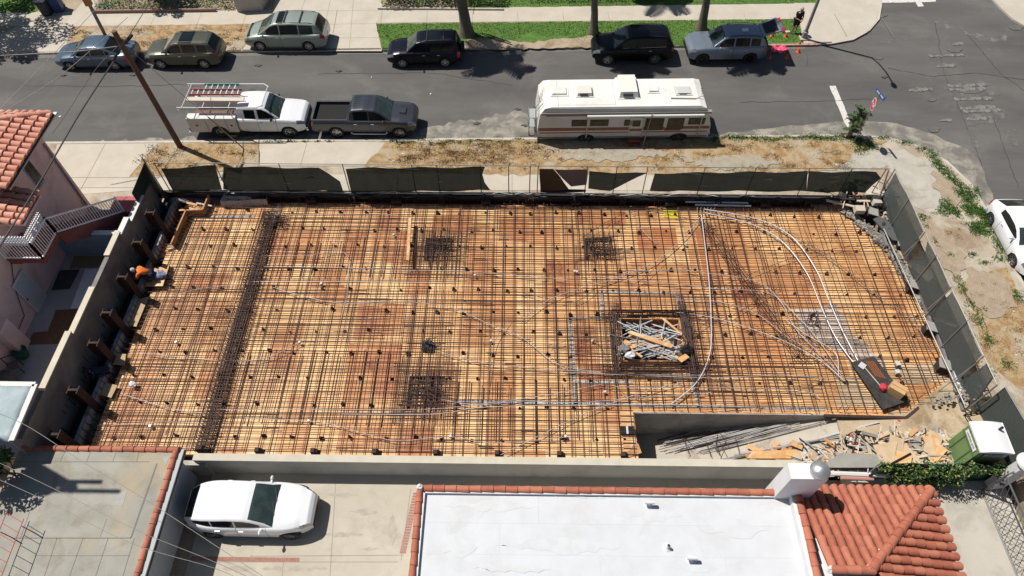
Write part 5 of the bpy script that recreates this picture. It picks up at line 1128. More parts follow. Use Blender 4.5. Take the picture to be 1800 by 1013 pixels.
for k, (a, b) in enumerate(((1534, 372), (1586, 428), (1608, 500), (1637, 574), (1660, 640))):
    p = P(a, b, .05); t = thing('soldier_pile', ['pale topped pile head beside the corner rubble heap', 'pile head second from the street on the right edge', 'middle pile head on the right edge of the deck', 'pile head fourth from the street on the right edge', 'pile head on the right edge nearest the black board'][k], 'post', (p.x, p.y, -3.4), R(-15), 'pile heads along the right edge')
    mb = MB(); mb.box((0, 0, 1.7), (.36, .42, 3.4)); mb.build('steel_section', M_brn, t, local=True); mb = MB(); mb.box((0.05, .03, 3.42), (.5, .5, .05), ry=.15); mb.build('cap_plate', mat('cement_grey', (.3, .29, .27), .9), t, local=True)
    mb = MB(); mb.box((.5, -.9, 3.2), (.12, 2.2, .16), .18); mb.build('waler', M_steel, t, local=True)
for k, px in enumerate((358, 455, 553, 662, 769, 877, 986, 1098)):
    p = P(px, 806, ZD); mb = MB(); s_ = .8 if k else 1.3
    mb.add([(-.2 * s_, -.08, 0), (.24 * s_, -.08, 0), (.24 * s_, .1, 0), (-.2 * s_, .1, 0), (-.2 * s_, -.08, .35 * s_), (-.0, -.08, .35 * s_), (-.0, .1, .35 * s_), (-.2 * s_, .1, .35 * s_)], [(0, 1, 5, 4), (1, 2, 6, 5), (2, 3, 7, 6), (3, 0, 4, 7), (4, 5, 6, 7)])
    o = mb.build('steel_bracket', M_brn, None, local=True); o.location = (p.x, 10.78, ZD); tag(o, 'dark steel bracket standing on the driveway side wall, %s from the left' % ['first', 'second', 'third', 'fourth', 'fifth', 'sixth', 'seventh', 'eighth'][k], 'bracket', 'brackets along the driveway side wall')
# low wall along the driveway
lw = thing('retaining_wall', 'long low grey concrete wall between the plot and the driveway', 'wall', (-1, 10.35, ZY))
mb = MB(); xa, xb = P(340, 806, -.2).x, 11.2
mb.box(((xa + xb) / 2, 10.42, (ZY - .2) / 2 - .12), (xb - xa, .26, -.2 - ZY + .2)); mb.build('wall', mat('driveway_wall_grey', (.36, .36, .345), .85, (.42, .415, .39), .7, bump=.1, c3=(.28, .275, .26), s3=.9, t3=(.5, .75), streak=(1, 1, .4)), lw)
mb = MB(); mb.box(((xa + xb) / 2, 10.42, -.18), (xb - xa + .02, .3, .05)); mb.build('coping', mat('coping_tan', (.45, .42, .34), .85, (.52, .48, .4), 1.5), lw)
# black gap behind the wall toward the pit at the left, yard retaining edges
mb = MB(); mb.box((-18.8, 17.5, -1.95), (.25, 14.6, 3.0)); mb.box((-15.6, 10.3, -2.0), (6.2, .2, 3.0)); tag(mb.build('buried_wall', M_site_conc, None, kind='structure'), 'grey wall base at the left end of the plot', 'wall')
M_screen = mat('dark_green_screen', (.010, .028, .020), .85, (.022, .046, .034), 1.6, bump=1.0, bscale=3.5, streak=(1, 1, .3), alpha=.975)
M_screen2 = mat('grey_mesh_screen', (.042, .052, .049), .8, (.085, .10, .095), 26, bump=.8, bscale=40, alpha=.9)
M_post = mat('galvanised_post', (.25, .25, .24), .5, metal=.4)
FY = 24.93
ff = thing('chain_link_fence', 'street side chain link fence with torn dark green screens', 'fence', (0, FY, 0))
postpx = (275, 380, 492, 603, 724, 768, 844, 894, 932, 946, 1033, 1085, 1139, 1240, 1330, 1425, 1500, 1560)
for px in postpx:
    p = PY(px, 294, FY); mb = MB(); mb.tube([(p.x, FY, -.02), (p.x, FY, 2.0)], .028, 6); mb.build('post', M_post, ff)
x0, x1 = PY(275, 294, FY).x, PY(1562, 302, FY).x
mb = MB(); mb.tube([(x0, FY, 1.97), (x1, FY, 1.97)], .022, 6); mb.build('top_rail', M_post, ff)
mb = MB(); mb.tube([(x0, FY, .06), (x1, FY, .06)], .012, 4); mb.build('bottom_wire', M_post, ff)
def screen(pts, name='screen', m=M_screen, par=ff, y=FY - .06, amp=.05, lab=None):
    q = [PY(a, b + (2.5 if b > 328 else 0), y) for a, b in pts]; q2 = jag([(v.x, max(.01, min(2.05, v.z))) for v in q], .5, .012)
    mb = MB(); mb.prism(q2, 0, .012); mb.v = [(x, y - zz + amp * math.sin(x * 2.3), z) for (x, z, zz) in mb.v]
    o_ = mb.build(name, m, par, **({'label': lab} if lab else {})); xs_ = [v.x for v in q]
    for _ in range(2 if m is M_screen else 0):
        a_, z_ = U(min(xs_) + .5, max(xs_) - .5), U(.5, 1.6); mb = MB(); mb.prism(jag([(a_ - U(.1, .5), z_ - .03), (a_ + U(.1, .5), z_ - .02), (a_ + .1, z_ + U(.03, .12))], .1, .02), 0, .004); mb.v = [(x, y - .035 - zz + amp * math.sin(x * 2.3), z) for (x, z, zz) in mb.v]; mb.build('tear', mat('screen_tear', (.22, .22, .18), .9), o_)
    return o_
screen([(283, 297), (378, 291), (390, 332), (306, 338)])
screen([(393, 293), (560, 296), (575, 304), (598, 318), (604, 334), (500, 333), (392, 331)])
screen([(608, 296), (720, 295), (852, 294), (848, 308), (852, 322), (862, 332), (720, 334), (618, 336)])
screen([(948, 298), (972, 296), (985, 310), (1000, 330), (1030, 332), (1030, 336), (950, 336)], m=M_blkp, lab='slumped black plastic screen')
screen([(975, 297), (1034, 299), (1031, 326), (1004, 328), (988, 312)], m=mat('faded_pink_grey_board', (.16, .13, .13), .8), y=FY - .02, lab='faded reddish grey board')
screen([(1036, 302), (1138, 305), (1072, 332), (1034, 330)])
screen([(1151, 305), (1300, 303), (1420, 302), (1418, 334), (1142, 333)])
screen([(1422, 302), (1540, 302), (1548, 312), (1532, 326), (1520, 336), (1418, 334)])
# left return of the fence
fl = thing('fence_return', 'short dark green screened fence return at the top left corner of the plot', 'fence', (-18.65, 24.3, 0))
a, b = P(275, 290, 2.0), P(246, 345, 1.55)
mb = MB(); q = [(-18.72, 24.9, 2.0), (-18.72, 22.9, 1.9), (-18.72, 22.9, .0), (-18.72, 24.9, 0)]; mb.add(q + [(x + .02, y, z) for x, y, z in q], [(0, 1, 2, 3), (7, 6, 5, 4), (0, 4, 5, 1), (1, 5, 6, 2), (3, 7, 4, 0)]); mb.build('screen', M_screen, fl)
mb = MB(); q = [(-18.62, 24.9, 2.2), (-18.1, 24.2, 1.9), (-17.9, 24.0, -.3), (-18.5, 24.7, -.3)]; mb.add(q + [(x + .03, y, z) for x, y, z in q], [(0, 1, 2, 3), (7, 6, 5, 4), (0, 4, 5, 1), (1, 5, 6, 2), (3, 7, 4, 0)]); mb.build('fallen_flap', M_screen, fl)
mb = MB(); mb.tube([(-18.72, 24.95, -.1), (-18.72, 24.95, 2.35)], .035, 6); mb.build('post', M_post, fl)
# right fence
FX = 18.75
fr_ = thing('chain_link_fence', 'long grey mesh screened fence along the right side of the plot', 'fence', (FX, 18, 0))
yy = lambda px, py, z=2.0: P(px, py, z).y
def rscreen(y0, y1, z0, z1, par=fr_, m=M_screen2, xo=0, cut=None):
    q = cut or [(y0, z0), (y1, z0), (y1, z1), (y0, z1)]; q = jag(q, .5, .02)
    mb = MB(); mb.prism(q, 0, .014); mb.v = [(FX + xo + (a - 24.9) * -.018 + zz + .03 * math.sin(a * 2), a, b) for (a, b, zz) in mb.v]; mb.build('screen', m, par)
rscreen(0, 0, 0, 0, cut=[(20.9, .02), (24.6, .02), (24.75, 1.9), (20.9, 1.9)])
rscreen(0, 0, 0, 0, cut=[(17.7, .02), (20.7, .02), (19.9, 1.1), (20.35, 1.85), (19.0, 1.9), (17.7, 1.9)])
rscreen(0, 0, 0, 0, cut=[(14.2, .02), (17.6, .1), (17.45, 1.9), (14.3, 1.9)])
rscreen(0, 0, 0, 0, cut=[(12.9, .02), (14.1, .02), (13.9, 1.9), (13.3, 1.9)])
for y in (24.9, 22.9, 20.8, 19.4, 17.65, 15.9, 14.2, 12.9):
    xx = FX - (y - 24.9) * .018 - .02; mb = MB(); mb.tube([(xx, y, -.4), (xx, y, 2.0)], .03, 6); mb.build('post', M_post, fr_)
    if y in (20.8, 17.65, 14.2): mb = MB(); mb.tube([(xx - .8, y - .4, -.3), (xx, y, 1.4)], .018, 5); mb.build('brace', M_post, fr_)
mb = MB(); mb.tube([(FX, 24.9, 1.97), (FX + .22, 12.9, 1.97)], .024, 6); mb.build('top_rail', M_post, fr_)
mb = MB(); mb.tube([(FX - .55, 22.5, .25), (FX - .15, 12.9, .25)], .03, 6); mb.build('lower_rail', M_post, fr_)
fg = thing('gate_panel', 'separate dark mesh gate panel standing behind the portable toilet', 'gate', (FX + .7, 11.5, -.5))
q = [(FX + .62, 12.9), (FX + .9, 10.4)]
mb = MB(); mb.add([(q[0][0], q[0][1], -.3), (q[1][0], q[1][1], -.3), (q[1][0], q[1][1], 1.8), (q[0][0], q[0][1], 1.8), (q[0][0] + .02, q[0][1], -.3), (q[1][0] + .02, q[1][1], -.3), (q[1][0] + .02, q[1][1], 1.8), (q[0][0] + .02, q[0][1], 1.8)], [(0, 1, 2, 3), (7, 6, 5, 4)]); mb.build('screen', M_screen2, fg)
mb = MB(); mb.tube([(q[0][0], q[0][1], -.4), (q[0][0], q[0][1], 1.82), (q[1][0], q[1][1], 1.82), (q[1][0], q[1][1], -.4)], .03, 6); mb.build('frame', M_post, fg)
# slope of broken concrete along the right edge
mb = MB()
for _ in range(900):
    y = U(13.0, 24.2); xx = xr(max(12.8, y)) + U(.0, .42) if y > 14.5 else U(17.4, 19.6)
    if y < 14.5 and xx < 16.5 + (y - 12.7) * 1.5 + .3: continue
    mb.box((xx, y, -.45 + (xx - xr(max(12.8, y))) * .35 + U(0, .08)), (U(.04, .17), U(.04, .17), U(.03, .09)), U(0, 3), 0, U(-.4, .4), U(-.4, .4))
tag(mb.build('rubble', mat('grey_rubble', (.17, .155, .135), .9, (.34, .31, .27), 4), None, kind='stuff'), 'grey broken concrete along the right edge of the deck', 'rubble')
# ------------------------------------------------------------ neighbouring buildings
M_tile = [mat('terracotta_a', (.37, .12, .068), .8, (.31, .095, .055), 2.5, bump=.1), mat('terracotta_b', (.44, .16, .095), .8, (.40, .135, .08), 2.5, bump=.1), mat('terracotta_c', (.32, .095, .055), .8, (.42, .14, .085), 3, bump=.1)]
M_tilel = [mat('salmon_tile_a', (.62, .29, .20), .75, (.52, .22, .15), 3, bump=.1), mat('salmon_tile_b', (.68, .35, .25), .75, (.57, .27, .19), 3, bump=.1), mat('salmon_tile_c', (.55, .24, .165), .75, (.62, .31, .22), 3, bump=.1)]
M_bed = mat('tile_valley_shade', (.12, .045, .028), .9)  # darker tile colour stands in for shade in the valleys between tiles
M_mortar = mat('roof_mortar_white', (.62, .60, .57), .85)
def halftube(mb, a, b, r0, r1, n, mi, k=7, thick=.0, flat=1.0):
    a, b = Vector(a), Vector(b); d = (b - a).normalized(); s = n.cross(d).normalized(); o = len(mb.v)
    for p, r in ((a, r0), (b, r1)):
        for i in range(k + 1):
            q = math.pi * i / k; mb.v.append(tuple(p + s * (math.cos(q) * r) + n * (math.sin(q) * r * flat)))
    for i in range(k): mb.f.append((o + i, o + i + 1, o + k + 1 + i + 1, o + k + 1 + i)); mb.m.append(mi)
    mb.f.append(tuple(o + k + 1 + i for i in range(k + 1))); mb.m.append(mi)
def tiles(parent, O, u, v, n_cols, per, rng, mats, seg=.42, bedpoly=None, name='tiles'):
    u = Vector(u).normalized(); v = Vector(v).normalized(); n = u.cross(v); n = n if n.z > 0 else -n
    mb = MB(); O = Vector(O)
    for i in range(n_cols):
        c = (i + .5) * per; lo, hi = rng(c)
        if hi - lo < .1: continue
        s = hi; j = 0
        while s > lo + .03:
            s0 = max(lo, s - seg); a = O + u * (c + U(-.014, .014)) + v * s0 + n * (.012); b = O + u * (c + U(-.014, .014)) + v * s + n * .045
            halftube(mb, a, b, per * .40, per * .47, n, rnd.randrange(3)); s -= seg - .0; j += 1
    mb.build(name, mats, parent, smooth=40)
    if bedpoly: mb = MB(); mb.add([O + u * a + v * b for a, b in bedpoly], [tuple(range(len(bedpoly)))]); mb.build('roof_bed', M_bed, parent)
def ridge(parent, a, b, r, mats, seg=.42, name='ridge_tiles', n=Vector((0, 0, 1))):
    a, b = Vector(a), Vector(b); L = (b - a).length; k = max(1, round(L / seg)); mb = MB()
    for i in range(k):
        p, q = a.lerp(b, i / k), a.lerp(b, (i + 1.06) / k); d = (b - a).normalized(); nn = (n - d * n.dot(d)).normalized()
        j = Vector((U(-.01, .01), U(-.01, .01), 0)); halftube(mb, p + j, q + j + nn * .015, r * .9, r * 1.06, nn, rnd.randrange(len(mats)), 9)
    mb.build(name, mats, parent, smooth=40)
# --- garage with flat grey felt roof (bottom left)
gz = .85; gx0, gx1, gy1 = P(35, 790, .85).x, P(317, 788, .85).x, P(317, 786, .85).y
gg = thing('garage', 'low garage with flat grey felt roof edged in red tiles at the bottom left', 'garage', (-15.5, 5, ZY))
def feltmat():
    m = mat('roof_felt', (.27, .26, .225), .95, (.34, .33, .29), .7, bump=.25, bscale=25, c3=(.2, .175, .13), s3=.8, t3=(.5, .72)); n = m.node_tree; b = n.nodes['Principled BSDF']
    src = b.inputs['Base Color'].links[0].from_socket; g = n.nodes.new('ShaderNodeNewGeometry')
    t = n.nodes.new('ShaderNodeTexNoise'); t.inputs['Scale'].default_value = .35; t.inputs['Detail'].default_value = 7; t.inputs['Distortion'].default_value = .8; n.links.new(g.outputs['Position'], t.inputs['Vector'])
    r = n.nodes.new('ShaderNodeMapRange'); r.inputs['From Min'].default_value = .52; r.inputs['From Max'].default_value = .75; n.links.new(t.outputs['Fac'], r.inputs['Value'])
    x = n.nodes.new('ShaderNodeMix'); x.data_type = 'RGBA'; n.links.new(r.outputs['Result'], x.inputs['Factor']); n.links.new(src, x.inputs['A']); x.inputs['B'].default_value = (.38, .31, .2, 1)
    n.links.new(x.outputs['Result'], b.inputs['Base Color']); return m
mb = MB(); mb.box(((gx0 + gx1) / 2, -1.9, (gz + ZY) / 2 - .06), (gx1 - gx0 - .3, 24, gz - ZY - .12)); mb.build('wall', mat('grey_blue_stucco', (.34, .36, .38), .85, (.39, .41, .43), .9, bump=.15), gg)
mb = MB(); mb.box(((gx0 + gx1) / 2, gy1 - 12, gz - .08), (gx1 - gx0 + .0, 24, .16)); rf = mb.build('roof', feltmat(), gg)
mb = MB(); mb.box((gx1 + .08, gy1 - 12.1, gz - .12), (.16, 24, .22)); mb.build('gutter', mat('gutter_grey', (.33, .35, .37), .6), gg)
mb = MB(); mb.box((gx1 + .165, gy1 - 12.1, gz - .14), (.02, 24, .1)); mb.build('gutter_lip', M_blk, gg)
ridge(gg, (gx0 + .1, gy1 - .12, gz), (gx1 - .05, gy1 - .12, gz), .115, M_tile); ridge(gg, (gx1 - .12, gy1 - .05, gz), (gx1 - .12, -5, gz), .115, M_tile)
mb = MB()
def seam(a, b, wd=.018, z=gz + .004): 
    a, b = P(*a, z), P(*b, z); d = (b - a).normalized(); nn = Vector((-d.y, d.x, 0)) * wd; mb.quad(a - nn, b - nn, b + nn, a + nn)
for a, b, w_ in (((20, 812), (262, 812), .012), ((276, 815), (230, 946), .03), ((25, 946), (230, 946), .018), ((115, 793), (105, 812), .01), ((160, 793), (152, 812), .01), ((205, 792), (198, 812), .01), ((245, 792), (240, 812), .01), ((100, 946), (78, 1013), .012), ((146, 946), (122, 1013), .012), ((190, 946), (168, 1013), .012), ((236, 946), (216, 1013), .012), ((60, 977), (228, 977), .008), ((188, 912), (176, 944), .008), ((52, 900), (36, 946), .01)): seam(a, b, w_)
mb.build('felt_seam', mat('felt_seam_dark', (.165, .155, .135), .9), rf)
for pts in ([(205, 868), (225, 862), (215, 890), (200, 888)], [(270, 803), (298, 803), (290, 822), (287, 807), (270, 806)]):
    mb = MB(); mb.prism(jag(px2(pts, gz), .15, .04), 0, gz + .006, side=False); mb.build('roof_patch', mat('pale_roof_patch', (.37, .36, .33), .9, (.32, .31, .28), 4), rf)
rl = thing('ladder', 'red metal ladder raised over the flat garage roof at the left picture edge', 'ladder', (*P(10, 960, gz + .75)[:2], gz))
q = lambda a, b: P(a, b, gz + .75) - Vector((*P(10, 960, gz + .75)[:2], gz))
M_redm = mat('red_metal', (.42, .08, .06), .5)
for a, b in (((14, 895), (-36, 1020)), ((42, 912), (-6, 1035))): mb = MB(); mb.tube([q(*a), q(*b)], .016, 5); mb.build('rail', M_redm, rl, local=True)
for k in range(7): t_ = (k + .4) / 7; mb = MB(); mb.tube([q(14 - 50 * t_, 895 + 125 * t_), q(42 - 48 * t_, 912 + 123 * t_)], .011, 5); mb.build('rung', M_redm, rl, local=True)
for k in (0, 1): mb = MB(); c = q(38 if k else 0, 925 if k else 935); mb.tube([c, (c.x, c.y, 0)], .02, 5); mb.build('leg', M_redm, rl, local=True)
# driveway surface
mb = MB(); mb.prism([(-12.6, -40), (13.5, -40), (13.5, 10.3), (-12.6, 10.3)], 0, ZY, side=False); struct('driveway', mb, mat('driveway_slab', (.40, .36, .29), .85, (.47, .43, .355), .5, bump=.12, bscale=30, c3=(.33, .295, .235), s3=.5, t3=(.5, .74)))
mb = MB()
def gl(a, b, wd, z): a, b = P(*a, z), P(*b, z); d = (b - a).normalized(); nn = Vector((-d.y, d.x, 0)) * wd; mb.quad(a - nn, b - nn, b + nn, a + nn)
for a, b in (((590, 850), (580, 1013)), ((440, 978), (710, 976)), ((330, 988), (700, 988)), ((722, 860), (705, 985)), ((500, 976), (496, 1013))): gl(a, b, .012, ZY + .005)
struct('driveway_joints', mb, mat('driveway_joint', (.27, .25, .205), .9))
_s = MB()
for kk, (a_, b_, w_, h_) in enumerate(((640, 900, 26, 7), (600, 940, 40, 5), (520, 1000, 60, 6), (650, 965, 16, 4), (420, 1000, 30, 6), (600, 870, 30, 4), (690, 930, 8, 30))): _s.prism(jag(px2([(a_ - w_, b_), (a_, b_ - h_), (a_ + w_, b_), (a_, b_ + h_)], ZY), .12, .05), 0, ZY + .002 + .001 * kk, side=False)
struct('driveway_stain', _s, mat('driveway_stain', (.33, .30, .245), .85, (.40, .365, .30), 4))
M_brick = mat('driveway_brick', (.30, .13, .10), .85, (.38, .2, .16), 9)
mb = MB()
for i in range(22):
    t_ = i / 21; a = P(731 - 23 * t_, 868 + 103 * t_, ZY); mb.box((a.x, a.y, ZY + .003), (.24, .085, .012))
for i in range(48): mb.box((-12.6 + .1 + i * .088, P(400, 983, ZY).y, ZY + .003), (.078, .16, .012))
struct('brick_inlay', mb, M_brick)
# --- white flat roof building with tiled hip on the right
wz = 2.75; wx0, wx1, wy1 = -3.3, 9.55, 8.2
wb_ = thing('white_building', 'white flat roofed building with red tile edging and a tiled hip roof', 'building', (5, 3, ZY))
M_stw = mat('white_stucco', (.66, .66, .67), .85, (.60, .60, .61), 2, bump=.15)
mb = MB(); mb.box(((wx0 + 14.0) / 2 + .1, -2.05, (ZY + 2.3) / 2), (14.0 - wx0 - .3, 20, 2.3 - ZY)); mb.build('wall', M_stw, wb_)
M_wr = mat('white_roof_coating', (.57, .585, .61), .75, (.53, .545, .57), 1.2, bump=.08, c3=(.47, .47, .465), s3=.5, t3=(.50, .72))
mb = MB(); mb.box(((wx0 + wx1) / 2, -2.0, wz - .3), (wx1 - wx0 - .2, 20.2, .4)); wr_ = mb.build('flat_roof', M_wr, wb_)
mb = MB()
for y in (7.1, 6.05, 5.0): mb.box(((wx0 + wx1) / 2, y + U(-.02, .02), wz - .098), (wx1 - wx0 - .4, .012, .004))
for x, y0, y1 in ((-.5, 6.05, 7.1), (2.8, 5, 6.05), (6.2, 6.05, 7.1), (.8, 7.1, 8.0), (6.9, 5, 6.05)): mb.box((x, (y0 + y1) / 2, wz - .098), (.014, y1 - y0, .006))
wst = MB()
for kk, (a_, b_, w_, h_) in enumerate(((1140, 905, 60, 12), (1214, 996, 50, 10), (860, 890, 80, 10), (980, 960, 110, 16), (800, 960, 40, 22), (1290, 930, 60, 18), (1050, 870, 120, 5), (900, 1000, 70, 8))): wst.prism(jag(px2([(a_ - w_, b_), (a_, b_ - h_), (a_ + w_, b_ + 2), (a_ + w_ * .3, b_ + h_)], wz - .1), .2, .08), 0, wz - .097 + .0012 * kk, side=False)
wst.build('dirt_stain', mat('roof_dirt', (.53, .54, .555), .85, (.565, .58, .60), 3, contrast=(.40, .60)), wr_)
mb.build('roof_seam', mat('roof_seam_grey', (.53, .54, .56), .8), wr_)
mb = MB(); mb.box((wx0 + .06, -2.0, wz - .12), (.28, 20.3, .3)); mb.box(((wx0 + wx1) / 2 + .1, wy1 - .02, wz - .12), (wx1 - wx0 - .1, .26, .3)); mb.box((wx1 + .06, -2.0, wz - .02), (.36, 20.7, .5)); mb.build('parapet', M_stw, wb_)
ridge(wb_, (wx0 + .0, wy1, wz + .03), (wx1 - .25, wy1, wz + .03), .12, M_tile); ridge(wb_, (wx0 + .02, wy1 - .05, wz + .03), (wx0 + .02, -3, wz + .03), .12, M_tile); ridge(wb_, (wx1 + .12, wy1 + .05, wz + .24), (wx1 + .12, -3, wz + .24), .13, M_tile)
mb = MB(); mb.blob((wx0 + .02, wy1, wz + .13), .13, 8, .2); mb.build('mortar', M_mortar, wb_)
# vents on the flat roof
for k, (a, b) in enumerate(((1140, 888), (1214, 985), (1173, 963))):
    p = P(a, b, wz - .1); t = thing('roof_vent', ['white T shaped vent pipe on the white roof nearest the tiled edge', 'white T shaped vent pipe on the white roof nearest the viewer', 'thin white vent pipe with black mouth on the white roof'][k], 'vent', p, 0, 'vent pipes on the white roof')
    mb = MB(); mb.lathe((0, 0, 0), [(.16, 0), (.09, .04), (.05, .08), (.05, .26), (.001, .27)], 12); mb.build('pipe', M_stw, t, smooth=50, local=True)
    if k < 2: mb = MB(); mb.tube([(-.17, .0, .27), (.17, .0, .27)], .065, 10); mb.build('cowl', M_stw, t, smooth=50, local=True)
    else: mb = MB(); mb.lathe((0, 0, .27), [(.001, .012), (.04, .012), (.045, 0)], 10); mb.build('mouth', M_blk, t, local=True)
# hip roof
ez = 2.45; ry_ = P(1530, 1003, 3.55).y; rx_ = P(1530, 1003, 3.55).x; ex, ey = P(1635, 862, ez).x, P(1635, 862, ez).y
rise = 3.55 - ez; run = ey - ry_; sl = math.hypot(rise, run); runx = ex - rx_; slx = math.hypot(rise, runx)
hx0 = wx1 + .3
tiles(wb_, (hx0, ry_, 3.55), (1, 0, 0), (0, run, -rise), int((ex - hx0) / .30) + 1, .30, lambda c: (0 if hx0 + c < rx_ else (hx0 + c - rx_) / runx * sl, sl + .08), M_tile, bedpoly=[(0, 0), (rx_ - hx0, 0), (ex - hx0, sl), (0, sl)])
tiles(wb_, (rx_, ey, 3.55), (0, -1, 0), (runx, 0, -rise), 30, .30, lambda c: ((run - c) / run * slx if c < run else 0, slx + .08) if c < run * 1.0 else ((c - run) / run * slx, slx + .08), M_tile, bedpoly=[(0, slx), (run, 0), (2 * run, slx)])
ridge(wb_, (ex + .02, ey + .02, ez + .06), (rx_, ry_, 3.62), .15, M_tile); ridge(wb_, (hx0, ry_, 3.6), (rx_ + .05, ry_, 3.6), .14, M_tile)
for k in range(16):
    mb = MB(); t_ = (k + U(.2, .8)) / 16; a = Vector((ex, ey, ez)).lerp(Vector((rx_, ry_, 3.55)), t_); mb.blob((a.x - .15, a.y + U(-.03, .05), a.z + .07), U(.03, .075), 6, .4, sq=(1, 1.2, .6)); mb.build('mortar', M_mortar, wb_)
mb = MB(); mb.blob((rx_ - .05, ry_ + .02, 3.62), .13, 8, .3); mb.build('mortar', M_mortar, wb_); mb = MB(); mb.blob((hx0 + .02, ry_, 3.6), .12, 8, .3); mb.build('mortar', M_mortar, wb_)
mb = MB(); mb.box(((hx0 + ex) / 2, ey - 8.1, ez - .12), (ex - hx0 - .1, 16, .14)); mb.build('eave_board', M_stw, wb_)
# chimney
c1, c2, c3 = P(1391, 842, 4.55), P(1456, 841, 4.55), P(1385, 814, 4.55)
ch = thing('chimney', 'square white plastered chimney with round metal cowl beside the tiled hip', 'chimney', ((c1.x + c2.x) / 2, (c1.y + c3.y) / 2, wz))
mb = MB(); mb.box(((c1.x + c2.x) / 2, (c1.y + c3.y) / 2, 3.3), (c2.x - c1.x, c3.y - c1.y, 2.5)); mb.build('stack', mat('bright_white_stucco', (.68, .68, .69), .8, (.63, .63, .645), 2, bump=.1), ch)
p = P(1441, 828, 4.7); mb = MB(); mb.lathe((p.x, p.y, 4.55), [(.27, 0), (.27, .14), (.32, .16), (.32, .22), (.29, .26), (.24, .33), (.16, .38), (.07, .41), (.001, .42)], 24); mb.build('cowl', mat('galvanised_cowl', (.42, .43, .44), .38, (.55, .56, .57), 8, metal=.7, bump=.15, bscale=20), ch, smooth=50)
# concrete strip by the gate on the right
mb = MB(); mb.prism([(13.5, -40), (19.6, -40), (19.6, 10.15), (13.5, 10.15)], ZY, -.75, side=True); struct('side_yard_slab', mb, mat('side_slab', (.42, .385, .33), .85, (.47, .435, .375), .6, bump=.12, c3=(.36, .33, .28), s3=.7))
mb = MB(); mb.box((16.5, 10.2, -.9), (6.2, .12, 1.2)); struct('yard_edge', mb, M_site_conc)
# vine covered fence
vf = thing('vine_fence', 'green screened fence overgrown with vines behind the tiled hip roof', 'fence', (16.9, 10.05, -.75))
mb = MB(); q = jag([(14.0, -.7), (19.15, -.7), (19.15, .95), (14.0, .85)], .4, .03); mb.prism(q, 0, .015); mb.v = [(x, 10.05 + zz + .05 * math.sin(x * 3), y) for x, y, zz in mb.v]; mb.build('screen', mat('deep_green_screen', (.012, .05, .03), .8, (.02, .075, .045), 2), vf)
for x in (14.0, 15.8, 17.4, 19.15): mb = MB(); mb.tube([(x, 10.08, -.75), (x, 10.08, 1.0)], .03, 6); mb.build('post', M_post, vf)
mb = MB(); mb.tube([(13.9, 9.9, .0), (14.75, 10.1, 1.75)], .05, 6); mb.build('leaning_pipe', M_blk, vf)
LV = [mat('vine_leaf_mid', (.045, .10, .016), .6), mat('vine_leaf_dim', (.03, .065, .012), .6), mat('vine_leaf_dark', (.022, .055, .012), .6), mat('vine_leaf_yellow', (.26, .27, .05), .6)]
def leaves(mb, c, r, n, size, nm=4, sq=(1, 1, 1)):
    for _ in range(n):
        while True:
            d = Vector((U(-1, 1), U(-1, 1), U(-1, 1)))
            if .25 < d.length < 1: break
        p = Vector(c) + Vector((d.x * r * sq[0], d.y * r * sq[1], d.z * r * sq[2])); a = Vector((U(-1, 1), U(-1, 1), U(-.6, .6))).normalized(); b = a.cross(Vector((U(-.5, .5), U(-.5, .5), 1))).normalized(); s = size * U(.6, 1.4)
        mb.add([p - a * s, p - b * s * .5, p + a * s, p + b * s * .5], [(0, 1, 2, 3)], min(nm - 1, int(rnd.random() ** 1.5 * nm)))
mb = MB()
for x in [14.2 + i * .27 for i in range(19)]:
    k = 1 if 15.0 < x < 17.6 else .55
    leaves(mb, (x + U(-.1, .1), 10.0 - .12 * k, .72 + U(-.3, .2)), U(.15, .5) * (k + .4), int(U(40, 150) * k), .05, 4, (1, .7, .8))
    if 14.6 < x < 17.4: leaves(mb, (x + U(-.2, .2), 9.75, .0 + U(-.5, .4)), U(.2, .55), int(U(60, 230)), .05, 4, (1, .8, 1.1))
mb.build('vine_foliage', LV, vf)
# steel gate bottom right
gt = thing('metal_gate', 'dark steel lattice gate with white capped post at the bottom right', 'gate', (19.0, 8.0, -.75))
M_gate = mat('gate_grey', (.10, .105, .11), .5)
def gframe(a, b, z0, z1, r=.035, n='frame'):
    mb = MB(); mb.tube([(a[0], a[1], z0), (a[0], a[1], z1), (b[0], b[1], z1), (b[0], b[1], z0), (a[0], a[1], z0)], r, 5); mb.build(n, M_gate, gt)
A, B2 = (18.55, 9.55), (18.62, 6.0); gframe(A, B2, -.7, .95); gframe((18.55, 9.6), (19.6, 10.0), -.7, 1.1)
for k in range(16):
    for sg in (1, -1):
        y0 = 9.5 - k * .27; y1 = y0 - sg * .8; z0, z1 = -.62, .9
        if y1 > 9.55: z1 = z0 + (z1 - z0) * (9.55 - y0) / (y1 - y0); y1 = 9.55
        if y1 < 6.0 or y0 < 6.0: continue
        mb = MB(); mb.tube([(18.58, y0, z0), (18.58, y1, z1)], .011, 4); mb.build('lattice_bar', M_gate, gt)
mb = MB(); mb.box((18.75, 9.9, .3), (.14, .9, .1)); mb.build('mid_rail', M_gate, gt)
mb = MB(); mb.box((19.1, 9.85, .45), (.6, .34, 2.3), .1); mb.build('pillar', M_stw, gt); mb = MB(); mb.lathe((19.1, 9.85, 1.6), [(.42, 0), (.4, .1), (.25, .22), (.001, .28)], 16); mb.build('pillar_cap', M_capw, gt, smooth=50)
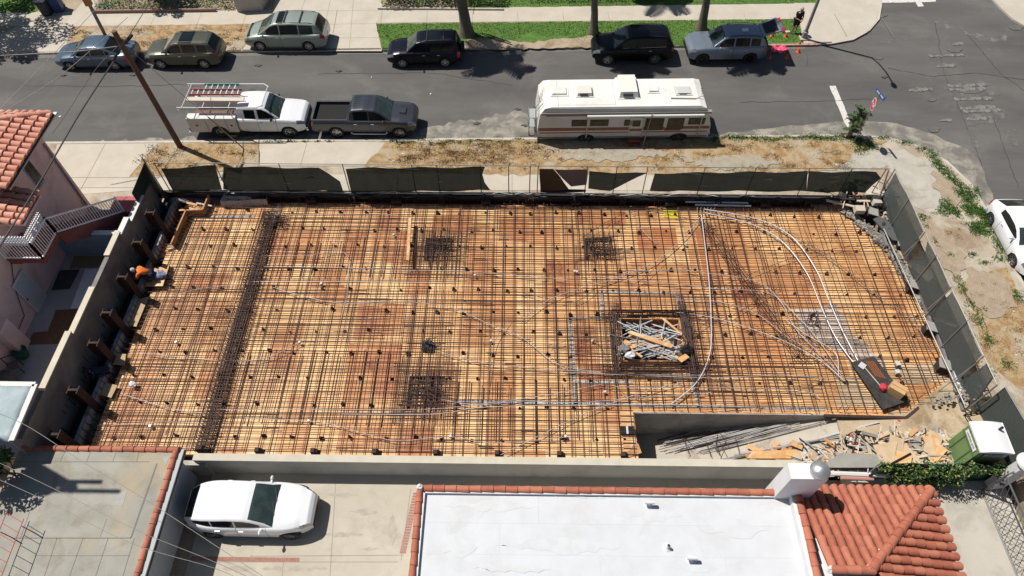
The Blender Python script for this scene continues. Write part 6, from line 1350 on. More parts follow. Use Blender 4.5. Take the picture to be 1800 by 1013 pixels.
# --- pink house (upper left)
ph = thing('pink_house', 'pink stucco house with salmon barrel tile roofs at the left edge', 'house', (-26, 18, 0))
M_pink = mat('pink_stucco', (.80, .55, .51), .85, (.84, .59, .55), 1.2, bump=.15, c3=(.54, .36, .35), s3=.5, t3=(.5, .72))
wxp = -22.0; gy = 23.85
mb = MB(); mb.box((wxp - 6, 21.8, 2.6), (12, 4.1, 5.3)); mb.box((wxp - 6.02, 15.5, 2.3), (12, 8.55, 4.7)); mb.build('wall', M_pink, ph)
# upper roof: east slope + north hip sliver
e0 = P(91, 201, 5.45); e1 = P(28, 325, 5.45); per = .34
ny_ = e0.y; sy_ = e1.y; L_ = 5.5; zr_ = 5.45 + L_ * .30; slp = math.hypot(L_, zr_ - 5.45)
exx = e0.x
tiles(ph, (exx - L_, ny_, zr_), (0, -1, 0), (L_, 0, -(zr_ - 5.45)), int((ny_ - sy_) / per) + 1, per, lambda c: (max(0, slp * (1 - c / 3.6)) if c < 3.6 else 0, slp + .05 + U(-.02, .02)), M_tilel, bedpoly=[(0, slp), (3.6, 0), (ny_ - sy_, 0), (ny_ - sy_, slp)])
hipn = 3.6
tiles(ph, (exx, ny_ - hipn, zr_), (-1, 0, 0), (0, hipn, -(zr_ - 5.45)), 30, per, lambda c: (max(0, (1 - c / L_) * math.hypot(hipn, zr_ - 5.45)), math.hypot(hipn, zr_ - 5.45)), M_tilel, bedpoly=[(0, math.hypot(hipn, zr_ - 5.45)), (L_, 0), (10, 0), (10, math.hypot(hipn, zr_ - 5.45))])
ridge(ph, (exx, ny_, 5.5), (exx - L_, ny_ - hipn, zr_ + .05), .17, M_tilel)
mb = MB(); mb.box((exx - .4, (ny_ + sy_) / 2, 5.36), (.84, ny_ - sy_, .1)); mb.box((exx + .03, (ny_ + sy_) / 2, 5.38), (.05, ny_ - sy_ + .1, .16)); mb.build('eave', M_blk, ph)
mb = MB(); mb.box((exx + .07, (ny_ + sy_) / 2, 5.33), (.03, ny_ - sy_ + .3, .05)); mb.box((exx + .05, ny_ + .12, 5.36), (.16, .2, .08)); mb.build('gutter', M_capw, ph)
# lower roof over the porch
a0, a1 = P(72, 337, 4.45), P(42, 393, 4.45)
tiles(ph, (a0.x - 4.5, a0.y, 4.45 + 1.15), (0, -1, 0), (4.5, 0, -1.15), int((a0.y - a1.y) / per) + 1, per, lambda c: (0, 4.65 + U(-.02, .02)), M_tilel, bedpoly=[(0, 0), (a0.y - a1.y, 0), (a0.y - a1.y, 4.6), (0, 4.6)])
mb = MB(); mb.box((a0.x - .9, (a0.y + a1.y) / 2, 4.28), (1.7, a0.y - a1.y - .1, .12)); mb.build('porch_eave', M_pink, ph)
# windows, door, pipes on the east wall (x = wxp)
def wallquad(name, pts, m, par=ph, off=.03, th=.04):
    q = [PX(a, b, wxp) for a, b in pts]; ys = [v.y for v in q]; zs = [v.z for v in q]; y0, y1, z0, z1 = min(ys), max(ys), min(zs), max(zs)
    mb = MB(); mb.box((wxp + off, (y0 + y1) / 2, (z0 + z1) / 2), (th, y1 - y0, z1 - z0)); return mb.build(name, m, par), (y0, y1, z0, z1)
w_, (y0, y1, z0, z1) = wallquad('window', [(34, 290), (78, 318)], mat('window_frame_blue_grey', (.33, .37, .43), .6))
for k in (0, 1): mb = MB(); mb.box((wxp + .06, y0 + (y1 - y0) * (.27 + .46 * k), (z0 + z1) / 2), (.02, (y1 - y0) * .38, (z1 - z0) * .84)); mb.build('pane', M_glass, w_)
w_, (y0, y1, z0, z1) = wallquad('window', [(145, 350), (148, 362)], M_capw); mb = MB(); mb.box((wxp + .06, (y0 + y1) / 2, (z0 + z1) / 2), (.02, (y1 - y0) * .6, (z1 - z0) * .6)); mb.build('pane', M_glass, w_)
mb = MB(); a, b = PX(75, 253, wxp), PX(146, 365, wxp); mb.tube([(wxp + .06, a.y, a.z), (wxp + .06, a.y - .1, .1)], .045, 6); mb.build('downpipe', mat('dull_pink_pipe', (.36, .25, .25), .6), ph)
d_ = MB(); d_.box((wxp + .05, 17.65, .95), (.06, .95, 2.1)); dd = d_.build('security_door', mat('white_security_door', (.62, .62, .65), .6), ph)
mb = MB()
for k in range(8): mb.box((wxp + .09, 17.27 + k * .108, .97), (.012, .03, 1.85))
mb.build('bars', mat('door_bar_grey', (.36, .37, .40), .5), dd); mb = MB(); mb.box((wxp + .1, 17.25, .95), (.03, .06, .12)); mb.build('handle', M_blk, dd)
mb = MB(); mb.tube([(wxp + .04, 18.3, 2.9), (wxp + .04, 17.3, 1.9), (wxp + .04, 16.6, .6), (wxp + .04, 15.6, .5)], .018, 5); mb.build('cable', M_blk, ph)
mb = MB(); mb.box((wxp + .2, 15.3, .9), (.4, .7, 1.8)); mb.build('meter_cupboard', M_pink, ph)
# porch, rails, lattice, stairs
M_wrail = mat('white_rail_paint', (.85, .85, .86), .6); M_redw = mat('dark_red_boards', (.20, .055, .05), .8, (.26, .08, .07), 2)
pr = thing('porch', 'raised wooden porch with white railings and lattice under the lower tile roof', 'porch', (-21.2, 18.6, 0))
px0, px1, py0, py1, pz = -21.95, -20.35, 17.95, 19.4, 3.0
mb = MB(); mb.box(((px0 + px1) / 2, (py0 + py1) / 2, pz - .16), (px1 - px0, py1 - py0, .32)); mb.build('deck', M_redw, pr)
def railing(par, a, b, za, zb, h=.95, n=12):
    a, b = Vector(a), Vector(b); mb = MB()
    mb.tube([(a.x, a.y, za + h), (b.x, b.y, zb + h)], .045, 4); mb.tube([(a.x, a.y, za + .06), (b.x, b.y, zb + .06)], .035, 4)
    for i in range(n + 1):
        t_ = i / n; p = a.lerp(b, t_); z = za + (zb - za) * t_; r = .045 if i in (0, n) else .018; mb.tube([(p.x, p.y, z + .0), (p.x, p.y, z + h + (.08 if i in (0, n) else 0))], r, 4)
    mb.build('railing', M_wrail, par)
railing(pr, (px0, py0), (px1, py0), pz, pz, n=11); railing(pr, (px1, py0), (px1, py1), pz, pz, n=11)
def lattice(par, a, b, z0, z1, step=.12):
    a, b = Vector(a), Vector(b); L = (b - a).length; d = (b - a) / L; mb = MB(); k = 0.0
    while k <= L: p = a + d * k; mb.box((p.x, p.y, (z0 + z1) / 2), (.03, .03, z1 - z0)); k += step
    z = z0; ang = math.atan2(d.y, d.x); c = (a + b) / 2
    while z <= z1: mb.box((c.x, c.y, z), (L, .034, .035), ang); z += step
    mb.build('lattice', M_wrail, par)
lattice(pr, (px1 - .05, py0 + .05), (px1 - .05, py1 - .0), pz + .98, 4.42); lattice(pr, (px0, py0 + .05), (px1 - .05, py0 + .05), pz + .98, 4.42)
for x, y in ((px0 + .0, py0 + .1), (px0 + .0, py1 - .1)): mb = MB(); mb.box((x + .2, y, 2.7), (.5, .1, .3)); mb.build('bracket', M_redw, pr)
stt = thing('staircase', 'dark red wooden staircase with white railing descending to the street side', 'staircase', (-20.4, 21, 0))
n_ = 11
for k in range(n_):
    t_ = (k + .5) / n_; y = py1 + (22.5 - py1) * t_; x = px1 - .5 + t_ * 1.0; mb = MB(); mb.box((x, y, pz - (k + 1) * 2.0 / n_ + .1), (.95, .31, .06)); mb.build('tread', M_redw, stt)
mb = MB(); mb.add([(px1 + .02, py1, pz - .05), (px1 + 1.02, 22.5, 1.0), (px1 + 1.02, 22.5, .1), (px1 + .02, py1, pz - .75), (px1 - .05, py1, pz - .05), (px1 + .95, 22.5, 1.0), (px1 + .95, 22.5, .1), (px1 - .05, py1, pz - .75)], [(3, 2, 1, 0), (4, 5, 6, 7), (0, 1, 5, 4), (2, 3, 7, 6)]); mb.build('stringer', M_redw, stt)
railing(stt, (px1, py1), (px1 + 1.0, 22.5), pz, 1.0, n=26)
mb = MB(); mb.box((-19.45, 23.0, .5), (1.35, 1.05, 1.0)); mb.build('landing', mat('pink_red_landing', (.42, .10, .11), .8, (.36, .085, .09), 2), stt)
# courtyard
bw = thing('garden_wall', 'blue grey painted cross wall with white cap between the pink house and the grey wall', 'wall', (-20.3, 20.6, 0))
mb = MB(); mb.box((-20.3, 20.65, .78), (3.3, .16, 1.56)); mb.build('wall', mat('blue_grey_paint_wall', (.20, .27, .34), .8, (.24, .31, .38), 1.5), bw); mb = MB(); mb.box((-19.35, 20.65, 1.58), (1.25, .24, .05)); mb.build('capping', M_capw, bw)
def mat_sheet(nm, label, pts, m, z=.012):
    mb = MB(); mb.prism(px2(pts, z), z - .01, z); tag(mb.build(nm, m, None), label, 'mat', 'mats and boards on the courtyard floor')
struct('courtyard_floor', MB().quad((-21.98, 10.3, -.006), (-18.9, 10.3, -.006), (-18.9, 23.0, -.006), (-21.98, 23.0, -.006)), mat('courtyard_slab', (.36, .355, .36), .9, (.43, .42, .42), .8, bump=.1))
mat_sheet('mat', 'brown L shaped carpet on the courtyard floor beside the white door', [(98, 545), (143, 543), (118, 604), (48, 606), (58, 585), (84, 582)], mat('brown_carpet', (.16, .085, .045), .95, (.2, .11, .06), 5))
mat_sheet('mat', 'white board lying on the courtyard floor along the grey wall', [(150, 473), (174, 472), (148, 542), (124, 542)], mat('white_sheet', (.75, .76, .8), .7))
mat_sheet('mat', 'dark mat near the blue grey wall in the courtyard', [(105, 475), (140, 474), (122, 508), (90, 510)], mat('dark_mat', (.05, .055, .06), .95))
mat_sheet('mat', 'tan carpet under the blue grey wall in the courtyard', [(130, 450), (185, 450), (172, 470), (122, 472)], mat('tan_carpet', (.22, .17, .11), .95))
p = P(38, 622, .2); t = thing('plant_pot', 'round green tub on the courtyard floor by the pink wall', 'tub', (p.x, p.y, 0)); mb = MB(); mb.lathe((0, 0, 0), [(.22, 0), (.3, .4), (.33, .42), (.28, .42), (.26, .3), (.001, .3)], 14); mb.build('tub', mat('dark_green_plastic', (.015, .12, .06), .6), t, smooth=50, local=True)
t = thing('chair', 'dark metal chair frame standing in the courtyard behind the green tub', 'chair', (*P(28, 648, .2)[:2], 0), .5)
for x in (-.22, .22):
    for y in (-.22, .22): mb = MB(); mb.tube([(x, y, 0), (x, y, .45 if y < 0 else .9)], .02, 5); mb.build('leg', M_blk, t, local=True)
mb = MB(); mb.tube([(-.22, .22, .88), (.22, .22, .88)], .02, 5); mb.build('backrest', M_blk, t, local=True); mb = MB(); mb.box((0, 0, .45), (.46, .46, .03)); mb.build('seat', mat('worn_seat', (.12, .1, .09), .8), t, local=True)
t = thing('bin', 'grey brown waste bin in the courtyard behind the metal chair', 'bin', (*P(16, 668, .3)[:2], 0)); mb = MB(); mb.lathe((0, 0, 0), [(.24, 0), (.3, .7), (.32, .72), (.27, .72), (.25, .6), (.001, .6)], 14); mb.build('body', mat('taupe_bin', (.17, .15, .12), .7), t, smooth=50, local=True)
# canopy at the left edge
cp = thing('canopy', 'pale blue grey cloth canopy with white edge at the left picture edge', 'canopy', (-20.6, 11.4, 0))
c = [P(-60, 674, 2.2), P(62, 676, 2.2), P(20, 775, 2.2), P(-80, 790, 2.2)]
mb = MB(); N = 8
for i in range(N + 1):
    for j in range(N + 1):
        q = c[0].lerp(c[1], i / N).lerp(c[3].lerp(c[2], i / N), j / N); mb.v.append((q.x, q.y, 2.2 + .22 * math.sin(math.pi * i / N) * math.sin(math.pi * j / N) + U(-.03, .03)))
for i in range(N):
    for j in range(N): k = i * (N + 1) + j; mb.f.append((k, k + 1, k + N + 2, k + N + 1)); mb.m.append(0)
cl = mb.build('cloth', mat('pale_tarp', (.27, .35, .38), .7, (.38, .45, .47), 1.5, bump=.3), cp, smooth=60); cl.modifiers.new('thickness', 'SOLIDIFY').thickness = .015
for a_, b_ in ((0, 1), (1, 2)):
    u, v = c[a_], c[b_]; d = (v - u).normalized(); nn = Vector((-d.y, d.x, 0)) * .1; mb = MB(); z_ = Vector((0, 0, .03)); mb.add([u - nn + z_, v - nn + z_, v + nn + z_, u + nn + z_, u - nn - z_, v - nn - z_, v + nn - z_, u + nn - z_], [(0, 1, 2, 3), (7, 6, 5, 4), (0, 4, 5, 1), (1, 5, 6, 2), (2, 6, 7, 3), (3, 7, 4, 0)]); mb.build('hem', M_capw, cp)
for q in (c[1], c[2]): mb = MB(); mb.tube([(q.x - .1, q.y, -.01), (q.x - .1, q.y, 2.2)], .03, 6); mb.build('pole', M_post, cp)
# shrub at the left edge
def shrub(name, label, cat, c, r, n, size, mats=LV, sq=(1, 1, .8), trunk=True, grp=None, zb=0):
    t = thing(name, label, cat, (c[0], c[1], zb), 0, grp); mb = MB()
    for k in range(9):
        d = Vector((U(-1, 1), U(-1, 1), U(-.7, 1))).normalized() * r * U(.35, .75); leaves(mb, (c[0] + d.x * sq[0], c[1] + d.y * sq[1], c[2] + d.z * sq[2]), r * U(.35, .6), n // 9, size, len(mats), sq)
    mb.build('foliage', mats, t)
    if trunk:
        for k in range(4): mb = MB(); mb.tube([(c[0] + U(-.1, .1), c[1] + U(-.1, .1), zb), (c[0] + U(-.3, .3) * r, c[1] + U(-.3, .3) * r, c[2] * .6 + zb * .4), (c[0] + U(-.7, .7) * r, c[1] + U(-.7, .7) * r, c[2] + U(0, .5) * r)], [.05 * r, .035 * r, .012 * r], 5); mb.build('stem', M_brn, t)
    return t
LG = [mat('tree_leaf_mid', (.045, .11, .018), .6), mat('tree_leaf_light', (.10, .19, .03), .6), mat('tree_leaf_dark', (.018, .045, .01), .6)]
shrub('small_tree', 'green leafy tree beside the flat garage roof at the left picture edge', 'tree', (*P(-18, 815, 2.2)[:2], 2.0), .95, 1500, .08, LG, zb=ZY)
shrub('bush', 'low dark bush between the staircase and the grey wall', 'bush', (*P(175, 398, .4)[:2], .3), .5, 300, .05, LG)
# ------------------------------------------------------------ far side gardens, trees, poles, people, litter
def hedge(name, label, pts, h, n, size, mats=LG, cat='hedge'):
    q = px2(pts, 0); xs = [p[0] for p in q]; ys = [p[1] for p in q]; mb = MB(); k = 0
    while k < n:
        x, y = U(min(xs), max(xs)), U(min(ys), max(ys))
        if not inpoly(x, y, q): continue
        k += 1; z = h * (U(0, 1) ** .6) * (.75 + .25 * math.sin(x * 2.1) * math.cos(y * 3)); p = Vector((x, y, z)); a = Vector((U(-1, 1), U(-1, 1), U(-.6, .6))).normalized(); b = a.cross(Vector((U(-.5, .5), U(-.5, .5), 1))).normalized(); s = size * U(.6, 1.4)
        mb.add([p - a * s, p - b * s * .5, p + a * s, p + b * s * .5], [(0, 1, 2, 3)], rnd.randrange(len(mats)))
    t = thing(name, label, cat, (sum(xs) / len(xs), sum(ys) / len(ys), 0)); mb.build('foliage', mats, t)
    mb = MB()
    for _ in range(14):
        x, y = U(min(xs), max(xs)), U(min(ys), max(ys)); mb = MB(); mb.tube([(x, y, 0), (x + U(-.1, .1), y + U(-.1, .1), h * .8)], .025, 4)
        if inpoly(x, y, q): mb.build('stem', M_brn, t)
    return t
sheet('front_lawn', [(-260, 26), (60, 22), (110, -20), (-260, -60)], .008, M_lawn, (.4, .05))
sheet('front_lawn', [(820, 14), (1438, 5), (1430, -40), (820, -40)], .008, M_lawn, (.4, .05))
tag(blades('front_grass', [[(-40, 20), (60, 20), (80, -10), (-60, -10)], [(880, 12), (1170, 8), (1185, -10), (880, -12)], [(1000, 12), (1436, 5), (1430, -12), (1000, -10)]], 170, .03, .09, .025, G), 'green front lawns behind the far pavement', 'grass')
hedge('hedge', 'dense dark green hedge behind the pavement left of the palms', [(672, 16), (885, 13), (888, -30), (672, -26)], 1.1, 9000, .07)
hedge('hedge', 'flowering garden bed with low bushes behind the far pavement near the bins', [(166, 22), (420, 18), (420, -12), (176, -12)], .55, 3600, .07, LG + [mat('dry_flower', (.35, .24, .12), .8), LG[2]], 'flower bed')
hedge('hedge', 'low green border plants along the front lawn at the top middle', [(930, 6), (1100, 4), (1100, -12), (930, -12)], .35, 1200, .06)
mb = MB(); a, b = P(418, 22, 0), P(462, 20, 0); mb.add([(a.x, a.y, 0), (b.x, b.y + .05, 0), (b.x + .35, b.y + 3, 0), (a.x - .3, a.y + 3, 0), (a.x, a.y, 1.25), (b.x, b.y + .05, 1.25), (b.x + .35, b.y + 3, 1.25), (a.x - .3, a.y + 3, 1.25)], [(0, 1, 5, 4), (1, 2, 6, 5), (2, 3, 7, 6), (3, 0, 4, 7), (4, 5, 6, 7)])
tag(mb.build('garden_pier', mat('grey_garden_wall', (.36, .34, .31), .85, (.42, .40, .365), 1.5, bump=.1), None), 'grey plastered garden wall end beside the far driveway', 'wall')
mb = MB(); a, b = P(664, 17, 0), P(885, 13, 0); mb.box(((a.x + b.x) / 2, a.y + .05, .06), (b.x - a.x, .12, .12)); tag(mb.build('bed_edging', M_curb, None), 'low stone edging along the foot of the dark hedge', 'edging')
mb = MB(); a, b = P(166, 23, 0), P(380, 20, 0); mb.box(((a.x + b.x) / 2, (a.y + b.y) / 2, .1), ((b - a).length, .14, .2), math.atan2(b.y - a.y, b.x - a.x)); tag(mb.build('bed_edging', mat('reddish_edging', (.26, .16, .13), .85), None), 'reddish brick edging of the flower bed behind the far pavement', 'edging')
for k, (px, py, lab, m) in enumerate(((86, 24, 'black wheeled bin with pale lid items at the top left lawn', mat('bin_black', (.03, .035, .045), .5)), (106, 18, 'dark blue wheeled bin beside the black bin at the top left', mat('bin_blue', (.02, .05, .16), .5)))):
    p = P(px, py, 0); t = thing('wheeled_bin', lab, 'bin', (p.x, p.y, 0), .2 * k, 'wheeled bins at the top left')
    mb = MB(); mb.box((0, 0, .5), (.55, .6, 1.0), taper=1.1); mb.build('body', m, t, local=True); mb = MB(); mb.box((0, 0, 1.04), (.64, .7, .07)); mb.build('lid', m if k else mat('pale_lid', (.35, .36, .38), .5), t, local=True)
    for sg in (1, -1): mb = MB(); mb.lathe((sg * .26, .28, .12), [(.001, -.03), (.12, -.03), (.12, .03), (.001, .03)], 12, 'X'); mb.build('wheel', M_tyre, t, local=True)
p = P(188, 12, 0); t = thing('hose_reel', 'coiled turquoise garden hose on the flower bed', 'hose', p); mb = MB(); mb.lathe((0, 0, .05), [(.22, .0), (.3, .04), (.22, .1), (.18, .05), (.22, 0)], 16); mb.build('coil', mat('turquoise_hose', (.06, .28, .25), .6), t, local=True)

# palms; crowns out of view are leaned to place their shadows
M_trunk = mat('palm_trunk', (.13, .105, .085), .9, (.2, .165, .135), 3, bump=.8, bscale=14, streak=(1, 1, 5))
LP = [mat('palm_leaf_a', (.05, .11, .03), .6), mat('palm_leaf_b', (.09, .15, .045), .6), mat('palm_leaf_c', (.16, .15, .06), .7)]
def frond(L, droop, w0=.32, n=38, mi=0):
    mb = MB(); pts = []
    for i in range(n + 1):
        t_ = i / n; pts.append(Vector((L * t_ * (1 - .12 * t_), 0, L * (.28 * t_ - droop * t_ * t_))))
    mb.tube(pts[::3], [.035 * (1 - .8 * i / (len(pts[::3]) - 1)) for i in range(len(pts[::3]))], 4, mi=2)
    for i in range(3, n):
        t_ = i / n; ll = w0 * 2.4 * math.sin(math.pi * min(1, t_ * .85 + .12)) ** .6
        for sg in (1, -1):
            p = pts[i]; d = Vector((.45, sg * .9, -.32 + U(-.15, .1))).normalized(); e = p + d * ll; s = Vector((.026 if L > 1 else .010, 0, 0)); m_ = (p + e) / 2 + Vector((0, 0, .05))
            mb.add([p - s, p + s, m_ + s * 1.2, e, m_ - s * 1.2], [(0, 1, 2, 3, 4)], rnd.randrange(2))
    return mb
def palm(px, py, h, label, lean=(0, 0), r=.26, nf=26, skirt=False, L=2.6):
    p = P(px, py, 0); t = thing('palm_tree', label, 'palm tree', (p.x, p.y, 0), 0, 'palms on the far grass verge')
    pts = [(lean[0] * q * q, lean[1] * q * q, h * q) for q in (0, .08, .2, .4, .6, .8, 1)]; mb = MB(); mb.tube(pts, [r * 1.7, r * 1.15, r, r * .95, r * .9, r * .9, r], 14); mb.build('trunk', M_trunk, t, smooth=60, local=True)
    fb = frond(L, .55); f0 = fb.build('frond', LP, t, local=True)
    for k in range(nf):
        f = f0 if k == 0 else f0.copy()
        if k: C.objects.link(f); f.parent = t
        f.location = (lean[0], lean[1], h); f.rotation_euler = (U(-.2, .2), U(-.75, .95) if k % 3 else U(.7, 1.1), k * 2.399); s_ = U(.85, 1.1); f.scale = (s_, s_, s_)
    if skirt:
        for k in range(10): a = U(0, 6.28); x, y = math.cos(a) * r * 1.2, math.sin(a) * r * 1.2; mb = MB(); mb.tube([(x, y, 4.6), (x * 1.5, y * 1.5, 2.0), (x * 1.3, y * 1.3, U(1.2, 1.9))], [.05, .04, .015], 4); mb.build('dead_frond', mat('dead_frond_brown', (.12, .065, .035), .9), t, local=True)
    return t
palm(820, 60, 7.8, 'thick trunked palm with hanging dead fronds behind the small black SUV', (-2.2, -1.0), .33, 28, True, 2.7)
palm(1043, 58, 7.2, 'palm with slim pale trunk left of the large black SUV', (-1.6, -.9), .22, 24, False, 2.3)
palm(1232, 52, 8.6, 'palm behind the blue grey SUV, crown leaned to place its shadow', (-2.0, -.8), .24, 22, False, 2.2)
palm(1113, -18, 3.6, 'low palm in the front lawn with fronds hanging over the pavement', (0, 0), .2, 26, False, 2.6)
# trees out of the top edge whose shade falls on the street (left)
def tree(px, py, h, cr, label, n=4200, zb=0):
    p = P(px, py, 0); t = thing('street_tree', label, 'tree', (p.x, p.y, 0), 0, 'leafy trees beyond the far pavement')
    mb = MB(); mb.tube([(p.x, p.y, 0), (p.x + .1, p.y, h * .3), (p.x, p.y + .1, h * .6)], [.22, .17, .1], 10); mb.build('trunk', M_trunk, t, smooth=60)
    for k in range(7): a = k * .9; mb = MB(); mb.tube([(p.x, p.y, h * .35), (p.x + math.cos(a) * cr * .4, p.y + math.sin(a) * cr * .4, h * .62), (p.x + math.cos(a) * cr * .8, p.y + math.sin(a) * cr * .8, h * .85)], [.09, .06, .02], 6); mb.build('limb', M_trunk, t)
    mb = MB()
    for k in range(22): d = Vector((U(-1, 1), U(-1, 1), U(-.5, .8))); d = d.normalized() * cr * U(.3, .95); leaves(mb, (p.x + d.x, p.y + d.y, h * .78 + d.z * .6), cr * U(.2, .36), n // 22, .11, 3)
    mb.build('crown', LG, t); return t
tree(-35, 40, 6.2, 3.3, 'broad leafy tree just beyond the top left corner shading the kerb', 7500)
tree(262, -4, 4.6, 1.5, 'small leafy tree beyond the flower bed shading the pavement', 2000)
tree(40, -30, 5.0, 2.4, 'leafy tree behind the wheeled bins at the top left', 3000)
tree(850, -55, 5.0, 2.2, 'leafy tree behind the dark hedge at the top', 3000)

# small fan palm bush at the corner and stop sign
pc = P(1492, 240, 0); t = thing('palm_shrub', 'bushy young fan palm at the near kerb in front of the stop sign', 'palm shrub', (pc.x, pc.y, 0))
f0 = None
for k in range(34):
    if f0 is None: mbf = frond(.95, .45, .13, 22); f0 = f = mbf.build('frond', LP[:2] + [LP[1]], t, local=True)
    else: f = f0.copy(); C.objects.link(f); f.parent = t
    f.location = (U(-.06, .06), U(-.06, .06), .35 + .045 * k); f.rotation_euler = (U(-.3, .3), U(-1.1, .2), k * 2.4); s_ = U(.5, .8); f.scale = (s_, s_, s_)
mb = MB(); mb.tube([(0, 0, 0), (0, 0, 1.7)], [.14, .07], 8); mb.build('trunk', M_trunk, t, local=True)
sb = P(1500, 251, 0); ss = thing('stop_sign', 'red STOP sign with blue street name plate on a leaning pole at the corner', 'sign', (sb.x, sb.y, 0)); H_ = 3.0
mb = MB(); mb.tube([(0, 0, 0), (.03, 0, H_ + .35)], .03, 6); mb.build('pole', M_post, ss, local=True)
M_red = mat('sign_red', (.55, .02, .03), .45); M_sw = mat('sign_white', (.75, .75, .75), .5)
rot = Matrix.Rotation(R(-103), 3, 'Z'); rot90 = Matrix.Rotation(R(90), 3, 'X')   # faces the traffic coming from the left-front
def octa(r, off, m, nm, par):
    mb = MB(); c8 = [Vector((r * math.cos(R(22.5 + 45 * i)), off, r * math.sin(R(22.5 + 45 * i)))) for i in range(8)]; vs = [rot @ v + Vector((.03, 0, H_ - .35)) for v in c8]; vb = [rot @ (v + Vector((0, .012, 0))) + Vector((.03, 0, H_ - .35)) for v in c8]
    mb.add(vs + vb, [tuple(range(8)), tuple(range(15, 7, -1))] + [(i, (i + 1) % 8, 8 + (i + 1) % 8, 8 + i) for i in range(8)]); return mb.build(nm, m, par, local=True)
pl_ = octa(.35, -.05, M_sw, 'sign_plate', ss); octa(.32, -.055, M_red, 'red_face', pl_)
textmesh('lettering', 'STOP', M_sw, pl_, Vector((.03, 0, H_ - .35)) + rot @ Vector((0, -.066, 0)), rot @ rot90, .26)
mb = MB(); r2 = Matrix.Rotation(R(-78), 3, 'Z'); cs = [(-.42, 0, -.11), (.42, 0, -.11), (.42, 0, .11), (-.42, 0, .11)]; c_ = Vector((.06, 0, H_ + .28))
vs = [r2 @ Vector(v) + c_ for v in cs]; vb = [r2 @ (Vector(v) + Vector((0, .02, 0))) + c_ for v in cs]; mb.add(vs + vb, [(0, 1, 2, 3), (7, 6, 5, 4), (0, 4, 5, 1), (2, 6, 7, 3), (1, 5, 6, 2), (3, 7, 4, 0)]); nb_ = mb.build('street_name_plate', mat('sign_blue', (.02, .09, .32), .45), ss, local=True)
mb = MB(); cs = [(-.34, -.004, -.03), (.3, -.004, -.03), (.3, -.004, .045), (-.34, -.004, .045)]
for k in range(9): x = -.32 + k * .072; mb.add([r2 @ Vector(v) + c_ for v in ((x, -.006, -.045), (x + .045, -.006, -.045), (x + .045, -.006, .05), (x, -.006, .05))], [(0, 1, 2, 3)])
mb.build('lettering', M_sw, nb_, local=True)

# street light at the far corner
p = P(1412, 68, 0); t = thing('street_light', 'tall grey street light pole on the far corner', 'street light', p)
mb = MB(); mb.tube([(0, 0, 0), (0, 0, .5), (0, 0, .52), (0, 0, 6.9)], [.17, .17, .11, .075], 12); mb.build('pole', mat('galvanised_lamp_pole', (.24, .235, .225), .6, (.3, .295, .28), 5), t, smooth=50, local=True)
mb = MB(); mb.tube([(0, 0, 6.8), (.12, -.5, 7.05), (.2, -1.3, 7.25), (.25, -2.3, 7.3)], .045, 8); mb.build('arm', M_post, t, smooth=50, local=True); mb = MB(); mb.blob((.27, -2.6, 7.26), .28, 10, 0, sq=(.6, 1.1, .35)); mb.build('lamp_head', M_cg, t, smooth=60, local=True)
mb = MB(); mb.box((0, 0, .04), (.5, .5, .1)); mb.build('base', M_curb, t, local=True)
# wooden utility pole with guard, wires
p = P(317, 258, 0); up = thing('utility_pole', 'brown wooden utility pole on the near verge left of the white utility truck', 'utility pole', p)
tp = P(200, 55, 7.2) - p; mb = MB(); mb.tube([(0, 0, -.1), tuple(Vector((0, 0, 0)).lerp(tp, .5)), tuple(tp)], [.16, .14, .12], 12); mb.build('pole', mat('pole_wood', (.10, .052, .03), .85, (.15, .08, .045), 3, bump=.4, streak=(1, 1, .2)), up, smooth=60, local=True)
for k, (a, b) in enumerate((((232, 62), (220, 76)), ((205, 95), (198, 108)))):
    za = 6.6 - k * .4; u_, v_ = P(*a, za) - p, P(*b, za) - p; mb = MB(); mb.tube([u_, v_], [.07, .09], 8); mb.build('splice_box', M_blk, up, smooth=50, local=True)
mb = MB(); mb.tube([tp * .9, tp * .9 + Vector((.35, 0, .05)), tp * .88 + Vector((.6, .1, .12))], .03, 5); mb.build('bracket', M_steel, up, local=True)
gy_ = thing('pole_guy', 'yellow guard on the guy wire anchored beside the utility truck', 'guy wire', (*P(429, 262, 0)[:2], 0)); o_ = Vector((*P(429, 262, 0)[:2], 0))
g1 = P(366, 206, 2.2) - o_; mb = MB(); mb.tube([(0, 0, 0), tuple(g1)], .035, 6); mb.build('guard', mat('guard_yellow', (.33, .26, .07), .7), gy_, local=True)
mb = MB(); top_ = (p + tp * .93) - o_; mb.tube([tuple(g1), tuple(top_)], .012, 4); mb.build('wire', M_post, gy_, local=True)
def wire(label, pts, r=.014, m=M_blk):
    """pts: (px, py, z) on the photographed line"""
    q = smoothcurve([P(a, b, z) for a, b, z in pts], 6); mb = MB(); mb.tube(q, r, 4); tag(mb.build('overhead_wire', m, None), label, 'wire', 'overhead wires')
wire('thick black cable from the wooden pole down across the pink house roof', [(200, 108, 6.4), (140, 200, 6.6), (76, 310, 6.8), (0, 432, 7.0), (-50, 510, 7.0)], .03)
wire('grey cable with splices running left from the wooden pole', [(205, 82, 6.8), (140, 90, 6.5), (60, 95, 6.4), (-40, 100, 6.6)], .025, M_steel)
wire('thin wire crossing the street at the top left, upper', [(266, 0, 5.8), (232, 55, 6.6), (208, 88, 6.8)], .016)
wire('thin pale wire from the top left down to the left edge, first', [(165, 20, 6), (80, 110, 6), (0, 192, 6)], .012, M_steel)
wire('thin pale wire from the top left down to the left edge, second', [(225, 30, 6), (110, 130, 6), (0, 200, 6), (-40, 225, 6)], .012, M_steel)
wire('thin wire from the far pole to the pink house roof', [(230, 60, 6.5), (170, 120, 6.2), (120, 195, 6), (92, 235, 5.9)], .012)
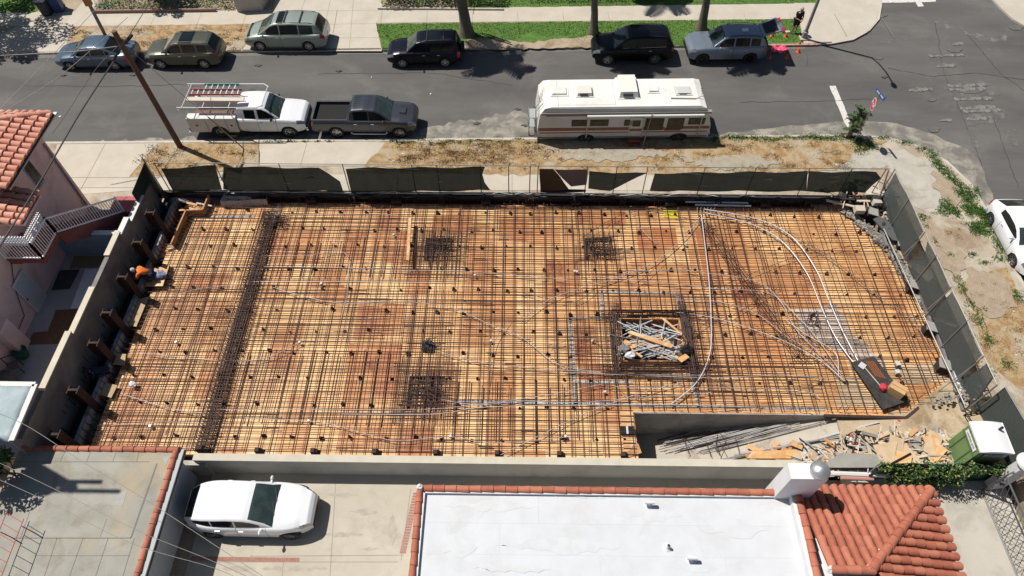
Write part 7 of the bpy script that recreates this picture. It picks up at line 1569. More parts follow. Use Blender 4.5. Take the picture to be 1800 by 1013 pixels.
wire('thick pale wire across the flat garage roof at the bottom left', [(-40, 715, 6.8), (40, 745, 6.8), (150, 815, 6.8), (250, 875, 6.8), (380, 960, 6.8), (480, 1025, 6.8)], .010, mat('old_wire_grey', (.12, .115, .11), .6))
wire('thin wire across the garage roof and driveway, upper of two', [(-20, 805, 6.5), (100, 862, 6.5), (240, 932, 6.5), (370, 985, 6.5), (470, 1030, 6.5)], .009)
wire('thin wire across the garage roof and driveway, lower of two', [(-20, 835, 6.5), (90, 885, 6.5), (230, 955, 6.5), (380, 1000, 6.5), (440, 1030, 6.5)], .009)
# second pole with an orange marker box near the top left
p = P(197, 85, 0); t = thing('wooden_post', 'grey wooden pole with orange brown box at its top behind the blue sedan', 'pole', (p.x, p.y, 0)); tp2 = P(157, 8, 3.4) - p
mb = MB(); mb.tube([(0, 0, 0), tuple(tp2)], .1, 10); mb.build('pole', mat('grey_pole_wood', (.20, .17, .15), .85, (.26, .23, .2), 4), t, smooth=60, local=True); mb = MB(); mb.box(tuple(tp2 + Vector((0, -.02, .25))), (.34, .3, .55), .1); mb.build('box', mat('orange_brown_box', (.42, .20, .06), .7), t, local=True)
# pole outside the left edge that throws its shadow on the garage roof
sx = P(140, 857, gz); T_ = 14.0; bx_, by_ = sx.x - .25 - SUN.x * (T_ - gz), sx.y - .05 - SUN.y * (T_ - gz)
t = thing('utility_pole', 'tall wooden pole with two crossarms behind the garage, outside the left picture edge', 'utility pole', (bx_, by_, 0))
mb = MB(); mb.tube([(0, 0, 0), (0, 0, T_)], [.26, .2], 12); mb.build('pole', mat('pole_wood', (.1, .05, .03)), t, smooth=60, local=True)
for z, w_ in ((T_ - .25, 3.5), (T_ - 1.6, 3.4)): mb = MB(); mb.box((.2, -.15, z), (w_, .14, .12)); mb.build('crossarm', M_brn, t, local=True)
mb = MB(); mb.lathe((-.1, -.35, T_ - 3.2), [(.001, 0), (.34, .05), (.34, 1.7), (.001, 1.8)], 12); mb.build('transformer', M_cg, t, local=True)

# ------------------------------------------------------------ people
def skinmesh(chains, radii_default=.05):
    """chains: list of lists of (x,y,z,r) sharing points by coordinates -> baked skin mesh data"""
    vs = []; rs = []; es = []; idx = {}
    for ch_ in chains:
        prev = None
        for x, y, z, r in ch_:
            k = (round(x, 3), round(y, 3), round(z, 3))
            if k not in idx: idx[k] = len(vs); vs.append((x, y, z)); rs.append(r)
            i = idx[k]
            if prev is not None and prev != i: es.append((prev, i))
            prev = i
    me = bpy.data.meshes.new('figure'); me.from_pydata(vs, es, []); o = bpy.data.objects.new('figure', me); C.objects.link(o)
    md = o.modifiers.new('skin', 'SKIN'); md.use_smooth_shade = True
    for i, sv in enumerate(me.skin_vertices[0].data): sv.radius = (rs[i], rs[i]); sv.use_root = (i == 0)
    o.modifiers.new('sub', 'SUBSURF').levels = 1; o.modifiers['sub'].render_levels = 1
    dg = bpy.context.evaluated_depsgraph_get(); dg.update(); m2 = bpy.data.meshes.new_from_object(o.evaluated_get(dg)); bpy.data.objects.remove(o); return m2
def person(label, loc, rz, J, skin, shirt, trousers, shoe, hairm, hat=None):
    """J: joint positions (local); one continuous body plus clothing shells, hair and shoes as children"""
    t = thing('person', label, 'person', loc, rz); g = lambda n, r: (*J[n], r); V = lambda n: Vector(J[n])
    mid = lambda a, b, r, k=.5: (*V(a).lerp(V(b), k), r)
    def hand(sd):
        w_, e = V('wrist' + sd), V('elbow' + sd); d = (w_ - e).normalized(); s = d.cross(Vector((0, 0, 1)))
        s = s.normalized() if s.length > .1 else Vector((1, 0, 0)); palm_ = w_ + d * .07; out = [[(*w_, .026), (*palm_, .034)]]
        for k, (o_, l) in enumerate(((-.030, .065), (-.010, .078), (.010, .074), (.029, .058))):
            b_ = palm_ + s * o_ + d * .02; out.append([(*palm_, .034), (*b_, .011), (*(b_ + d * l * .55 + Vector((0, 0, -.012))), .009), (*(b_ + d * l * .9 + Vector((0, 0, -.035))), .008)])
        b_ = w_ + d * .03 + s * -.035; out.append([(*palm_, .034), (*b_, .013), (*(b_ + d * .04 + s * -.025), .010)])
        return out
    ch_ = [[g('pelvis', .13), mid('pelvis', 'chest', .125), g('chest', .14), g('neck', .055), mid('neck', 'head', .07, .45), g('head', .10), (J['head'][0], J['head'][1], J['head'][2] + .07, .075)]]
    for sd in 'LR':
        ch_.append([g('chest', .14), g('sho' + sd, .065), mid('sho' + sd, 'elbow' + sd, .05), g('elbow' + sd, .04), mid('elbow' + sd, 'wrist' + sd, .036), g('wrist' + sd, .026)]); ch_ += hand(sd)
        ch_.append([g('pelvis', .13), g('hip' + sd, .095), mid('hip' + sd, 'knee' + sd, .08), g('knee' + sd, .058), mid('knee' + sd, 'ankle' + sd, .055, .4), g('ankle' + sd, .038)])
    me = skinmesh(ch_); me.materials.append(skin); o = bpy.data.objects.new('body', me); C.objects.link(o); o.parent = t
    BK = 1.22 if not hat else 1.05
    def cloth(nm, chs, m): me = skinmesh([[(a_, b_, c_, r_ * BK) for a_, b_, c_, r_ in q_] for q_ in chs]); me.materials.append(m); o = bpy.data.objects.new(nm, me); C.objects.link(o); o.parent = t
    sh_ = [[g('pelvis', .16), mid('pelvis', 'chest', .155), g('chest', .17), (*V('chest').lerp(V('neck'), .55), .11)]]
    for sd in 'LR': sh_.append([g('chest', .17), g('sho' + sd, .09), mid('sho' + sd, 'elbow' + sd, .07, .6)] + ([g('elbow' + sd, .058), mid('elbow' + sd, 'wrist' + sd, .05, .8)] if hat else []))
    cloth('shirt', sh_, shirt)
    tr_ = [[g('pelvis', .155), g('hipL', .12), mid('hipL', 'kneeL', .105), g('kneeL', .085)], [g('pelvis', .155), g('hipR', .12), mid('hipR', 'kneeR', .105), g('kneeR', .085)]]
    if trousers[1]:
        tr_[0] += [mid('kneeL', 'ankleL', .075), mid('kneeL', 'ankleL', .07, .92)]; tr_[1] += [mid('kneeR', 'ankleR', .075), mid('kneeR', 'ankleR', .07, .92)]
    cloth('trousers', tr_, trousers[0])
    for sd in 'LR': mb = MB(); a = V('ankle' + sd); mb.blob((a.x, a.y - .06, a.z - .045), .075, 10, 0, sq=(.7, 1.9, .6)); mb.build('shoe', shoe, t, smooth=60, local=True)
    hd = V('head'); mb = MB(); mb.blob((hd.x, hd.y + .02, hd.z + .055), .118, 12, .04, sq=(.95, 1.08, .95)); mb.build('hair' if not hat else 'cap', hairm, t, smooth=60, local=True)
    f_ = V('face') if 'face' in J else hd + Vector((0, -.11, 0))
    mb = MB(); mb.blob(tuple(hd.lerp(f_, 1.0)), .022, 6, 0, sq=(.7, 1, 1.3)); mb.build('nose', skin, t, smooth=60, local=True)
    s_ = Vector((.035, 0, .03))
    for sg in (1, -1): mb = MB(); mb.blob((f_.x + sg * .035, f_.y + .012, f_.z + .03), .012, 6, 0); mb.build('eye', M_blk, t, local=True)
    mb = MB(); mb.box((f_.x, f_.y + .01, f_.z - .045), (.045, .012, .01)); mb.build('mouth', mat('lip', (.3, .1, .08), .6), t, local=True)
    for sg in (1, -1): mb = MB(); mb.blob((hd.x + sg * .1, hd.y + .01, hd.z - .01), .025, 6, 0, sq=(.5, .8, 1.2)); mb.build('ear', skin, t, smooth=60, local=True)
    return t
M_skin = mat('skin_brown', (.30, .155, .095), .55); M_skin2 = mat('skin_tan', (.38, .21, .14), .55)
p = P(1394, 58, 0)
Jst = dict(pelvis=(0, 0, .95), chest=(0, -.01, 1.32), neck=(0, -.02, 1.52), head=(0, -.06, 1.66), face=(0, -.165, 1.64), shoL=(.2, -.01, 1.43), shoR=(-.2, -.01, 1.43), elbowL=(.27, -.08, 1.14), elbowR=(-.27, -.08, 1.14), wristL=(.07, -.30, 1.10), wristR=(-.06, -.30, 1.08), hipL=(.1, 0, .90), hipR=(-.1, 0, .90), kneeL=(.12, -.02, .5), kneeR=(-.12, -.02, .5), ankleL=(.13, .0, .09), ankleR=(-.13, .0, .09))
M_bk = mat('black_cloth', (.010, .010, .012), .85)
person('person in black T-shirt and shorts standing on the grass beside the orange cones', (p.x, p.y, .0), R(12), Jst, M_skin2, M_bk, (M_bk, False), M_blk, mat('grey_white_hair', (.35, .33, .31), .9))
Jcr = dict(pelvis=(0, .05, .42), chest=(0, -.28, .68), neck=(0, -.44, .78), head=(0, -.58, .80), face=(0, -.68, .74), shoL=(.19, -.34, .74), shoR=(-.19, -.34, .74), elbowL=(.26, -.50, .50), elbowR=(-.26, -.50, .50), wristL=(.12, -.68, .36), wristR=(-.12, -.70, .34), hipL=(.11, .03, .40), hipR=(-.11, .03, .40), kneeL=(.18, -.34, .46), kneeR=(-.18, -.30, .44), ankleL=(.16, -.06, .09), ankleR=(-.16, -.02, .09))
bd = board('board', 'pale plywood board beside the crouching worker in orange', [(270, 471), (297, 468), (286, 503), (255, 503)], ZD + .3, .04, M_ply2, 'board')
p = P(256, 492, ZD + .3)
person('person in orange hoodie crouching in the shade by the left wall, wearing a pale cap', (p.x + .3, p.y + .1, ZD + .28), R(-75), Jcr, M_skin, mat('orange_hoodie', (.85, .20, .03), .8, (.75, .16, .02), 6), (mat('navy_trousers', (.02, .025, .06), .9), True), M_blk, mat('pale_cap', (.45, .46, .45), .7), hat=True)
p = P(282, 484, ZD + .35); mb = MB(); mb.blob((p.x, p.y, ZD + .42), .26, 10, .25, sq=(1.3, 1, .6)); tag(mb.build('tool_bag', mat('blue_white_bag', (.32, .36, .5), .7, (.05, .06, .14), 8), None, smooth=50), 'blue and white bag on the plywood board beside the orange worker', 'bag')
p = P(190, 660, ZD)
person('person in dark navy clothes crouching in the shade below the left wall', (p.x + .05, p.y, ZD + .02), R(-60), Jcr, M_skin, mat('navy_jacket', (.012, .018, .05), .85), (mat('navy_trousers', (.02, .025, .06)), True), M_blk, mat('navy_cap', (.012, .016, .04), .8), hat=True)
for k, (pts, lab) in enumerate((([(180, 672), (207, 678), (196, 700), (168, 692)], 'cardboard sheet on the shaded deck edge next to the person in navy'), ([(197, 622), (222, 623), (219, 643), (198, 641)], 'small cardboard sheet in the shade above the person in navy'), ([(240, 528), (262, 522), (240, 575), (222, 572)], 'long curved plywood offcut in the shade below the orange worker'))):
    mb = MB(); mb.prism(px2(pts, ZD + .2), ZD + .2, ZD + .225); tag(mb.build('cardboard', mat('shaded_cardboard', (.45, .33, .20), .9, (.38, .27, .16), 4), None), lab, 'cardboard')
p = P(232, 675, ZD + .3); mb = MB(); mb.blob((p.x, p.y, ZD + .25), .12, 8, .3, sq=(1.5, 1, .6)); tag(mb.build('crumpled_paper', M_condw, None), 'crumpled white wrapper on the bars near the person in navy', 'litter')
# timber corner box at the far left of the deck
tbx = thing('timber_form', 'orange timber corner form boards at the street end of the left bay', 'formwork', P(345, 380, ZD))
def fboard(a, b, h, th=.06, zb=0, m=M_ply3):
    a, b = P(*a, ZD), P(*b, ZD); c = (a + b) / 2; d = b - a; mb = MB(); mb.box((c.x, c.y, ZD + zb + h / 2), (d.length, th, h), math.atan2(d.y, d.x)); mb.build('board', m, tbx)
fboard((308, 438), (333, 380), .5); fboard((330, 381), (362, 380), .5); fboard((362, 380), (372, 354), .5)
for k in range(7): a = P(U(325, 360), U(358, 372), ZD + .3); mb = MB(); mb.box((a.x, a.y, ZD + U(.1, .35)), (U(.5, 1.1), U(.08, .16), .04), U(-.4, .5)); tag(mb.build('board_offcut', rnd.choice([M_ply2, M_pale]), None), 'short timber offcut lying in the corner form at the street end', 'board', 'offcuts in the corner form')
sheet_ = MB(); sheet_.box((P(345, 350, ZD).x, P(345, 350, ZD).y, ZD + .1), (2.6, .8, .05)); tag(sheet_.build('sheet', mat('dusty_mauve_sheet', (.2, .16, .17), .9), None), 'dusty mauve board behind the corner form boards', 'sheet')
fboard((296, 441), (311, 436), .12, .1, 0, M_pale)
# ---- ramp: bars, debris pile
for k in range(64):
    t_ = k / 64; a = PR(1150 + U(0, 120), 768 + U(0, 28), .06 + U(0, .1)); l = U(3.0, 8.5); ang = R(U(9, 14)); b = a + Vector((math.cos(ang) * l, math.sin(ang) * l, 0)); 
    if b.y > 12.55: b = a + (b - a) * max(.2, (12.55 - a.y) / (b.y - a.y))
    b.z = rampz(b.x) + .06 + U(0, .1); bar(a, b, .016, M_steel if k % 3 else M_rust, 'long loose bar from the stack lying down the concrete ramp', 'loose bars stacked on the ramp', 'loose_bar')
for k in range(10):
    a = PR(U(1200, 1300), U(765, 790), .2); mb = MB(); d = Vector((U(-.4, .4), -.5, 0)); mb.tube([a - d * .7, a + d * .7], .014, 4); tag(mb.build('short_bar', M_rust, None), 'short steel bar lying across the loose bars on the ramp', 'bar', 'short bars across the ramp stack')
for k, (a, b, lab) in enumerate((((1395, 783), (1545, 742), 'pale timber batten at the upper edge of the debris pile'), ((1270, 808), (1480, 765), 'long thin steel channel beside the left end of the debris pile'), ((1290, 800), (1440, 772), 'grey pipe lying along the left end of the debris pile'))):
    u_, v_ = PR(*a, .12), PR(*b, .12); mb = MB(); mb.tube([u_, v_], .04, 5); tag(mb.build('long_batten', [M_condw, M_steel, M_cond][k], None), lab, 'pipe')
def inpile(): 
    while True:
        px, py = U(1395, 1692), U(762, 826)
        if inpoly(px, py, [(1395, 812), (1420, 792), (1480, 780), (1545, 768), (1590, 765), (1660, 772), (1695, 800), (1690, 822), (1560, 826), (1470, 822), (1400, 818)]): return px, py
def pilez(px): return .08 + .42 * math.sin(math.pi * min(1, max(0, (px - 1380) / 320)))
ME = {}
M_ply4 = mat('pale_offcut', (.58, .44, .29), .8, (.48, .35, .22), 3); M_ply5 = mat('grey_offcut', (.34, .31, .27), .85, (.26, .23, .19), 3)
for k in range(230):
    px, py = inpile(); a = PR(px, py, .05); h = U(.02, 1) * pilez(px); L_, W_ = (U(.15, .6), U(.08, .36)) if k % 3 else (U(.6, 1.5), U(.05, .12))
    m_ = rnd.choice([M_ply2, M_ply4, M_ply3, M_pale, M_ply4, M_pale, M_ply5, M_ply5, M_pale]); mb = MB(); ax = U(0, 3.1)
    mb.box((0, 0, 0), (L_, W_, .03)); o = mb.build('board_offcut', m_, None, local=True); o.location = (a.x, a.y, a.z + h + .05); o.rotation_euler = (U(-.35, .35), U(-.3, .3), ax)
    tag(o, 'broken plywood or timber offcut thrown on the debris heap beside the ramp', 'board', 'wood offcuts on the debris heap')
for k in range(90):
    px, py = inpile(); a = PR(px, py, .05); h = U(.4, 1) * pilez(px); mb = MB(); mb.box((0, 0, 0), (U(.5, 1.7), U(.025, .06), .025)); o = mb.build('splintered_stick', rnd.choice([M_pale, M_ply5, M_brn, M_ply4, M_condw]), None, local=True); o.location = (a.x, a.y, a.z + h + .1); o.rotation_euler = (0, U(-.25, .25), U(0, 3.1))
    tag(o, 'thin splintered stick or batten lying on the debris heap', 'stick', 'sticks on the debris heap')
for k in range(7):
    px, py = U(1540, 1660), U(785, 815); a = PR(px, py, .05); mb = MB(); mb.box((0, 0, 0), (U(.8, 1.3), U(.4, .7), .02)); o = mb.build('plywood_sheet', rnd.choice([M_ply2, M_ply4]), None, local=True); o.location = (a.x, a.y, a.z + pilez(px) + .1); o.rotation_euler = (U(-.2, .2), U(-.2, .2), U(0, 3.1)); tag(o, 'larger plywood piece lying flat on the debris heap', 'board', 'larger plywood pieces on the heap')
for k in range(26):
    px, py = U(1310, 1400), U(783, 812); a = PR(px, py, .04); mb = MB(); mb.box((0, 0, 0), (U(.3, .8), U(.12, .35), .03)); o = mb.build('board_offcut', rnd.choice([M_ply2, M_ply3, M_ply2]), None, local=True); o.location = (a.x, a.y, a.z + U(.02, .12)); o.rotation_euler = (U(-.2, .2), U(-.2, .2), U(-.6, 1.2))
    tag(o, 'plywood piece in the low end of the debris left of the heap', 'board', 'plywood pieces at the low end of the debris')
board('board', 'wide orange plywood sheet at the left end of the debris', [(1312, 806), (1322, 794), (1400, 790), (1403, 806)], -1.1, .05, M_ply2, 'board')
mb = MB(); q = [P(*v, .1) for v in ((1440, 822), (1478, 796), (1560, 800), (1545, 822))]; mb.add([tuple(v) for v in q] + [(v.x, v.y, v.z - .06) for v in q], [(0, 1, 2, 3)[::-1], (4, 5, 6, 7), (0, 1, 5, 4), (1, 2, 6, 5), (2, 3, 7, 6), (3, 0, 4, 7)]); tag(mb.build('grey_sheet', mat('dull_grey_sheet', (.30, .29, .26), .8, (.25, .24, .21), 2), None), 'large grey sheet lying on the debris behind the chimney', 'sheet')
for k, (a, b, m_, r_, lab) in enumerate((((1455, 832), (1570, 836), M_capw, .09, 'long white gutter length in front of the debris'), ((1462, 824), (1560, 824), M_brn, .05, 'brown timber length behind the white gutter'), ((1478, 840), (1535, 842), mat('pale_red_tile_pipe', (.45, .22, .18), .8), .07, 'row of pale red tile pieces in front of the white gutter'))):
    u_, v_ = P(*a, -.1), P(*b, -.1); mb = MB(); mb.tube([u_, v_], r_, 6); tag(mb.build('long_piece', m_, None), lab, 'offcut')
mb = MB(); 
for k in range(420):
    px, py = inpile(); a = PR(px, py, .05); 
    if rnd.random() < .5: px, py = U(1590, 1700), U(762, 825); a = PR(px, py, .05)
    mb.blob((a.x, a.y, a.z + U(.3, 1) * pilez(px) * .9), U(.04, .14), 5, .45, rnd.randrange(3), (1, 1, .7))
tag(mb.build('rubble', [mat('white_plaster', (.55, .54, .52), .9), mat('grey_plaster', (.36, .35, .34), .9), mat('reddish_crumbs', (.35, .17, .11), .9)], None, kind='stuff'), 'white plaster bags and crumbs mixed in the debris heap', 'rubble')
# wheelbarrow tray full of rubble
p = PR(1508, 776, .35); t = thing('wheelbarrow', 'black wheelbarrow full of red and white rubble standing in the debris', 'wheelbarrow', (p.x, p.y, p.z - .3), R(15))
mb = MB(); n = 14; prof = [(.36, .02), (.52, .42), (.55, .43), (.50, .40), (.34, .06)]; mb.lathe((0, 0, 0), prof, n); mb.v = [(x * 1.2, y * .72, z) for x, y, z in mb.v]; mb.build('tray', M_blkp, t, smooth=60, local=True)
mb = MB()
for k in range(60): a = U(0, 6.28); r_ = U(0, .5); mb.blob((math.cos(a) * r_ * 1.15, math.sin(a) * r_ * .68, .33 + U(0, .1)), U(.05, .1), 5, .4, rnd.choice([0, 0, 1, 2]))
mb.build('load', [MATS['white_plaster'], mat('brick_red', (.45, .10, .05), .9), MATS['grey_plaster']], t, local=True)
for sg in (1, -1): mb = MB(); mb.tube([(.4, sg * .15, .1), (-1.1, sg * .3, .35)], .025, 5); mb.build('handle', M_pale, t, local=True)
mb = MB(); mb.lathe((.72, 0, .1), [(.001, -.05), (.17, -.05), (.17, .05), (.001, .05)], 14, 'Y'); mb.build('wheel', M_tyre, t, local=True)
# timber stop board and black strap at the ramp end of the deck
board('board', 'orange timber edge board at the end of the deck above the ramp', [(1090, 724), (1113, 724), (1117, 780), (1098, 800)], ZD + .06, .06, M_ply2, 'board')
board('board', 'short orange board flap at the bottom corner above the ramp', [(1098, 786), (1122, 780), (1128, 796), (1100, 806)], ZD + .05, .06, M_ply3, 'board')
p = P(1102, 758, ZD + .1); mb = MB(); mb.box((p.x, p.y, ZD + .12), (.56, .32, .16)); mb.box((p.x, p.y, ZD + .21), (.08, .34, .02), mi=1); tag(mb.build('strapped_bundle', [M_blkp, M_condw], None), 'black bundle with pale strap on the edge board above the ramp', 'bundle')
# portable toilet
p = P(1722, 805, -.45); p = P(1745, 768, 1.72); pt = thing('portable_toilet', 'green portable toilet with white roof beside the right fence', 'portable toilet', (p.x, p.y, -.47), R(-2)); sz = 1.14
M_pt = mat('toilet_green', (.12, .21, .075), .5, (.15, .25, .095), 1.5, bump=.05); M_ptd = mat('toilet_dark_green', (.06, .12, .05), .5)
mb = MB(); mb.box((0, 0, 1.1), (sz, sz, 2.0)); mb.build('walls', M_pt, pt, local=True)
mb = MB(); mb.box((0, 0, .06), (sz + .1, sz + .1, .12)); mb.build('base', M_ptd, pt, local=True)
mb = MB()
for i in range(9):
    for j in range(9):
        x, y = -sz / 2 - .06 + (sz + .12) * i / 8, -sz / 2 - .06 + (sz + .12) * j / 8; mb.v.append((x, y, 2.1 + .14 * math.cos(x * 2.2) * (1 - .25 * abs(y)) ))
for i in range(8):
    for j in range(8): k = i * 9 + j; mb.f.append((k, k + 9, k + 10, k + 1)); mb.m.append(0)
mb.box((0, 0, 2.1), (sz + .12, sz + .12, .08)); mb.build('roof', mat('toilet_roof_white', (.70, .70, .71), .5), pt, smooth=30, local=True)
for sgx, nm in ((-1, 'side'), ):
    mb = MB()
    for y in (-.3, .3): mb.box((-sz / 2 - .012, y, 1.1), (.02, .05, 1.9))
    mb.box((-sz / 2 - .012, 0, 1.55), (.018, sz, .04)); mb.build('panel_rib', M_ptd, pt, local=True)
sg1 = MB(); sg1.box((-sz / 2 - .03, 0, 1.78), (.015, .86, .2)); s1 = sg1.build('sign', M_sw, pt, local=True)
rotL = Matrix.Rotation(R(-90), 3, 'Z') @ Matrix.Rotation(R(90), 3, 'X'); textmesh('lettering', 'UNITED SITE', mat('sign_ink', (.04, .08, .16), .6), s1, Vector((-sz / 2 - .042, 0, 1.78)), rotL, .12)
mb = MB(); mb.box((0, -sz / 2 - .02, 1.0), (.7, .03, 1.7)); mb.build('door', M_ptd, pt, local=True); sg2 = MB(); sg2.box((0.05, -sz / 2 - .045, 1.86), (.8, .015, .16)); s2 = sg2.build('sign', mat('sign_grey', (.3, .31, .36), .6), pt, local=True)
textmesh('lettering', 'UNITED SITE', MATS['sign_ink'], s2, Vector((.05, -sz / 2 - .057, 1.86)), Matrix.Rotation(R(90), 3, 'X'), .1)
mb = MB(); mb.tube([(.35, .3, 2.1), (.35, .3, 2.42)], .05, 8); mb.build('vent_pipe', M_blk, pt, local=True)
# crate stack behind the toilet
p = P(1715, 742, -.4); t = thing('crate', 'black plastic crate behind the portable toilet', 'crate', (p.x, p.y, -.45), R(10))
for z in (.0, .2, .4):
    mb = MB(); mb.tube([(-.45, -.3, z + .03), (.45, -.3, z + .03), (.45, .3, z + .03), (-.45, .3, z + .03), (-.45, -.3, z + .03)], .025, 4); mb.build('rim', M_blkp, t, local=True)
mb = MB()
for x in (-.45, -.2, .05, .3, .45):
    for y in (-.3, .3): mb.box((x, y, .22), (.05, .03, .44))
mb.box((0, 0, .03), (.9, .6, .03)); mb.build('slats', M_blkp, t, local=True)
# ---- corner rubble (top right)
cz = -.1
def sc(px, py, z=cz): return P(px, py, z)
mb = MB()
for k in range(420):
    px, py = U(1440, 1575), U(325, 420)
    if not inpoly(px, py, [(1440, 338), (1500, 322), (1545, 315), (1560, 340), (1575, 400), (1560, 418), (1530, 380), (1490, 362), (1445, 352)]): continue
    a = sc(px, py, -.25); mb.blob((a.x, a.y, -.3 + U(0, .35)), U(.05, .2), 5, .45, rnd.randrange(4), (1, 1, .6))
tag(mb.build('rubble', [mat('pale_rubble', (.42, .38, .33), .9), M_brn, mat('dark_rubble', (.08, .07, .06), .9), mat('tan_rubble', (.35, .27, .19), .9)], None, kind='stuff'), 'mixed builders rubble in the top right corner of the plot', 'rubble')
for k, (px, py, s_, lab) in enumerate(((1532, 336, .55, 'pale stone block, left of two in the corner rubble'), (1548, 340, .6, 'pale stone block, right of two in the corner rubble'), (1543, 352, .45, 'grey stone block below the two pale blocks in the corner'), (1513, 365, .5, 'grey tilted concrete chunk beside the pile head in the corner'))):
    a = sc(px, py, .3); mb = MB(); mb.box((0, 0, 0), (s_, s_ * .75, s_ * .55), taper=.92); o = mb.build('stone_block', mat('stone_block', (.50, .45, .38), .9, (.42, .38, .32), 4), None, local=True); o.location = (a.x, a.y, .15); o.rotation_euler = (U(-.2, .2), U(-.2, .2), U(-.5, .5)); tag(o, lab, 'stone block', 'stone blocks in the corner rubble')
for k, (px, py, r_, lab) in enumerate(((1563, 362, .45, 'shiny black rubbish bag by the fence in the corner'), (1492, 332, .4, 'black rubbish bag in the shade of the street fence corner'))):
    a = sc(px, py, .1); mb = MB(); mb.blob((a.x, a.y, .1), r_, 12, .18, sq=(1, 1, .8)); tag(mb.build('rubbish_bag', M_blkp, None, smooth=70), lab, 'bag', 'rubbish bags in the corner')
for k, (pts, m_, z_, lab) in enumerate((([(1558, 315), (1575, 338), (1572, 356), (1562, 356), (1560, 330)], M_steel, .5, 'pale grey board leaning on the fence in the corner'), ([(1535, 385), (1548, 380), (1590, 408), (1585, 425), (1570, 422)], mat('dark_grey_sheet', (.08, .085, .09), .6), .05, 'dark grey sheet sagging over the right edge of the deck'), ([(1506, 350), (1530, 352), (1530, 355), (1507, 354)], M_pale, .25, 'short pale plank in the corner rubble'), ([(1453, 350), (1505, 362), (1504, 365), (1453, 353)], M_pale, .05, 'long pale plank edging the corner rubble'))):
    board('board', lab, pts, z_, .06, m_, 'board')
for k in range(12):
    a = sc(U(1460, 1560), U(328, 360), .2); an = U(0, 3.1); d = Vector((math.cos(an), math.sin(an), U(-.15, .15))) * U(.25, .7); mb = MB(); mb.tube([a - d, a + d], .03, 4); tag(mb.build('stick', rnd.choice([M_pale, M_brn, M_ply2]), None), 'broken timber stick in the corner rubble', 'stick', 'sticks in the corner rubble')
mb = MB(); a, b = sc(1545, 352, .1), sc(1562, 300, 1.9); mb.tube([a, b], .035, 5); tag(mb.build('leaning_pipe', M_steel, None), 'grey pipe leaning on the corner post of the fence', 'pipe')
# junk by the gate
for k, (px, py, r_, m_, lab) in enumerate(((1711, 722, .2, M_steel, 'small grey heap of scrap near the right gate'), (1664, 718, .07, mat('purple_rag', (.2, .12, .3), .8), 'small purple wrapper on the bare soil'), (1580, 740, .08, mat('red_rag', (.5, .05, .05), .8), 'small red wrapper near the end of the ramp'), (1700, 690, .3, M_cmu, 'grey bucket shaped scrap between the right fence and the gate'))):
    a = P(px, py, -.45); mb = MB(); mb.blob((a.x, a.y, -.5 + r_ * .5), r_, 8, .3, sq=(1, 1, .6)); tag(mb.build('scrap', m_, None), lab, 'scrap')
board('board', 'long white board leaning beside the last pile head near the gate', [(1676, 652), (1684, 648), (1698, 690), (1690, 696)], -.1, .06, M_capw, 'board')
for k, (a, b, za, zb) in enumerate((((1680, 640), (1722, 700), 0, .6), ((1715, 705), (1748, 660), -.4, 1.5))):
    mb = MB(); mb.tube([P(*a, za), P(*b, zb)], .04, 5); tag(mb.build('leaning_pole', M_steel, None), ['grey pole lying from the last pile head to the gate', 'pole propping the end of the right fence'][k], 'pole')
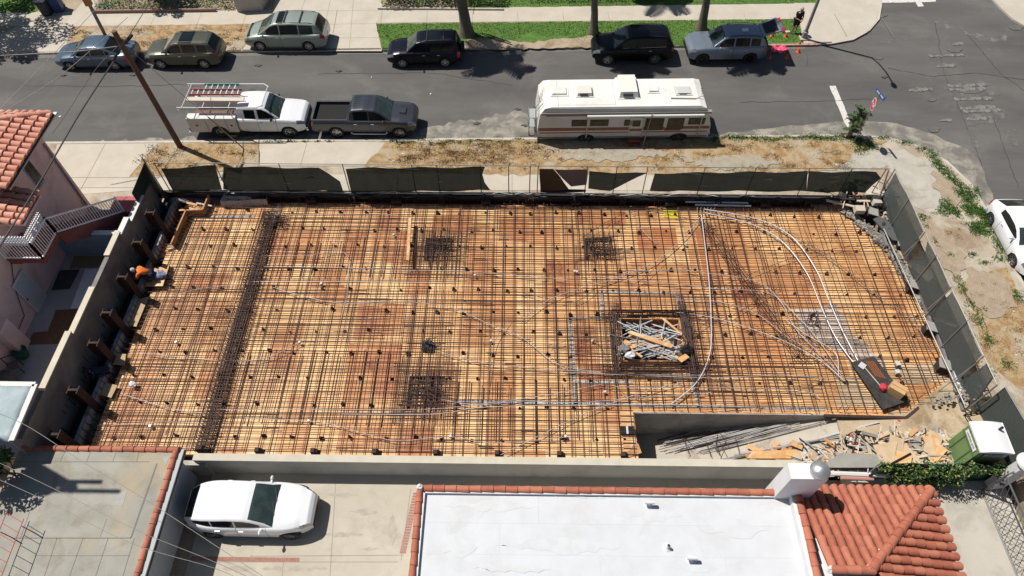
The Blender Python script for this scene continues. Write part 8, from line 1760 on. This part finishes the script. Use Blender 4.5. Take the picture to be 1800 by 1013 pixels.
# ---- cones, chalk, bag by the SUV
M_or = mat('cone_orange', (.85, .13, .02), .6)
cone0 = None
for k, (px, py, lab) in enumerate(((1357, 64, 'small orange cone on the grass behind the raised tailgate'), (1381, 65, 'small orange cone on the grass near the standing person'), (1404, 80, 'small orange cone by the red painted kerb'), (1403, 92, 'small orange cone on the road right of the pink sheet'), (1352, 103, 'small orange cone in the shade behind the blue grey SUV'), (1382, 103, 'small orange cone nearest the middle of the road'), (1338, 66, 'small orange cone touching the rear corner of the blue grey SUV'))):
    z_ = 0 if py < 78 else ZR; p = P(px, py, z_)
    if cone0 is None:
        cone0 = t = thing('traffic_cone', lab, 'cone', p, 0, 'orange cones round the SUV'); mb = MB(); mb.lathe((0, 0, 0), [(.10, .03), (.03, .30), (.001, .31)], 12); mb.build('cone', M_or, t, smooth=40, local=True); mb = MB(); mb.box((0, 0, .015), (.22, .22, .03)); mb.build('base', M_or, t, local=True)
    else: dup(cone0, p, U(0, 1), lab)
mb = MB(); p = P(1368, 88, ZR)
for k in range(5): mb.blob((p.x + U(-.35, .35), p.y + U(-.15, .15), ZR + .08), U(.16, .26), 9, .3, sq=(1.2, 1, .45))
tag(mb.build('pink_bag', mat('pink_plastic', (.75, .04, .13), .5, (.85, .12, .22), 5), None, smooth=60), 'crumpled bright pink plastic sheet on the road behind the blue grey SUV', 'bag')
mb = MB(); p = P(1383, 56, 0); mb.box((p.x - .1, p.y - .05, .03), (.55, .2, .06), .1); tag(mb.build('kerb_stone', M_curb, None), 'small pale slab on the grass left of the standing person', 'slab')
mb = MB()
for k in range(16): px, py = U(1375, 1405), U(76, 108); p = P(px, py, ZR); mb.prism(jag([(p.x - .05, p.y - .02), (p.x + .05, p.y - .02), (p.x + .05, p.y + .02), (p.x - .05, p.y + .02)], .05, .01), 0, ZR + .012, side=False)
struct('orange_paint_specks', mb, mat('orange_spray_paint', (.5, .06, .05), .8))
# litter
for k in range(34):
    px, py, z_ = rnd.choice([(U(690, 1480), U(252, 300), 0), (U(690, 1480), U(252, 300), 0), (U(1690, 1790), U(540, 640), 0), (U(60, 700), U(200, 244), ZR), (U(400, 1200), U(110, 170), ZR), (U(1540, 1700), U(730, 800), -.45)])
    if inpoly(px, py, [(940, 130), (1260, 130), (1260, 245), (940, 245)]): continue
    a = P(px, py, z_); s_ = U(.03, .08); mb = MB(); mb.box((a.x, a.y, z_ + .02), (s_ * 1.6, s_, .03), U(0, 3), 0, U(-.3, .3)); tag(mb.build('paper_scrap', M_condw, None), 'small white scrap of litter on the ground', 'litter', 'white litter scraps')
